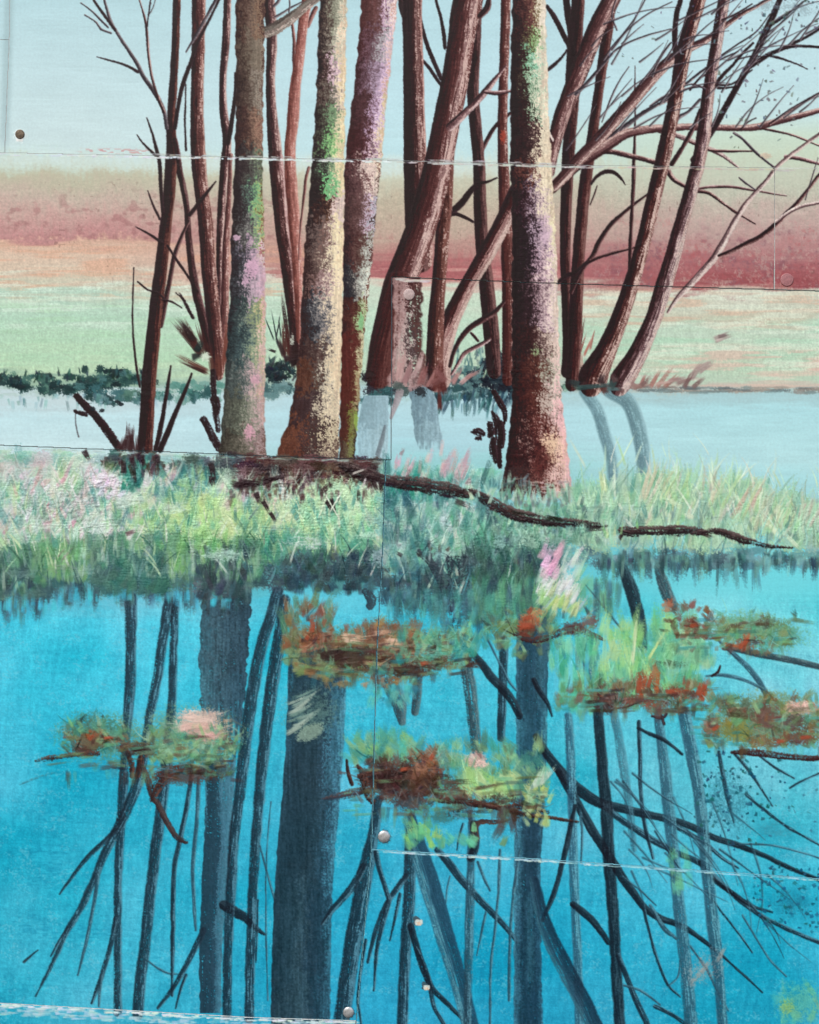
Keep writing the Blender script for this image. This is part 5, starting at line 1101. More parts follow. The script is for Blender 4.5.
t.branch([(562, 862, 5), (558, 880, 5.5), (551, 900, 5), (542, 920, 4)], ND, k=10)
t.branch([(573, 904, 6), (582, 911, 7), (592, 920, 7), (600, 930, 6.5), (608, 942, 5)], ND, k=11)
t.branch([(580, 810, 2.4), (582, 835, 2.6), (581, 862, 2)], NL, k=12)
t = Refl('stout short reflection slanting to the bottom edge, right of the tallest trunk reflection', 565, 975)
t.trunk([(534, 880, 9), (541, 912, 13), (550, 938, 16), (562, 962, 17), (574, 985, 17), (586, 1008, 17), (598, 1034, 17)], [(0, (58, 100, 116)), (0.25, (46, 74, 92)), (0.6, (34, 54, 70)), (1, (32, 50, 66))], k=12, warp=0.4)
t = Refl('left of two tall blue-grey leaning reflections at lower right', 679, 902)
t.trunk([(658, 712, 9), (662, 745, 10), (667, 790, 12), (672, 840, 12), (676, 880, 12), (681, 925, 12), (686, 970, 12), (692, 1034, 13)], [(0, (46, 84, 102)), (0.5, (58, 96, 114)), (1, (84, 140, 156))], k=13, dry=0.2)
t.branch([(639, 722, 4), (640, 755, 4.4), (641, 795, 4), (645, 825, 4), (653, 858, 3)], NV, k=14)
t = Refl('right of two tall blue-grey leaning reflections at lower right', 712, 921)
t.trunk([(684, 712, 12), (691, 750, 13), (699, 795, 12), (704, 840, 12), (708, 880, 12), (713, 925, 13), (718, 970, 11), (723, 1034, 11)], [(0, (46, 80, 98)), (0.5, (56, 96, 114)), (1, (92, 146, 160))], k=15, dry=0.18)
t = Refl('faint washed-out short reflection just right of the near-black one', 625, 780)
t.trunk([(614, 712, 8), (620, 745, 9), (626, 785, 9), (631, 820, 8), (634, 850, 5)], NL, k=16, a=0.65, dry=0.3)
t.part('reflected_trunk', lambda: limb([(590, 642, 16), (590, 662, 14), (588, 690, 8)], NL, k=3, a=0.7))
t = Refl('left of two short dark bent reflections just below the right grass bank', 632, 600)
t.trunk([(620, 560, 9), (626, 576, 11), (632, 592, 13), (637, 610, 13), (641, 630, 12), (642, 648, 10)], ND, k=17, dry=0.1)
t.branch([(585, 584, 1.2), (600, 602, 2), (616, 622, 2.4), (634, 644, 2)], NL, k=18)
t = Refl('right of two short dark bent reflections just below the right grass bank', 666, 585)
t.trunk([(657, 566, 7), (662, 580, 11), (668, 596, 12), (674, 606, 8)], NG, k=19, dry=0.25)
t = Refl('thin branch reflections with leaf specks around the tufts at the right edge', 760, 655)
t.branch([(724, 648, 4), (744, 651, 6), (764, 655, 7), (790, 660, 6.5), (825, 668, 6)], NG, k=1)
t.branch([(716, 638, 2), (738, 658, 5), (752, 672, 6), (764, 690, 6), (768, 702, 3)], NL, k=2)
t.branch([(706, 676, 2), (724, 675, 3.4), (744, 680, 3.4), (766, 690, 3)], NL, k=3)
t.branch([(735, 754, 3), (750, 772, 3), (762, 790, 2), (772, 806, 1.6)], NV, k=4)
t.branch([(760, 756, 2), (776, 768, 2.4), (794, 778, 2)], NV, k=5)
t.branch([(719, 752, 4), (723, 775, 4.5), (728, 800, 4), (734, 822, 2)], NV, k=6)
t.branch([(746, 794, 3), (762, 808, 3), (786, 826, 3), (818, 844, 2.4), (840, 856, 2)], NV, k=7)
t.branch([(740, 844, 2), (770, 845, 2), (800, 852, 1.8), (826, 860, 1.6)], NL, k=8)
t.branch([(638, 728, 3), (650, 734, 4), (664, 740, 4), (682, 754, 3)], ND, k=9)
t.branch([(790, 788, 2), (800, 782, 2.4), (822, 772, 2)], NV, k=10)
_r = random.Random(88)
for q in range(26):
    x = _r.uniform(610, 770); y = 770 + (x - 610) * 0.55 + _r.uniform(-30, 90); an = math.radians(_r.uniform(22, 68)); L = _r.uniform(36, 90); bd = _r.uniform(-0.2, 0.4)
    t.branch([(x + L * f * math.cos(an + bd * f), y + L * f * math.sin(an + bd * f), 1.9 * (1 - f) + 0.7) for f in (0, 0.35, 0.7, 1)], _r.choice([NV, NL, NL]), k=q % 20, a=0.7)
def sp2():
    specks(694, 745, 810, 852, 210, 14, (36, 84, 100), lambda x, y: math.exp(-((x - 728) / 36) ** 2 - ((y - 790) / 40) ** 2), (1.8, 4))
    specks(752, 868, 822, 932, 90, 15, (36, 96, 118), None, (1.8, 4))
    specks(770, 790, 822, 830, 16, 16, (60, 130, 146), None, (1, 3))
    smear(728, 800, 34, 46, (44, 104, 122), dens=0.34, k=4, gxs=1.6, gys=2.2, a=0.6)
    smear(775, 830, 34, 16, (60, 128, 146), dens=0.34, k=5, gxs=3, gys=1.6, a=0.5)
    smear(790, 902, 26, 22, (36, 108, 132), dens=0.36, k=6, gxs=2, gys=2, a=0.6)
o = t.part('leaf_specks', sp2); o['kind'] = 'stuff'

# ------------------------------------------------------------------ the grass bank
MINT = [(178, 216, 190), (160, 204, 180), (200, 222, 196), (146, 196, 170)]
YG = [(176, 214, 150), (156, 204, 136), (190, 218, 160), (132, 190, 126), (206, 224, 176)]
WH = [(222, 226, 218), (226, 212, 216), (210, 226, 220), (232, 222, 224)]
PN = [(214, 170, 176), (196, 150, 158), (224, 186, 190), (180, 140, 146)]
TE = [(76, 150, 142), (60, 126, 124), (96, 166, 152), (50, 106, 110)]
DG = [(52, 92, 84), (64, 112, 92), (46, 80, 80), (80, 132, 104)]
NB = [(46, 64, 72), (56, 78, 84), (40, 56, 66), (66, 92, 96)]
EA = [(58, 38, 40), (74, 50, 50), (44, 30, 34), (92, 66, 64)]
def under(x0, x1, y0, y1, c, n, seed, a=0.95, rx=(14, 26), ry=(10, 20)):
    r = random.Random(seed)
    for q in range(n):
        x = r.uniform(x0, x1); ya = y0(x) if callable(y0) else y0; yb = y1(x) if callable(y1) else y1
        y = r.uniform(ya, yb)
        smear(x, y, r.uniform(*rx), r.uniform(*ry), tuple(v + r.uniform(-14, 14) for v in r.choice(c)), dens=0.85, gxs=2.2, gys=4, a=a, k=q % 20, h=0.04)

def scumble(x0, x1, ya, yb, pal, n, seed, rx=(12, 30), ry=(7, 18), dens=(0.35, 0.7), a=0.6, rot=(-10, 10), gx_=3.0, gy_=2.2):
    r = random.Random(seed)
    for q in range(n):
        x = r.uniform(x0, x1)
        y0 = ya(x) if callable(ya) else ya; y1 = yb(x) if callable(yb) else yb
        y = r.uniform(y0, y1)
        smear(x, y, r.uniform(*rx), r.uniform(*ry), tuple(v + r.uniform(-9, 9) for v in r.choice(pal)), dens=r.uniform(*dens), gxs=gx_, gys=gy_, a=a * r.uniform(0.7, 1.2) if a < 0.8 else a, k=q % 20, rot=r.uniform(*rot), h=0.07, hard=0.22)

def bank_left():
    r = random.Random(51)
    top = lambda x: 447 + 0.036 * x
    foot = lambda x: 594 + 5 * math.sin(x / 33 + 1) - 0.030 * max(0, x - 60)
    # ragged dark foot hanging into the water
    bristle((-75, 250), (lambda x: foot(x) - 22, lambda x: foot(x) + 2), 330, NB + [(64, 96, 106), (74, 104, 112), (84, 120, 126), (110, 150, 150)], ang=(262, 278), L=(14, 40), w=(4, 11), dry=0.82, a=0.6, r=r)
    bristle((-75, 250), (lambda x: foot(x) + 8, lambda x: foot(x) + 16), 90, [(70, 190, 214), (86, 196, 216)], ang=(84, 96), L=(14, 34), w=(3, 8), dry=0.85, a=0.6, r=r)
    scumble(-80, 384, lambda x: foot(x) - 34, lambda x: foot(x) - 4, [(66, 92, 94), (78, 108, 104), (90, 108, 108), (76, 118, 110), (106, 142, 128)], 110, 52, rx=(12, 26), ry=(8, 15), dens=(0.45, 0.75), a=0.62)
    scumble(250, 384, 545, 588, [(54, 74, 84), (64, 96, 102), (48, 66, 76), (80, 140, 140)], 54, 53, rx=(10, 22), ry=(8, 15), dens=(0.4, 0.7), a=0.65)
    # pale body of the grass
    for pal, n, sd in [([(176, 206, 186), (164, 198, 178), (188, 210, 194), (180, 196, 186)], 330, 54), ([(206, 216, 206), (216, 218, 212), (194, 214, 200)], 130, 154)]:
        scumble(-80, 384, lambda x: top(x) + 10, lambda x: foot(x) - 48, pal, n, sd, rx=(12, 30), ry=(8, 18), dens=(0.55, 0.9), a=0.8)
    scumble(-80, 384, lambda x: top(x) + 5, lambda x: top(x) + 12, [(160, 200, 184), (140, 186, 172), (176, 206, 190)], 110, 55, rx=(8, 16), ry=(5, 7), dens=(0.6, 0.9), a=0.85)
    scumble(-80, 130, lambda x: top(x) + 10, 540, [(208, 218, 208), (210, 206, 204), (190, 212, 196), (150, 190, 172), (196, 172, 174)], 110, 56, a=0.5, rot=(10, 50))
    scumble(-80, 120, 456, 520, [(110, 168, 156), (130, 180, 164), (90, 150, 144)], 40, 57, rx=(6, 14), ry=(10, 22), dens=(0.3, 0.55), a=0.6, rot=(10, 30))
    # dark earth below the trunks
    scumble(226, 374, lambda x: top(x) + 2, 484, EA + [(84, 62, 58)], 150, 58, rx=(8, 18), ry=(6, 10), dens=(0.45, 0.8), a=0.85)
    scumble(176, 236, lambda x: top(x) + 3, 482, [(70, 104, 106), (84, 90, 92), (64, 72, 74), (100, 124, 118)], 46, 59, rx=(8, 15), ry=(6, 11), dens=(0.45, 0.8), a=0.8)
    scumble(104, 160, lambda x: top(x) + 2, 474, [(66, 72, 72), (66, 50, 52), (60, 110, 104)], 30, 60, rx=(7, 13), ry=(5, 8), dens=(0.5, 0.8), a=0.8)
    # broad upward drags of the brush
    bristle((-75, 380), (lambda x: top(x) + 34, 560), 420, MINT + WH[:1] + YG[:3] + [(190, 214, 176), (204, 220, 190), (140, 184, 150)] + PN[:1], ang=(60, 118), L=(18, 44), w=(5, 14), dry=0.74, a=0.62, r=r, bend=0.2)
    bristle((-75, 110), (lambda x: top(x) + 34, 545), 100, WH[:2] + PN[:2] + MINT, ang=(45, 110), L=(14, 34), w=(4, 12), dry=0.74, a=0.65, r=r)
    bristle((20, 150), (478, 545), 120, WH + PN[:1], ang=(25, 85), L=(12, 32), w=(3, 9), dry=0.74, a=0.75, r=r)
    bristle((30, 70), (480, 545), 14, [(206, 160, 166), (196, 150, 156)], ang=(50, 80), L=(14, 40), w=(2, 6), dry=0.76, a=0.65, r=r)
    bristle((120, 142), (472, 496), 22, [(46, 130, 114), (70, 146, 132), (60, 110, 104)], ang=(60, 120), L=(16, 30), w=(5, 10), dry=0.5, a=0.75, r=r)
    bristle((150, 215), (474, 505), 60, TE + [(100, 150, 148), (130, 160, 156)], ang=(60, 120), L=(12, 26), w=(4, 9), dry=0.7, a=0.65, r=r)
    bristle((140, 240), (480, 535), 80, MINT + YG[:2] + PN[:1] + WH[:1], ang=(50, 115), L=(14, 32), w=(4, 11), dry=0.72, a=0.7, r=r)
    scumble(140, 340, 500, 545, [(186, 214, 150), (176, 210, 146), (200, 220, 166)], 70, 61, rx=(10, 22), ry=(8, 16), dens=(0.4, 0.75), a=0.65)
    bristle((130, 340), (508, 566), 190, [(180, 214, 150), (164, 206, 140), (200, 222, 170), (150, 200, 140)], ang=(55, 125), L=(16, 36), w=(5, 13), dry=0.68, a=0.7, r=r, bend=0.2)
    bristle((225, 330), (484, 512), 90, [(150, 184, 160), (206, 170, 176), (130, 170, 154), (206, 200, 196), (80, 60, 62)], ang=(60, 120), L=(10, 24), w=(3, 8), dry=0.72, a=0.7, r=r)
    scumble(296, 384, 488, 540, [(190, 220, 176), (206, 226, 190), (170, 210, 170)], 46, 62, dens=(0.4, 0.7), a=0.65)
    bristle((296, 384), (505, 552), 110, [(190, 222, 176), (170, 212, 166), (206, 226, 196), (140, 200, 160)], ang=(55, 125), L=(14, 32), w=(4, 11), dry=0.68, a=0.7, r=r)
    # the greener lower belt and the dark tufts under it
    scumble(-80, 260, lambda x: foot(x) - 50, lambda x: foot(x) - 30, [(96, 142, 108), (84, 128, 104), (112, 158, 116), (120, 166, 130)], 70, 63, rx=(12, 26), ry=(8, 15), dens=(0.4, 0.75), a=0.65)
    bristle((-75, 260), (lambda x: foot(x) - 46, lambda x: foot(x) - 8), 200, DG + [(90, 146, 106), (104, 156, 112), (120, 170, 122)], ang=(60, 125), L=(14, 32), w=(6, 14), dry=0.66, a=0.65, r=r)
    bristle((36, 92), (550, 584), 46, [(112, 166, 112), (130, 180, 124), (96, 148, 104)], ang=(55, 125), L=(14, 30), w=(6, 13), dry=0.6, a=0.75, r=r)
    scumble(98, 168, 556, 590, [(60, 102, 96), (70, 116, 104), (54, 94, 92)], 40, 64, rx=(10, 20), ry=(8, 16), dens=(0.5, 0.8), a=0.7)
    bristle((100, 165), (560, 596), 60, [(56, 98, 94), (66, 112, 102), (80, 128, 112)], ang=(60, 125), L=(14, 30), w=(6, 13), dry=0.6, a=0.7, r=r)
    bristle((172, 238), (545, 580), 60, [(120, 178, 112), (140, 190, 122), (100, 156, 106)], ang=(60, 120), L=(14, 32), w=(6, 12), dry=0.62, a=0.75, r=r)
    bristle((-75, 40), (570, 604), 60, NB + DG, ang=(60, 120), L=(14, 38), w=(6, 13), dry=0.66, a=0.65, r=r)
    bristle((196, 250), (556, 600), 50, [(46, 56, 66), (54, 70, 80), (66, 92, 96)], ang=(60, 120), L=(14, 30), w=(5, 11), dry=0.62, a=0.75, r=r)
    bristle((262, 384), (540, 570), 90, [(70, 150, 122), (96, 168, 136), (64, 116, 108), (120, 186, 146)], ang=(65, 115), L=(12, 30), w=(5, 12), dry=0.66, a=0.7, r=r)
    bristle((285, 384), (560, 596), 120, NB + NB + [(64, 100, 104)], ang=(60, 120), L=(10, 28), w=(5, 12), dry=0.62, a=0.75, r=r)
    bristle((-75, 260), (lambda x: foot(x) - 40, lambda x: foot(x) - 6), 120, [(150, 190, 160), (176, 206, 186), (130, 170, 150), (100, 140, 130)], ang=(80, 100), L=(18, 40), w=(2, 6), dry=0.8, a=0.6, r=r)
    bristle((-75, 384), (lambda x: top(x) + 30, lambda x: top(x) + 80), 110, TE + [(110, 164, 144), (126, 150, 146)], ang=(60, 120), L=(14, 36), w=(2, 7), dry=0.8, a=0.6, r=r)
    bristle((-55, 384), (lambda x: top(x) + 40, lambda x: foot(x) - 30), 90, [(96, 156, 140), (80, 136, 124), (116, 170, 140), (130, 160, 150)], ang=(60, 120), L=(16, 38), w=(4, 11), dry=0.78, a=0.6, r=r)
    hairs(-75, 384, lambda x: top(x) + 20, lambda x: foot(x) - 4, 900, 301, ang=(55, 125), L=(14, 36), w=(0.9, 2.2), delta=32)
    # a few crisp blades, scratches and the level drag of a dry brush
    bristle((-75, 384), (490, 580), 70, [(214, 228, 200), (196, 220, 176), (224, 230, 218)], ang=(50, 125), L=(16, 36), w=(1.2, 2.6), dry=0.6, a=0.75, r=r, bend=0.4)
    bristle((-75, 300), (500, 565), 50, [(120, 146, 138), (140, 124, 126), (104, 138, 130)], ang=(50, 130), L=(12, 28), w=(1.2, 2.4), dry=0.7, a=0.6, r=r)
    scumble(-70, 384, 470, 556, [(214, 222, 212), (200, 216, 202)], 8, 65, rx=(14, 30), ry=(4, 9), dens=(0.3, 0.5), a=0.6, gx_=7, gy_=1.1)
    scumble(-70, 384, 480, 580, [(140, 160, 152), (120, 150, 140)], 10, 66, rx=(14, 30), ry=(4, 9), dens=(0.25, 0.4), a=0.5, gx_=7, gy_=1.1)
    dab(116, 504, 14, 46, 16, (208, 222, 208), dry=0.5, k=3, a=0.75); dab(128, 540, 60, 18, 6, (226, 226, 220), dry=0.4, k=5); dab(126, 534, 20, 12, 6, (120, 96, 100), dry=0.4, k=6)
    bristle((230, 372), (474, 494), 70, EA + [(120, 100, 96)], ang=(250, 290), L=(6, 18), w=(2, 6), dry=0.7, a=0.75, r=r)
    bristle((128, 162), (452, 470), 22, EA[:3], ang=(250, 290), L=(8, 22), w=(3, 6), dry=0.65, a=0.8, r=r)
    dab(322, 492, 45, 14, 7, EA[0], dry=0.45, k=4); dab(326, 500, 300, 16, 6, EA[2], dry=0.45, k=5); dab(331, 498, 285, 20, 4, EA[2], dry=0.45, k=5)
    for (x, y, a, L, w) in [(262, 482, 15, 34, 8), (232, 484, -6, 40, 9), (256, 492, 290, 14, 7), (262, 500, 300, 18, 6), (270, 512, 300, 14, 4), (210, 462, 285, 26, 8), (212, 476, 265, 12, 9), (84, 450, 300, 14, 8), (124, 474, 90, 18, 7), (240, 482, 0, 30, 8)]:
        dab(x, y, a, L, w, (44, 30, 34), dry=0.45, k=int(x) % 20)
    bristle((94, 118), (472, 500), 30, [(232, 222, 228), (224, 208, 220)], ang=(40, 120), L=(8, 22), w=(4, 8), dry=0.6, a=0.8, r=r)
single('painted_grass', 'pale mint and pink grass bank at left with a dark green foot', 'grass', bank_left, kind='stuff')

def bank_centre():
    r = random.Random(61)
    scumble(384, 560, 560, 606, [(52, 74, 84), (66, 104, 110), (58, 84, 92), (80, 120, 122)], 90, 62, rx=(9, 20), ry=(8, 16), dens=(0.5, 0.8), a=0.75)
    scumble(384, 492, lambda x: 462 + 0.1 * (x - 384), 505, [(130, 194, 178), (150, 206, 194), (104, 172, 160), (184, 212, 206)], 90, 63, rx=(8, 18), ry=(6, 12), dens=(0.4, 0.75), a=0.7)
    scumble(384, 560, lambda x: 496 + 0.14 * (x - 384), 562, [(136, 178, 166), (150, 192, 176), (116, 160, 152), (100, 148, 144), (160, 180, 176)], 170, 64, rx=(9, 22), ry=(8, 18), dens=(0.5, 0.85), a=0.75)
    bristle((386, 492), (lambda x: 474 + 0.05 * (x - 386), 505), 120, TE + MINT + [(190, 220, 212), (160, 208, 196)], ang=(60, 115), L=(12, 36), w=(4, 10), dry=0.72, a=0.65, r=r)
    bristle((386, 420), (484, 504), 20, [(30, 124, 118), (56, 140, 128)], ang=(70, 110), L=(14, 36), w=(5, 10), dry=0.6, a=0.75, r=r)
    bristle((388, 470), (455, 490), 26, PN + [(150, 110, 116)], ang=(60, 85), L=(12, 28), w=(3, 7), dry=0.72, a=0.65, r=r)
    bristle((440, 462), (472, 488), 10, [(190, 156, 156), (200, 170, 170)], ang=(60, 75), L=(20, 36), w=(5, 9), dry=0.62, a=0.75, r=r)
    bristle((386, 556), (lambda x: 515 + 0.12 * max(0, x - 480), 580), 190, MINT + [(116, 178, 152), (100, 160, 140), (150, 186, 186), (190, 210, 206), (136, 176, 174)], ang=(62, 118), L=(16, 38), w=(5, 12), dry=0.72, a=0.65, r=r)
    bristle((448, 480), (512, 552), 22, [(116, 190, 150), (100, 174, 136)], ang=(70, 110), L=(18, 36), w=(7, 12), dry=0.6, a=0.7, r=r)
    bristle((430, 475), (505, 545), 24, WH, ang=(60, 120), L=(10, 26), w=(3, 8), dry=0.76, a=0.7, r=r)
    bristle((386, 480), (565, 602), 110, NB + [(90, 146, 148), (72, 126, 130)], ang=(60, 120), L=(10, 30), w=(5, 12), dry=0.66, a=0.7, r=r)
    bristle((500, 560), (535, 590), 80, NB + DG[:2] + [(84, 76, 80)], ang=(60, 120), L=(12, 30), w=(5, 11), dry=0.68, a=0.7, r=r)
    bristle((475, 555), (575, 632), 150, DG + [(94, 148, 106), (120, 172, 112), (76, 128, 106), (64, 90, 90)], ang=(65, 115), L=(16, 38), w=(6, 13), dry=0.64, a=0.72, r=r)
    bristle((440, 520), (585, 650), 70, [(84, 148, 140), (104, 168, 150), (64, 116, 118), (54, 82, 90)], ang=(60, 120), L=(12, 32), w=(5, 11), dry=0.68, a=0.68, r=r)
    bristle((400, 450), (545, 560), 12, EA[:1], ang=(20, 160), L=(6, 12), w=(3, 5), dry=0.55, a=0.75, r=r)
    for p in [[(420, 552, 7), (430, 562, 8), (438, 576, 8), (444, 592, 6)], [(410, 548, 3), (418, 544, 6), (424, 548, 6)], [(366, 592, 9), (372, 600, 10), (370, 606, 8)]]: limb(p, NB_, dry=0.35, k=int(p[0][0]) % 20, wob=1.4, a=0.9, con=1.0)
    bole([(556, 446, 470), (600, 448, 470), (628, 452, 470)], [(556, [(0, (46, 54, 66)), (1, (60, 70, 78))]), (628, [(0, (46, 54, 66)), (1, (60, 70, 78))])], k=5, wob=2, dry=0.48, a=0.85)
    dab(462, 640, 70, 34, 11, (126, 200, 150), dry=0.6, k=4); dab(448, 644, 60, 30, 10, (104, 176, 146), dry=0.6, k=7)
    bristle((430, 480), (612, 660), 40, [(76, 150, 150), (96, 178, 162), (56, 112, 122)], ang=(60, 120), L=(10, 28), w=(4, 9), dry=0.68, a=0.68, r=r)
    bristle((386, 556), (505, 605), 40, [(200, 222, 206), (184, 214, 200)], ang=(60, 120), L=(14, 32), w=(1.4, 3), dry=0.62, a=0.7, r=r, bend=0.3)
    scumble(386, 520, 500, 560, [(190, 210, 204), (176, 200, 194)], 9, 67, rx=(10, 24), ry=(5, 10), dens=(0.3, 0.5), a=0.6, gx_=2, gy_=5)
    bristle((386, 500), (486, 560), 70, [(70, 130, 126), (56, 104, 108), (84, 150, 140), (50, 84, 92), (100, 170, 150)], ang=(62, 118), L=(18, 44), w=(5, 13), dry=0.72, a=0.7, r=r)
    bristle((470, 560), (545, 600), 60, [(48, 72, 78), (60, 96, 90), (44, 60, 70), (74, 120, 96)], ang=(62, 118), L=(18, 44), w=(6, 14), dry=0.7, a=0.7, r=r)
    hairs(386, 494, 480, 625, 260, 302, ang=(60, 120), L=(14, 34), w=(0.9, 2.2), delta=34)
    hairs(494, 560, 535, 625, 140, 304, ang=(60, 120), L=(12, 28), w=(0.9, 2.2), delta=34)
    bristle((478, 620), (575, 600), 90, [(84, 150, 120), (100, 170, 140), (70, 130, 120), (60, 90, 96), (120, 176, 130)], ang=(262, 278), L=(18, 54), w=(4, 12), dry=0.8, a=0.6, r=r)
    bristle((386, 480), (585, 605), 60, [(60, 96, 104), (84, 150, 150), (70, 120, 124)], ang=(262, 278), L=(16, 44), w=(4, 10), dry=0.8, a=0.6, r=r)
NB_ = [(0, (38, 48, 58)), (1, (56, 66, 74))]
single('painted_grass', 'teal and grey green grass in the middle between the joint and the tallest trunk', 'grass', bank_centre, kind='stuff')

def bank_right():
    r = random.Random(71)
    topr = lambda x: 470 - 16 * math.exp(-((x - 690) / 90) ** 2) + 0.0014 * max(0, x - 700) ** 2
    scumble(556, 900, lambda x: 546 + 0.02 * (x - 600), lambda x: 566, [(84, 120, 124), (72, 96, 104), (104, 150, 150), (120, 164, 160)], 110, 72, rx=(9, 20), ry=(5, 11), dens=(0.45, 0.75), a=0.7)
    bristle((600, 900), (548, 562), 130, NB + [(90, 134, 138), (116, 170, 172), (136, 186, 178)], ang=(258, 282), L=(10, 30), w=(4, 9), dry=0.74, a=0.65, r=r)
    scumble(572, 900, lambda x: topr(x) + 20, lambda x: 544, [(158, 196, 164), (146, 186, 156), (170, 204, 172), (160, 190, 164)], 330, 73, rx=(10, 22), ry=(8, 16), dens=(0.45, 0.85), a=0.75)
    bristle((574, 900), (lambda x: topr(x) + 26, 548), 420, MINT + [(156, 204, 162), (176, 214, 170), (140, 188, 152), (192, 220, 188), (170, 196, 164), (116, 164, 142)], ang=(60, 112), L=(16, 40), w=(3, 9), dry=0.7, a=0.65, r=r, bend=0.15)
    bristle((600, 760), (552, 564), 70, [(50, 70, 80), (80, 126, 124), (110, 160, 140), (64, 96, 100)], ang=(260, 280), L=(14, 42), w=(3, 9), dry=0.8, a=0.6, r=r)
    bristle((640, 900), (lambda x: topr(x) + 34, 532), 120, [(198, 206, 172), (206, 198, 180), (190, 182, 162), (180, 212, 156), (214, 224, 192)], ang=(55, 85), L=(24, 52), w=(2, 5), dry=0.68, a=0.75, r=r)
    bristle((574, 700), (490, 545), 80, [(156, 204, 154), (140, 194, 154), (180, 214, 178), (116, 168, 142), (98, 150, 134)], ang=(65, 115), L=(12, 34), w=(4, 9), dry=0.7, a=0.7, r=r)
    bristle((560, 880), (512, 548), 60, [(90, 124, 120), (104, 132, 128), (80, 106, 110)], ang=(60, 120), L=(10, 26), w=(3, 7), dry=0.74, a=0.55, r=r)
    bristle((576, 880), (topr, 522), 66, [(220, 232, 206), (206, 226, 196), (226, 234, 214), (190, 216, 160)], ang=(52, 120), L=(18, 44), w=(1.2, 2.8), dry=0.58, a=0.75, r=r, bend=0.3)
    for (x, y, a, L, w, c) in [(640, 502, 74, 54, 5, (214, 206, 178)), (644, 500, 68, 54, 4, (200, 196, 168)), (652, 496, 66, 42, 3, (222, 214, 190)), (605, 492, 100, 28, 8, (206, 222, 170)), (638, 534, 130, 30, 3, (206, 222, 206)), (682, 508, 150, 28, 6, (206, 226, 186)), (694, 518, 155, 16, 5, (216, 230, 200)), (780, 538, 128, 30, 6, (216, 228, 196)), (798, 547, 135, 24, 4, (206, 226, 196)), (722, 508, 62, 54, 4, (180, 212, 156)), (730, 520, 58, 60, 4, (206, 186, 166)), (748, 512, 64, 50, 4, (200, 176, 160)), (742, 520, 66, 64, 3, (190, 206, 160))]:
        dab(x, y, a, L, w, c, dry=0.4, k=int(x) % 20)
    hairs(574, 890, lambda x: topr(x) + 16, 556, 560, 303, ang=(58, 115), L=(14, 40), w=(0.9, 2.0), delta=32)
single('painted_grass', 'light green grass bank at right with long pale blades behind the dark fallen branch', 'grass', bank_right, kind='stuff')

def foot_grass():
    r = random.Random(81)
    scumble(496, 585, lambda x: 510 - 0.1 * abs(x - 540), 545, [(140, 182, 158), (116, 160, 142), (160, 200, 172), (96, 134, 124)], 60, 82, rx=(8, 16), ry=(6, 12), dens=(0.4, 0.75), a=0.7)
    bristle((494, 590), (505, 540), 110, [(110, 170, 140), (150, 200, 170), (84, 130, 116), (72, 96, 96), (180, 214, 190)], ang=(60, 118), L=(10, 26), w=(2, 6), dry=0.66, a=0.72, r=r)
    bristle((494, 526), (480, 506), 36, [(110, 150, 140), (150, 190, 180), (70, 90, 90), (90, 120, 116)], ang=(20, 110), L=(8, 20), w=(1.6, 4), dry=0.7, a=0.65, r=r)
    bristle((508, 566), (478, 502), 30, [(206, 190, 180), (150, 130, 130), (190, 206, 196)], ang=(-8, 10), L=(8, 22), w=(1.2, 2.2), dry=0.72, a=0.6, r=r)
    bristle((498, 582), (494, 508), 60, [(120, 176, 146), (160, 204, 176), (96, 140, 126), (190, 216, 196), (110, 120, 116)], ang=(66, 114), L=(12, 28), w=(2, 6), dry=0.68, a=0.75, r=r)
    hairs(500, 585, 500, 545, 70, 305, ang=(60, 115), L=(10, 26), delta=34)
single('painted_grass', 'short green grass strokes covering the foot of the tallest trunk', 'grass', foot_grass, kind='stuff')

def log():
    st = [(0, (32, 24, 28)), (0.5, (48, 36, 38)), (0.8, (70, 54, 54)), (1, (96, 80, 78))]
    d = dict(wob=2.2, dry=0.3, warp=0.9, soft=1.0, con=1.0)
    limb([(340, 465, 5), (350, 468, 11), (364, 473, 11), (378, 478, 11), (392, 481, 12), (410, 483, 14), (430, 486, 13), (450, 490, 13), (466, 494, 8)], st, k=3, **d)
    limb([(470, 490, 4), (486, 499, 11), (500, 507, 12), (514, 514, 12), (530, 518, 11), (548, 521, 10), (566, 522, 8), (585, 524, 6), (606, 526, 2)], st, k=5, **d)
    limb([(622, 530, 6), (630, 531, 10), (645, 531, 9), (660, 531, 10), (682, 530, 10), (700, 531, 7)], st, k=7, **d)
    limb([(694, 534, 4), (716, 531, 6), (730, 535, 9), (744, 540, 8), (756, 543, 5), (772, 546, 4), (794, 548, 2.4)], st, k=9, **d)
    bristle((372, 590), (lambda x: 478 + 0.22 * (x - 372), lambda x: 482 + 0.23 * (x - 372)), 16, [(36, 28, 32), (60, 48, 50)], ang=(-30, 0), L=(10, 24), w=(3, 7), dry=0.6, r=random.Random(4))
    for (x, y, a, L, w) in [(372, 480, 300, 16, 6), (380, 482, 280, 14, 5), (352, 474, 330, 22, 6), (362, 476, 350, 26, 5), (455, 494, 20, 18, 6), (622, 534, 250, 8, 5), (700, 533, -20, 16, 4)]: dab(x, y, a, L, w, (44, 30, 32), dry=0.4, k=int(x) % 20)
single('painted_fallen_branch', 'long dark fallen branch lying across the grass from the joint to the right edge', 'fallen branch', log)

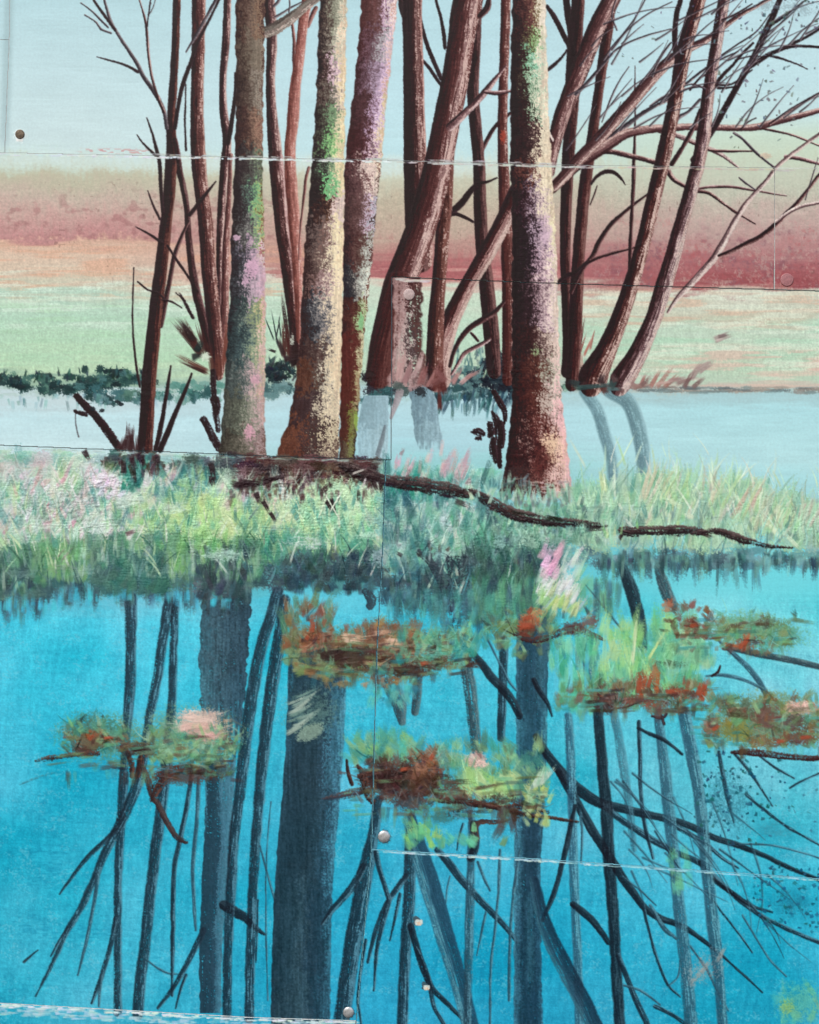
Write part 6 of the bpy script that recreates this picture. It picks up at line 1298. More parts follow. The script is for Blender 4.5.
def grass_over_log():
    r = random.Random(91)
    bristle((600, 640), (528, 540), 8, YG, ang=(60, 120), L=(10, 18), w=(1.2, 2.5), dry=0.35, a=0.85, r=r)
    bristle((470, 500), (495, 506), 8, MINT, ang=(40, 120), L=(8, 16), w=(2, 5), dry=0.4, a=0.85, r=r)
    for (x, y, a, L, w, c) in [(352, 474, 20, 20, 2, (214, 206, 196)), (366, 478, 250, 14, 2, (200, 190, 190)), (330, 512, 60, 40, 1.6, (226, 236, 214)), (318, 520, 70, 40, 1.6, (216, 232, 200)), (340, 520, 120, 40, 1.4, (226, 236, 214))]: dab(x, y, a, L, w, c, dry=0.3, k=int(x) % 20)
single('painted_grass', 'few light grass blades crossing over the dark fallen branch', 'grass', grass_over_log, kind='stuff')
# ------------------------------------------------------------------ tufted islands floating on the turquoise water
TU = 'painted tufted islands on the turquoise water'
_limb = limb
def limb(pts, stops, **kw):
    kw.setdefault('con', 1.0); kw['dry'] = kw.get('dry', 0) + 0.16; kw.setdefault('warp', 0.9)
    pts = [(x, y, w * 0.92) for x, y, w in pts]
    _limb(pts, stops, **kw)
def crisp(r, x0, x1, y0, y1, n, pal, ang=(10, 170)):
    bristle((x0, x1), (y0, y1), n // 2, pal, ang=ang, L=(8, 22), w=(2.4, 6), dry=0.72, a=0.6, r=r, k0=r.randint(0, 20), bend=0.5)
    hairs(x0 - 4, x1 + 4, y0 - 4, y1 + 4, n, r.randint(0, 9999), ang=ang, L=(7, 22), w=(0.9, 2.0), delta=42, on=0.25)
def cluster(r, x0, x1, y0, y1, n, pal, ang=(40, 140), L=(8, 22), w=(3, 8), dry=0.5, a=0.8):
    bristle((x0, x1), (y0, y1), n, pal, ang=ang, L=L, w=(w[0] * 1.3, w[1] * 1.45), dry=dry + 0.14, a=a, r=r, k0=r.randint(0, 20))
OL = [(100, 116, 84), (120, 138, 98), (88, 98, 74), (110, 146, 108), (80, 112, 98)]
BR = [(76, 52, 48), (58, 40, 40), (94, 70, 60), (48, 36, 40), (108, 82, 70)]
_smear = smear
def smear(x, y, rx, ry, c, dens=0.5, a=0.78, hard=0.27, **kw):
    m = sum(c) / 3.0
    c = tuple(m + (q - m) * (0.72 if c[0] > 1.28 * c[1] and c[0] < 205 else 0.9) for q in c)
    _smear(x, y, rx * 1.06, ry * 1.1, c, dens=dens, a=a, hard=hard, **kw)
OR = [(150, 76, 54), (160, 90, 64), (130, 64, 48), (140, 86, 66)]
GN = [(106, 166, 130), (90, 152, 124), (128, 178, 132), (76, 142, 124), (144, 186, 138)]
TQ = [(70, 160, 150), (60, 140, 140), (90, 180, 166)]

_dab = dab
def dab(x, y, ang, L, w, c, **kw):
    if c[0] > 1.28 * c[1] and c[0] < 205: c = tuple(q * 0.74 + m * 0.26 for q, m in zip(c, (104, 74, 62)))
    _dab(x, y, ang, L, w, c, **kw)
def drags(r, x0, x1, y0, y1, n, pal):
    bristle((x0 - 14, x1 + 4), (y0, y1), n, pal, ang=(-9, 9), L=(16, 44), w=(2, 6), dry=0.86, a=0.65, r=r)
    bristle((x0, x1), (y1 - 12, y1 - 2), n // 2, pal, ang=(258, 282), L=(12, 26), w=(4, 9), dry=0.6, a=0.4, r=r)
def pinkgrass():
    r = random.Random(101)
    cluster(r, 534, 578, 575, 618, 46, [(170, 200, 190), (190, 214, 200), (140, 190, 150)], ang=(45, 75), L=(18, 40), w=(2, 6))
    cluster(r, 536, 572, 560, 606, 36, [(232, 232, 226), (226, 214, 222), (214, 226, 214)], ang=(48, 72), L=(16, 36), w=(2, 5), dry=0.5)
    cluster(r, 536, 556, 556, 580, 14, [(226, 176, 200), (232, 190, 210), (220, 160, 190)], ang=(55, 75), L=(14, 30), w=(4, 8), dry=0.4)
    cluster(r, 530, 575, 596, 626, 24, [(176, 206, 130), (150, 196, 130), (206, 220, 160)], ang=(40, 80), L=(12, 24), w=(3, 6), dry=0.4)
single('painted_grass_tuft', 'slanting white and pink grass tuft in the water below the fallen branch', 'grass tuft', pinkgrass)

def k4():
    r = random.Random(111)
    cluster(r, 478, 560, 620, 660, 40, GN + OL, L=(8, 20))
    smear(510, 628, 26, 10, (110, 130, 80), dens=0.6, k=3)
    limb([(516, 634, 5), (528, 640, 6), (546, 638, 6), (562, 632, 8), (578, 630, 9), (592, 634, 6), (604, 640, 3)], [(0, (50, 30, 34)), (1, (90, 56, 50))], k=4, wob=1.6, dry=0.2)
    for (x, y, rx, ry, c, d) in [(529, 622, 14, 8, (180, 84, 50), 0.85), (530, 617, 13, 6, (196, 106, 64), 0.55), (528, 629, 12, 6, (120, 50, 40), 0.7), (536, 612, 14, 6, (200, 120, 70), 0.4), (574, 628, 16, 8, (96, 44, 42), 0.8), (590, 622, 12, 10, (130, 70, 60), 0.5)]:
        smear(x, y, rx, ry, c, dens=d, k=int(x) % 20, gxs=3, gys=2)
    dab(517, 628, 5, 22, 7, (160, 70, 48), dry=0.35, k=4); dab(518, 633, -12, 20, 6, (110, 50, 42), dry=0.3, k=6)
    for x, y0, y1, w, c in [(561, 640, 668, 10, (62, 104, 122)), (546, 642, 662, 9, (60, 96, 112)), (580, 640, 676, 12, (54, 92, 110))]:
        dab(x, y0, 270, y1 - y0, w, c, dry=0.3, k=x % 20)
    crisp(r, 480, 600, 612, 650, 60, OL + BR + GN)
    for (x, y, a, L, w) in [(520, 626, 5, 18, 8), (522, 620, 20, 16, 6), (528, 614, 60, 12, 4)]: _dab(x, y, a, L, w, (158, 78, 56), dry=0.5, k=int(x) % 20, a=0.85)
single('painted_tuft_island', 'small tuft island with bright orange red dab and dark twig, below the white pink grass', 'tuft island', k4, TU)

def k2():
    r = random.Random(121)
    smear(380, 652, 96, 34, (96, 110, 84), dens=0.62, k=2, gxs=4, gys=2.5)
    cluster(r, 284, 470, 640, 668, 150, OL + OL + TQ[:1] + [(140, 120, 84), (150, 150, 110)], L=(10, 26), w=(4, 9))
    cluster(r, 286, 330, 606, 650, 60, [(110, 120, 90), (130, 110, 84), (90, 130, 104), (140, 90, 66)], L=(12, 28), w=(4, 8))
    cluster(r, 420, 476, 640, 672, 60, GN + TQ, L=(12, 30), w=(4, 9))
    cluster(r, 300, 420, 626, 650, 90, [(150, 96, 70), (130, 104, 76), (110, 84, 64), (160, 120, 90)], ang=(20, 160), L=(8, 18), w=(4, 8))
    cluster(r, 290, 350, 664, 676, 36, [(150, 170, 116), (130, 150, 96), (176, 120, 80), (120, 140, 90)], ang=(-20, 30), L=(14, 30), w=(4, 9))
    for (x, y, rx, ry, c, d) in [(350, 658, 36, 12, (70, 40, 36), 0.85), (388, 666, 40, 11, (84, 50, 40), 0.8), (330, 655, 20, 9, (60, 36, 34), 0.85), (410, 672, 26, 9, (66, 42, 38), 0.75), (400, 652, 30, 9, (150, 84, 56), 0.5), (318, 640, 16, 12, (150, 70, 44), 0.4), (312, 624, 5, 9, (160, 70, 46), 0.5), (374, 640, 24, 10, (130, 80, 58), 0.5), (440, 664, 26, 8, (110, 84, 56), 0.55), (466, 660, 14, 6, (70, 48, 44), 0.55)]:
        smear(x, y, rx, ry, c, dens=d, k=int(x) % 20, gxs=3.5, gys=2)
    for (x, y, a, L, w, c) in [(342, 636, -5, 28, 8, (214, 178, 152)), (344, 640, -8, 22, 5, (226, 190, 166)), (384, 642, -4, 28, 9, (206, 170, 140)), (388, 640, -2, 20, 5, (224, 184, 160)), (372, 634, 8, 30, 6, (190, 150, 126)), (364, 662, -10, 40, 6, (176, 150, 120)), (460, 664, -5, 28, 8, (66, 46, 44)), (300, 650, 10, 30, 9, (180, 130, 104))]:
        dab(x, y, a, L, w, c, dry=0.4, k=int(x + y) % 20)
    cluster(r, 310, 420, 676, 684, 26, [(150, 120, 84), (110, 110, 80), (190, 150, 110)], ang=(240, 300), L=(6, 14), w=(3, 7), dry=0.5)
    cluster(r, 372, 416, 676, 700, 30, [(60, 130, 140), (90, 180, 176), (110, 190, 170)], ang=(240, 300), L=(8, 22), w=(4, 8), dry=0.5)
    crisp(r, 300, 470, 636, 672, 120, BR + BR + OL + GN[:2]); crisp(r, 330, 440, 648, 672, 60, [(46, 34, 34), (60, 42, 40)], ang=(-20, 30)); crisp(r, 288, 330, 610, 650, 30, BR + OL + OR, ang=(50, 130))
    cluster(r, 400, 474, 638, 668, 30, GN + TQ); cluster(r, 320, 400, 664, 680, 14, OL + GN)
    drags(r, 300, 450, 640, 678, 40, BR + OL + [(60, 130, 140)])
    for (x, y, a, L, w) in [(312, 632, 80, 14, 4), (306, 640, 60, 10, 4), (420, 664, 10, 14, 4)]: _dab(x, y, a, L, w, (158, 78, 56), dry=0.5, k=int(x) % 20, a=0.85)
single('painted_tuft_island', 'wide brown and olive tuft island with peach dabs, over the widest dark reflection', 'tuft island', k2, TU)

def k1():
    r = random.Random(131)
    smear(104, 738, 58, 28, (80, 130, 104), dens=0.55, k=2, gxs=1.8, gys=1.8)
    smear(188, 736, 66, 34, (110, 150, 118), dens=0.6, k=3, gxs=2.4, gys=2)
    smear(90, 728, 36, 20, (60, 120, 110), dens=0.45, k=4, gxs=1.5, gys=1.6)
    cluster(r, 70, 125, 732, 752, 40, OL + [(70, 120, 100)], L=(8, 20), w=(3, 7))
    cluster(r, 150, 235, 735, 765, 80, [(140, 176, 130), (120, 160, 120), (150, 190, 150), (110, 140, 100)], L=(8, 20), w=(4, 8))
    for (x, y, rx, ry, c, d) in [(90, 742, 20, 11, (120, 84, 56), 0.8), (96, 734, 12, 8, (150, 90, 56), 0.5), (84, 750, 16, 6, (90, 52, 44), 0.8), (118, 738, 16, 6, (140, 100, 70), 0.55), (132, 748, 16, 8, (96, 60, 46), 0.75), (146, 750, 16, 9, (84, 46, 40), 0.75), (200, 722, 30, 16, (216, 176, 162), 0.75), (206, 732, 30, 12, (206, 160, 148), 0.7), (188, 716, 16, 8, (226, 192, 178), 0.6), (226, 742, 14, 12, (90, 70, 66), 0.45)]:
        smear(x, y, rx, ry, c, dens=d, k=int(x) % 20, gxs=3, gys=1.6)
    for (x, y, a, L, w, c) in [(174, 730, 16, 46, 9, (222, 184, 172)), (184, 718, -4, 40, 8, (230, 200, 186)), (196, 736, 10, 36, 8, (206, 164, 152)), (86, 738, 60, 16, 5, (166, 90, 52)), (104, 740, 12, 24, 4, (176, 110, 70)), (100, 736, -8, 28, 4, (60, 40, 36))]:
        dab(x, y, a, L, w, c, dry=0.35, k=int(x) % 20)
    st = [(0, (44, 32, 32)), (0.7, (64, 44, 42)), (1, (96, 66, 58))]
    limb([(36, 761, 3), (50, 758, 6), (64, 756, 4), (80, 754, 6), (98, 753, 5)], st, dry=0.3, k=3, wob=1.5)
    limb([(20, 784, 2), (36, 778, 2), (56, 772, 1.5)], [(0, (50, 90, 100)), (1, (80, 130, 140))], dry=0.3, k=4, a=0.8)
    limb([(122, 746, 5), (136, 748, 7), (150, 748, 6)], st, dry=0.2, k=5, wob=1.5)
    limb([(128, 752, 6), (132, 764, 7), (132, 776, 5)], st, dry=0.2, k=6, wob=1.5); limb([(142, 756, 6), (140, 768, 7), (137, 776, 5)], st, dry=0.2, k=7, wob=1.5)
    limb([(142, 766, 5), (148, 780, 7), (152, 794, 7), (158, 804, 6), (166, 820, 7), (176, 836, 6), (186, 842, 5)], [(0, (52, 40, 42)), (1, (78, 70, 70))], dry=0.1, k=8, wob=1)
    limb([(156, 776, 8), (170, 772, 9), (186, 768, 9), (204, 772, 9), (222, 776, 5)], st, dry=0.28, k=9, wob=1.8)
    limb([(152, 800, 5), (158, 786, 12), (168, 776, 12)], st, dry=0.2, k=10, wob=1.8)
    smear(184, 776, 40, 12, (96, 52, 44), dens=0.6, k=11, gxs=4, gys=1.6)
    cluster(r, 180, 236, 752, 776, 36, [(70, 96, 80), (90, 120, 96), (60, 80, 76)], L=(6, 16), w=(3, 6))
    crisp(r, 60, 130, 722, 752, 60, OL + BR + GN[:2]); crisp(r, 150, 236, 728, 770, 80, GN + OL + [(60, 80, 72)]); crisp(r, 150, 232, 764, 780, 36, [(50, 36, 36), (74, 48, 42)], ang=(-15, 20)); crisp(r, 176, 226, 712, 738, 18, [(226, 190, 176), (206, 166, 154)], ang=(-15, 25))
    cluster(r, 150, 240, 730, 764, 26, GN); cluster(r, 66, 124, 724, 744, 16, GN)
    drags(r, 60, 225, 735, 775, 46, BR + OL + GN[:2])
    for (x, y, a, L, w) in [(88, 740, 40, 14, 5), (104, 738, 5, 16, 3)]: _dab(x, y, a, L, w, (158, 78, 56), dry=0.5, k=int(x) % 20, a=0.85)
single('painted_tuft_island', 'tuft island furthest left, with broad salmon dab and a brown root bent below', 'tuft island', k1, TU)

def k3():
    r = random.Random(141)
    cluster(r, 352, 420, 740, 768, 70, GN + TQ + [(140, 180, 110)], ang=(60, 150), L=(14, 32), w=(4, 9))
    cluster(r, 440, 548, 750, 812, 110, GN + GN + [(136, 172, 116), (160, 198, 140), (90, 120, 96)], ang=(70, 150), L=(12, 32), w=(5, 11))
    cluster(r, 470, 520, 780, 800, 30, [(190, 210, 150), (160, 206, 130)], ang=(90, 150), L=(14, 30), w=(6, 11), dry=0.35)
    smear(404, 780, 52, 24, (92, 54, 42), dens=0.8, k=3, gxs=4, gys=2.5)
    cluster(r, 372, 440, 764, 800, 100, BR + BR[:2], ang=(20, 160), L=(8, 22), w=(4, 9))
    cluster(r, 410, 440, 748, 780, 30, [(150, 96, 66), (170, 110, 76), (130, 80, 56)], ang=(30, 150), L=(8, 18), w=(4, 8))
    for (x, y, rx, ry, c, d) in [(384, 780, 24, 12, (64, 36, 36), 0.8), (412, 800, 28, 14, (74, 46, 44), 0.65), (430, 782, 24, 12, (96, 60, 44), 0.65), (456, 796, 22, 12, (120, 74, 54), 0.6), (440, 816, 20, 10, (60, 110, 106), 0.5), (476, 760, 13, 10, (222, 170, 160), 0.85), (482, 764, 8, 6, (236, 196, 186), 0.5), (444, 756, 16, 12, (120, 160, 150), 0.4), (420, 768, 12, 8, (176, 116, 84), 0.5), (500, 800, 26, 8, (70, 44, 40), 0.5), (462, 812, 24, 8, (54, 60, 64), 0.5)]:
        smear(x, y, rx, ry, c, dens=d, k=int(x) % 20, gxs=3, gys=2)
    st = [(0, (42, 30, 30)), (0.6, (62, 42, 40)), (1, (92, 64, 56))]
    limb([(322, 799, 2), (338, 796, 7), (352, 793, 9), (368, 790, 8)], [(0, (50, 46, 56)), (1, (86, 72, 74))], k=3, dry=0.25, wob=1.6)
    limb([(347, 760, 3), (348, 772, 4), (352, 784, 4)], st, k=4); limb([(358, 766, 4), (362, 772, 6), (366, 782, 8)], st, k=5, dry=0.2)
    limb([(360, 776, 8), (376, 774, 11), (392, 772, 10), (404, 770, 6)], st, k=6, wob=2, dry=0.15)
    limb([(364, 778, 7), (366, 792, 9), (372, 802, 6)], st, k=7, wob=2, dry=0.2)
    limb([(440, 800, 6), (462, 802, 8), (486, 805, 7), (508, 810, 6), (528, 815, 5), (552, 818, 4), (578, 822, 2)], st, k=8, wob=1.2, dry=0.12)
    limb([(500, 808, 5), (522, 806, 7), (548, 812, 4)], st, k=9, wob=1.5, dry=0.2)
    limb([(476, 838, 8), (474, 828, 8), (480, 822, 7), (494, 822, 5), (506, 820, 4)], [(0, (56, 44, 46)), (1, (84, 66, 60))], k=10, dry=0.15, wob=1.3)
    cluster(r, 410, 446, 826, 850, 30, [(120, 190, 130), (150, 200, 110), (90, 170, 130)], ang=(80, 140), L=(12, 30), w=(3, 7), dry=0.5)
    cluster(r, 450, 480, 838, 848, 10, [(90, 180, 150), (110, 196, 160)], ang=(120, 160), L=(12, 26), w=(4, 7), dry=0.45)
    dab(474, 832, 90, 12, 7, (120, 190, 140), dry=0.25, k=3); dab(502, 846, 70, 14, 8, (110, 150, 110), dry=0.4, k=5)
    cluster(r, 500, 514, 800, 838, 12, [(60, 46, 50), (84, 76, 70)], ang=(240, 300), L=(12, 30), w=(4, 8), dry=0.4)
    cluster(r, 524, 548, 790, 828, 30, [(150, 176, 110), (170, 196, 150), (190, 200, 120)], ang=(60, 130), L=(10, 24), w=(3, 7), dry=0.5)
    for q in range(7): dab(530 + 2 * q, 790 - q, 62 - 2 * q, 26, 2.6, (186, 206, 186), dry=0.35, k=q)
    crisp(r, 360, 440, 758, 806, 130, BR + BR + [(44, 32, 32)]); crisp(r, 420, 545, 752, 815, 110, GN + GN + OL + BR[:2], ang=(60, 150)); crisp(r, 440, 540, 796, 812, 30, [(46, 34, 34), (60, 42, 38)], ang=(-25, 0))
    drags(r, 350, 530, 770, 815, 46, BR + OL + GN[:2])
    for (x, y, a, L, w) in [(430, 760, 60, 12, 4), (400, 770, 10, 14, 4)]: _dab(x, y, a, L, w, (158, 78, 56), dry=0.5, k=int(x) % 20, a=0.85)
single('painted_tuft_island', 'central dark brown and bright green tuft island with a thin twig pointing right', 'tuft island', k3, TU)

def k5():
    r = random.Random(151)
    cluster(r, 552, 600, 650, 716, 60, [(110, 200, 160), (90, 180, 140), (70, 160, 130), (130, 206, 170)], ang=(75, 105), L=(20, 46), w=(4, 9), dry=0.45)
    cluster(r, 600, 700, 630, 700, 120, [(110, 190, 130), (150, 206, 130), (90, 176, 140), (176, 214, 140), (130, 196, 150)], ang=(70, 110), L=(18, 46), w=(5, 12), dry=0.45)
    cluster(r, 660, 712, 645, 674, 30, [(130, 196, 150), (110, 186, 150), (160, 204, 150)], ang=(60, 120), L=(16, 34), w=(7, 13), dry=0.35)
    cluster(r, 560, 700, 684, 712, 90, [(90, 140, 104), (110, 130, 90), (130, 100, 76), (84, 160, 130)], L=(8, 22), w=(4, 9))
    smear(612, 700, 26, 14, (92, 74, 70), dens=0.7, k=3); smear(660, 698, 36, 14, (110, 76, 58), dens=0.6, k=4)
    for (x, y, rx, ry, c, d) in [(640, 684, 6, 16, (176, 80, 50), 0.6), (655, 676, 6, 22, (180, 96, 56), 0.55), (702, 690, 8, 9, (176, 80, 52), 0.75), (676, 692, 24, 7, (130, 74, 56), 0.55), (690, 696, 16, 6, (150, 80, 56), 0.45), (636, 700, 18, 6, (140, 66, 50), 0.6), (672, 664, 24, 5, (70, 90, 70), 0.4), (604, 706, 14, 10, (66, 50, 52), 0.6), (650, 706, 10, 8, (150, 74, 52), 0.5), (664, 712, 22, 7, (110, 110, 80), 0.5)]:
        smear(x, y, rx, ry, c, dens=d, k=int(x) % 20, gxs=2.4, gys=2.4)
    for (x, y, a, L, w, c) in [(640, 700, 78, 36, 6, (190, 76, 42)), (656, 696, 84, 34, 4, (196, 110, 64)), (700, 702, 70, 22, 8, (190, 74, 44)), (668, 694, 10, 30, 5, (150, 76, 54)), (604, 696, -5, 26, 8, (120, 96, 90)), (632, 664, 84, 60, 4, (206, 220, 176)), (604, 660, 88, 50, 6, (150, 214, 180)), (648, 660, 60, 40, 3, (200, 220, 150))]:
        dab(x, y, a, L, w, c, dry=0.35, k=int(x) % 20)
    limb([(712, 676, 3), (718, 672, 3), (720, 666, 2)], [(0, (40, 30, 34)), (1, (70, 50, 50))], k=4)
    limb([(598, 694, 3), (616, 708, 2), (640, 702, 2)], [(0, (60, 44, 44)), (1, (90, 60, 54))], k=5)
    limb([(652, 716, 3), (662, 718, 4), (666, 714, 3)], [(0, (40, 36, 44)), (1, (70, 60, 64))], k=6)
    limb([(664, 724, 3), (662, 716, 3)], [(0, (40, 36, 44)), (1, (70, 60, 64))], k=7)
    for x, c in [(556, (96, 200, 220)), (570, (110, 206, 224)), (586, (90, 196, 216))]: dab(x, 690, 88, 54, 6, c, dry=0.3, k=x % 20, a=0.7)
    crisp(r, 556, 712, 640, 700, 90, GN + TQ + [(170, 206, 160)], ang=(65, 115)); crisp(r, 590, 715, 684, 712, 90, BR + OR + OL, ang=(20, 160))
    drags(r, 575, 700, 690, 712, 40, BR + OL + TQ)
    for (x, y, a, L, w) in [(638, 692, 82, 30, 6), (648, 688, 75, 20, 5), (698, 696, 70, 20, 8), (704, 690, 80, 16, 6), (666, 692, 12, 20, 5)]: _dab(x, y, a, L, w, (158, 78, 56), dry=0.5, k=int(x) % 20, a=0.85)
single('painted_tuft_island', 'upright bright green tuft island with red flecks along its foot', 'tuft island', k5, TU)

def k6():
    r = random.Random(161)
    cluster(r, 668, 712, 606, 640, 40, [(110, 70, 56), (80, 110, 90), (130, 90, 70), (150, 70, 50)], ang=(20, 160), L=(6, 16), w=(3, 7))
    smear(748, 628, 44, 20, (110, 160, 116), dens=0.65, k=2, gxs=2.6, gys=2); smear(776, 636, 40, 20, (90, 150, 116), dens=0.5, k=3)
    cluster(r, 716, 790, 622, 648, 60, [(110, 160, 110), (130, 150, 104), (90, 140, 110), (120, 130, 90)], L=(8, 20), w=(3, 8))
    for (x, y, rx, ry, c, d) in [(668, 606, 8, 10, (190, 110, 76), 0.6), (690, 624, 13, 5, (116, 66, 54), 0.6), (744, 646, 12, 7, (176, 84, 56), 0.65), (748, 636, 8, 8, (200, 100, 60), 0.5), (734, 648, 14, 5, (140, 86, 66), 0.5), (762, 652, 16, 5, (120, 100, 76), 0.6), (706, 634, 14, 4, (110, 80, 60), 0.6), (764, 624, 30, 4, (100, 120, 90), 0.4)]:
        smear(x, y, rx, ry, c, dens=d, k=int(x) % 20, gxs=2.6, gys=1.8)
    dab(742, 650, 60, 18, 5, (196, 80, 46), dry=0.35, k=4); dab(724, 644, -10, 20, 5, (190, 110, 70), dry=0.4, k=4)
    crisp(r, 670, 800, 612, 654, 90, OL + BR + GN[:2] + OR[:1])
    drags(r, 670, 790, 618, 650, 36, OL + BR[:2] + TQ)
    for (x, y, a, L, w) in [(738, 648, 40, 16, 6), (744, 646, 70, 14, 5), (690, 626, 10, 12, 4)]: _dab(x, y, a, L, w, (158, 78, 56), dry=0.5, k=int(x) % 20, a=0.85)
single('painted_tuft_island', 'loose olive tuft with an orange red fleck, uppermost of the tufts at the right edge', 'tuft island', k6, TU)

def k7():
    r = random.Random(171)
    smear(768, 720, 66, 34, (110, 130, 86), dens=0.7, k=2, gxs=3, gys=2.2)
    smear(840, 724, 46, 30, (110, 120, 80), dens=0.7, k=3)
    cluster(r, 706, 890, 700, 748, 150, OL + [(130, 140, 80), (150, 130, 80), (110, 90, 64)], L=(8, 20), w=(4, 9))
    for (x, y, rx, ry, c, d) in [(712, 726, 12, 12, (160, 96, 76), 0.55), (734, 730, 22, 16, (130, 126, 56), 0.6), (766, 716, 20, 18, (120, 66, 60), 0.6), (798, 738, 28, 9, (116, 66, 52), 0.6), (790, 722, 22, 10, (100, 64, 66), 0.6), (762, 742, 22, 8, (150, 100, 50), 0.55), (800, 708, 22, 8, (226, 166, 150), 0.9), (806, 704, 14, 5, (234, 184, 168), 0.6), (740, 712, 20, 8, (90, 76, 64), 0.5)]:
        smear(x, y, rx, ry, c, dens=d, k=int(x) % 20, gxs=3, gys=2)
    limb([(732, 752, 4), (748, 752, 7), (768, 754, 7), (790, 757, 7), (812, 758, 6), (850, 756, 5)], [(0, (50, 30, 32)), (1, (84, 52, 48))], k=4, wob=1.3, dry=0.1)
    crisp(r, 706, 880, 700, 748, 160, OL + BR + GN[:2] + OR[:2])
    cluster(r, 706, 850, 700, 732, 34, GN + OL)
    drags(r, 700, 860, 706, 748, 46, OL + BR + TQ)
    for (x, y, a, L, w) in [(712, 730, 30, 12, 4), (800, 738, 8, 18, 5), (776, 742, 10, 16, 4)]: _dab(x, y, a, L, w, (158, 78, 56), dry=0.5, k=int(x) % 20, a=0.85)
single('painted_tuft_island', 'olive and rust tuft island with salmon dab and dark stick, cut by the right edge', 'tuft island', k7, TU)

def k8():
    r = random.Random(181)
    smear(312, 712, 36, 30, (84, 120, 116), dens=0.45, k=3, gxs=5, gys=1.8, rot=20)
    for q in range(15):
        x = 290 + r.uniform(-4, 12); y = 698 + q * 2.6 + r.uniform(-1, 1)
        dab(x, y, 14 + r.uniform(-7, 9), r.uniform(24, 38), r.uniform(2, 4), r.choice([(140, 164, 152), (120, 150, 140), (160, 178, 164)]), dry=0.5, k=q, bend=0.3, a=0.8)
    smear(310, 732, 19, 10, (140, 166, 146), dens=0.95, k=5, gxs=5, gys=2, rot=24)
single('painted_brush_mark', 'pale grey green scooped brush mark over the top of the widest dark reflection', 'brush mark', k8)

def k9():
    r = random.Random(191)
    cluster(r, 770, 880, 985, 1060, 46, [(104, 190, 150), (120, 190, 130), (90, 184, 170), (140, 190, 120)], L=(10, 28), w=(4, 10), dry=0.66, a=0.5)
    smear(800, 1004, 30, 26, (106, 184, 144), dens=0.5, k=3, a=0.55); smear(786, 1006, 11, 9, (150, 186, 90), dens=0.5, k=4, a=0.6)
single('painted_water_plants', 'loose yellow green dabs of water plants at the bottom right corner', 'water plants', k9)
def k10():
    r = random.Random(192)
    cluster(r, 662, 690, 855, 905, 14, [(90, 196, 180), (110, 196, 150), (130, 196, 130)], ang=(75, 110), L=(14, 34), w=(4, 8), dry=0.66, a=0.5)
single('painted_brush_mark', 'faint upright green brush mark on the left blue-grey leaning reflection', 'brush mark', k10)
def k11():
    smear(704, 968, 26, 20, (150, 150, 150), dens=0.35, k=5, gxs=3, rot=40, a=0.6)
    for (x, y, a) in [(690, 984, 50), (700, 974, 55), (716, 962, 60)]: dab(x, y, a, 28, 6, (160, 160, 156), dry=0.6, k=int(x) % 20, a=0.7)
single('painted_brush_mark', 'faint grey slanting brush mark between the two blue-grey reflections near the bottom', 'brush mark', k11)

smear = _smear
limb = _limb
dab = _dab
# ------------------------------------------------------------------ wear along the board joints: paint rubbed to white primer, edge highlights painted in
WORN = {}
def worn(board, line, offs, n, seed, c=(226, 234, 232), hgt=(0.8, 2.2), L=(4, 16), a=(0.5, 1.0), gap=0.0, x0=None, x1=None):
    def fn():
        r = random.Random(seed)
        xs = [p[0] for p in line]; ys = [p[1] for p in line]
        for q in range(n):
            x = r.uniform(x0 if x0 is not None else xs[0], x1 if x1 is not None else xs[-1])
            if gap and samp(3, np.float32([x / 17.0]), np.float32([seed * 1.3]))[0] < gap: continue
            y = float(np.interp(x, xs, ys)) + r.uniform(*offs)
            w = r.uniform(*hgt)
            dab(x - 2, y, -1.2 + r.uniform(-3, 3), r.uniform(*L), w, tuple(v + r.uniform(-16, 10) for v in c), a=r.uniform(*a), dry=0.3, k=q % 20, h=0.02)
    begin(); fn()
    o = finish('worn_lit_edge', M_PAINT, BOBJ[board])
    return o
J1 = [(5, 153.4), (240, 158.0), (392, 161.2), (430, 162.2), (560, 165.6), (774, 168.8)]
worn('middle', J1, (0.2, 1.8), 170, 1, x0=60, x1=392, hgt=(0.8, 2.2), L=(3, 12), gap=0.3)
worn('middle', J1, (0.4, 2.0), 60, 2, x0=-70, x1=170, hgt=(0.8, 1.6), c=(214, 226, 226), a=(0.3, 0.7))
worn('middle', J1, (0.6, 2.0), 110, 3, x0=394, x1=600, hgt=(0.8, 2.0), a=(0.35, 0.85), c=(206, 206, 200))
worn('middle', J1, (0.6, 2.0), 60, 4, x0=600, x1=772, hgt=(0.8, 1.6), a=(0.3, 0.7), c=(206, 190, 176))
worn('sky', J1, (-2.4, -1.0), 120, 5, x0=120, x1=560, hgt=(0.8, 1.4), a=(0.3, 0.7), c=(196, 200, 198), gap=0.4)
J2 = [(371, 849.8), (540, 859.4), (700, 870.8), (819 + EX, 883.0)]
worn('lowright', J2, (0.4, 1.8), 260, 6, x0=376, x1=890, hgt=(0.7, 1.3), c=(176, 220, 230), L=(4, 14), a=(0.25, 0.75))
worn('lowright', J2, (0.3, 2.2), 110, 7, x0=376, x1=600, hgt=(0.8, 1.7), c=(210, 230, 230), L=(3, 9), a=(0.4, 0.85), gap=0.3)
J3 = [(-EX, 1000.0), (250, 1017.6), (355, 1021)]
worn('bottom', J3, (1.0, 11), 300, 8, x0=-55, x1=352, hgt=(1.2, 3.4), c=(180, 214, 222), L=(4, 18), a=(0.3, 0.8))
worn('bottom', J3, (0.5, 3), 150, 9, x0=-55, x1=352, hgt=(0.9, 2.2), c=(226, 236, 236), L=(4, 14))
J4 = [(-EX, 442.8), (270, 456.0), (386, 459.6)]
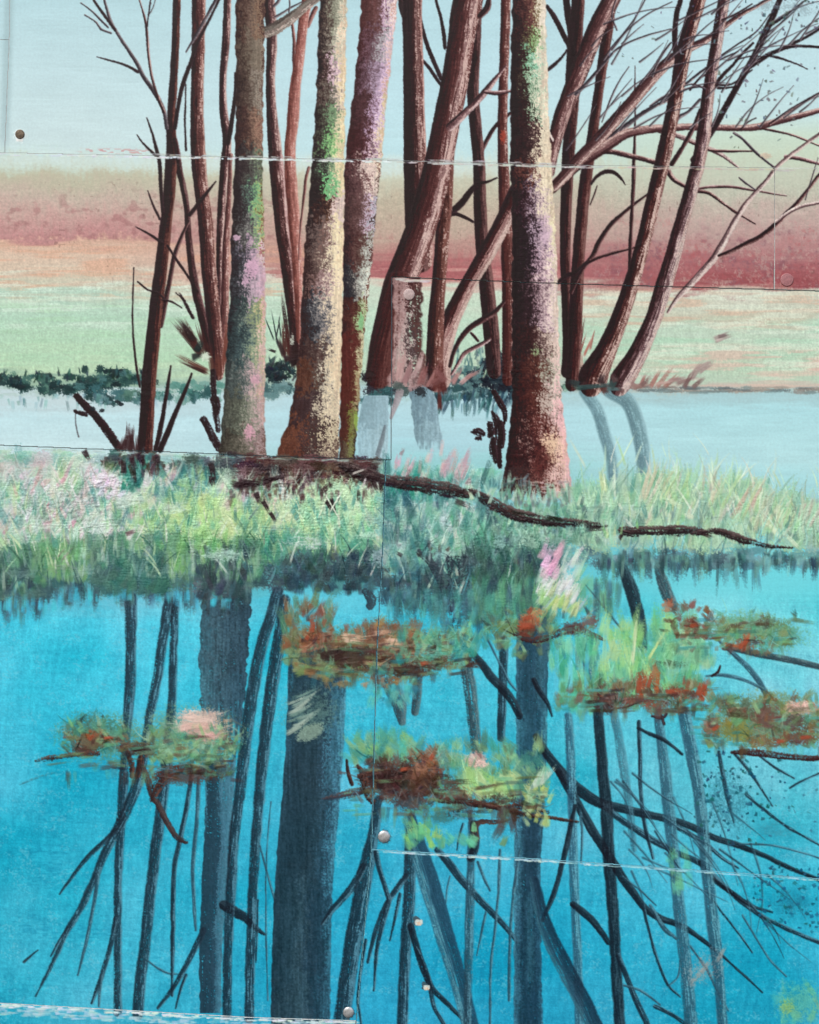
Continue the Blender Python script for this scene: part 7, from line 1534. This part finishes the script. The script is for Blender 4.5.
worn('lowleft', J4, (1.5, 3.5), 130, 10, x0=-55, x1=384, hgt=(0.7, 1.4), c=(170, 196, 186), a=(0.2, 0.5))
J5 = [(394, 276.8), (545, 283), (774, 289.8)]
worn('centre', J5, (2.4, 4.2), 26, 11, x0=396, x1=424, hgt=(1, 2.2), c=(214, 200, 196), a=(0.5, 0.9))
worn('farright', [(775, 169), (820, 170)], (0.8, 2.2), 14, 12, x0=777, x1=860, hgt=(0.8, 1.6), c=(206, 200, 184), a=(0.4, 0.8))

# ------------------------------------------------------------------ screws
def lathe(name, prof, mat, loc, parent, seg=40, dent=None):
    """a turned head: profile of (radius, height) in mm about the axis that points out of the wall"""
    vs = []; fs = []
    for r_, z_ in prof:
        for q in range(seg):
            t = 2 * math.pi * q / seg
            vs.append((r_ * math.cos(t) * 0.001, -z_ * 0.001, r_ * math.sin(t) * 0.001))
    n = len(prof)
    for i in range(n - 1):
        for q in range(seg):
            a = i * seg + q; b = i * seg + (q + 1) % seg
            fs.append((a, b, b + seg, a + seg))
    vs.append((0, -prof[-1][1] * 0.001, 0)); c = len(vs) - 1
    for q in range(seg): fs.append(((n - 1) * seg + q, (n - 1) * seg + (q + 1) % seg, c))
    me = bpy.data.meshes.new(name); me.from_pydata(vs, [], [f[::-1] for f in fs]); me.update()
    me.polygons.foreach_set('use_smooth', np.ones(len(me.polygons), bool))
    me.materials.append(mat)
    o = link(name, me, parent); o.location = loc
    return o
def recess(parent, r_, loc, mat, slots=2, rot=0.3):
    """the cross cut for the driver: two crossed bars let into the head"""
    vs = []; fs = []
    for s in range(slots):
        t = rot + s * math.pi / 2
        c, n = math.cos(t), math.sin(t)
        base = len(vs)
        for z_ in (0.0, 0.12):
            for u, v in ((-r_, -r_ * 0.22), (r_, -r_ * 0.22), (r_, r_ * 0.22), (-r_, r_ * 0.22)):
                vs.append(((u * c - v * n) * 0.001, -(z_ + 0.01 * s) * 0.001, (u * n + v * c) * 0.001))
        fs += [tuple(base + i for i in f) for f in ((4, 5, 6, 7), (0, 4, 7, 3), (0, 1, 5, 4), (1, 2, 6, 5), (2, 3, 7, 6))]
    me = bpy.data.meshes.new('cross_recess'); me.from_pydata(vs, [], fs); me.update(); me.materials.append(mat)
    o = link('cross_recess', me, parent); o.location = loc
def painted_metal(name, c):
    return plain_material(name, tuple(float(v) for v in srgb2lin(np.float32(c) / 255) * GAIN), rough=0.45, var=0.22, scale=500)
def screw(board, x, y, r_, mat, cut=True, dark=None, hh=1.5):
    z = dict((b[0], b[2]) for b in BOARDS)[board]
    o = lathe('screw', [(r_ * 1.02, -0.4), (r_ * 1.02, 0.35), (r_ * 0.97, 0.7), (r_ * 0.86, hh * 0.68), (r_ * 0.64, hh * 0.9), (r_ * 0.34, hh)], mat, (wx(x), -(z + 0.15) * 0.001, wz(y)), BOBJ[board])
    if cut: recess(o, r_ * 0.5, (0, -(hh - 0.06) * 0.001, 0), dark or M_DARK)
    return o
begin(); smear(20.5, 135.5, 9, 9, (226, 236, 234), dens=0.85, k=4); smear(20.3, 139.5, 4.5, 3.6, (246, 246, 240), dens=1.0, k=6); finish('paint_chip', M_PAINT, BOBJ['sky'])
screw('sky', 20, 134.3, 4.6, M_RUST, hh=0.9, cut=False)
begin(); smear(384, 837, 9.5, 9.5, (70, 92, 100), dens=0.8, k=4); finish('dark_ring', M_PAINT, BOBJ['centre'])  # dark smear laid around the steel screw head
screw('centre', 384, 836.5, 6.0, M_STEEL, hh=1.7, cut=False)
begin(); smear(348.5, 1012.5, 8.5, 8.5, (60, 76, 84), dens=0.8, k=5); finish('dark_ring', M_PAINT, BOBJ['lowleft'])  # same dark smear around the lower steel screw
screw('lowleft', 348.5, 1012, 5.3, M_STEEL, hh=1.6, cut=False)
screw('centre', 409, 294.5, 5.6, painted_metal('painted_screw_pink', (186, 162, 158)), cut=False, hh=1.1)
screw('farright', 786.5, 280, 6.4, painted_metal('painted_screw_red', (164, 108, 110)), cut=False, hh=0.9)
# two chips where a nail has been pulled
def chip(x, y, rx, ry, c, k):
    W = win(x - rx - 3, y - ry - 3, x + rx + 3, y + ry + 3)
    sl, X, Y = W
    t = np.arctan2(Y - y, X - x)
    d = np.hypot((X - x) / rx, (Y - y) / ry) + 0.5 * (samp(k, t * 1.6 + 5 + 0 * X, 0 * t + k) - 0.5) + 0.2 * (TOOTH[sl] - 0.5)
    lay(sl, col(c) * (0.94 + 0.12 * TOOTH[sl][..., None]), sstep(1.12, 0.88, d), 0.03)
for (x, y, s) in [(418, 922, 1.0), (426, 987, 0.85)]:
    begin()
    chip(x - 1, y - 1.6 * s, 4.2 * s, 4.4 * s, (70, 92, 102), 3)
    chip(x + 0.4, y + 0.4, 3.8 * s, 3.6 * s, (206, 214, 206), 5)
    chip(x + 0.8, y + 1.4 * s, 2.6 * s, 1.8 * s, (220, 196, 172), 8)
    finish('paint_chip', M_PAINT, BOBJ['lowright'])
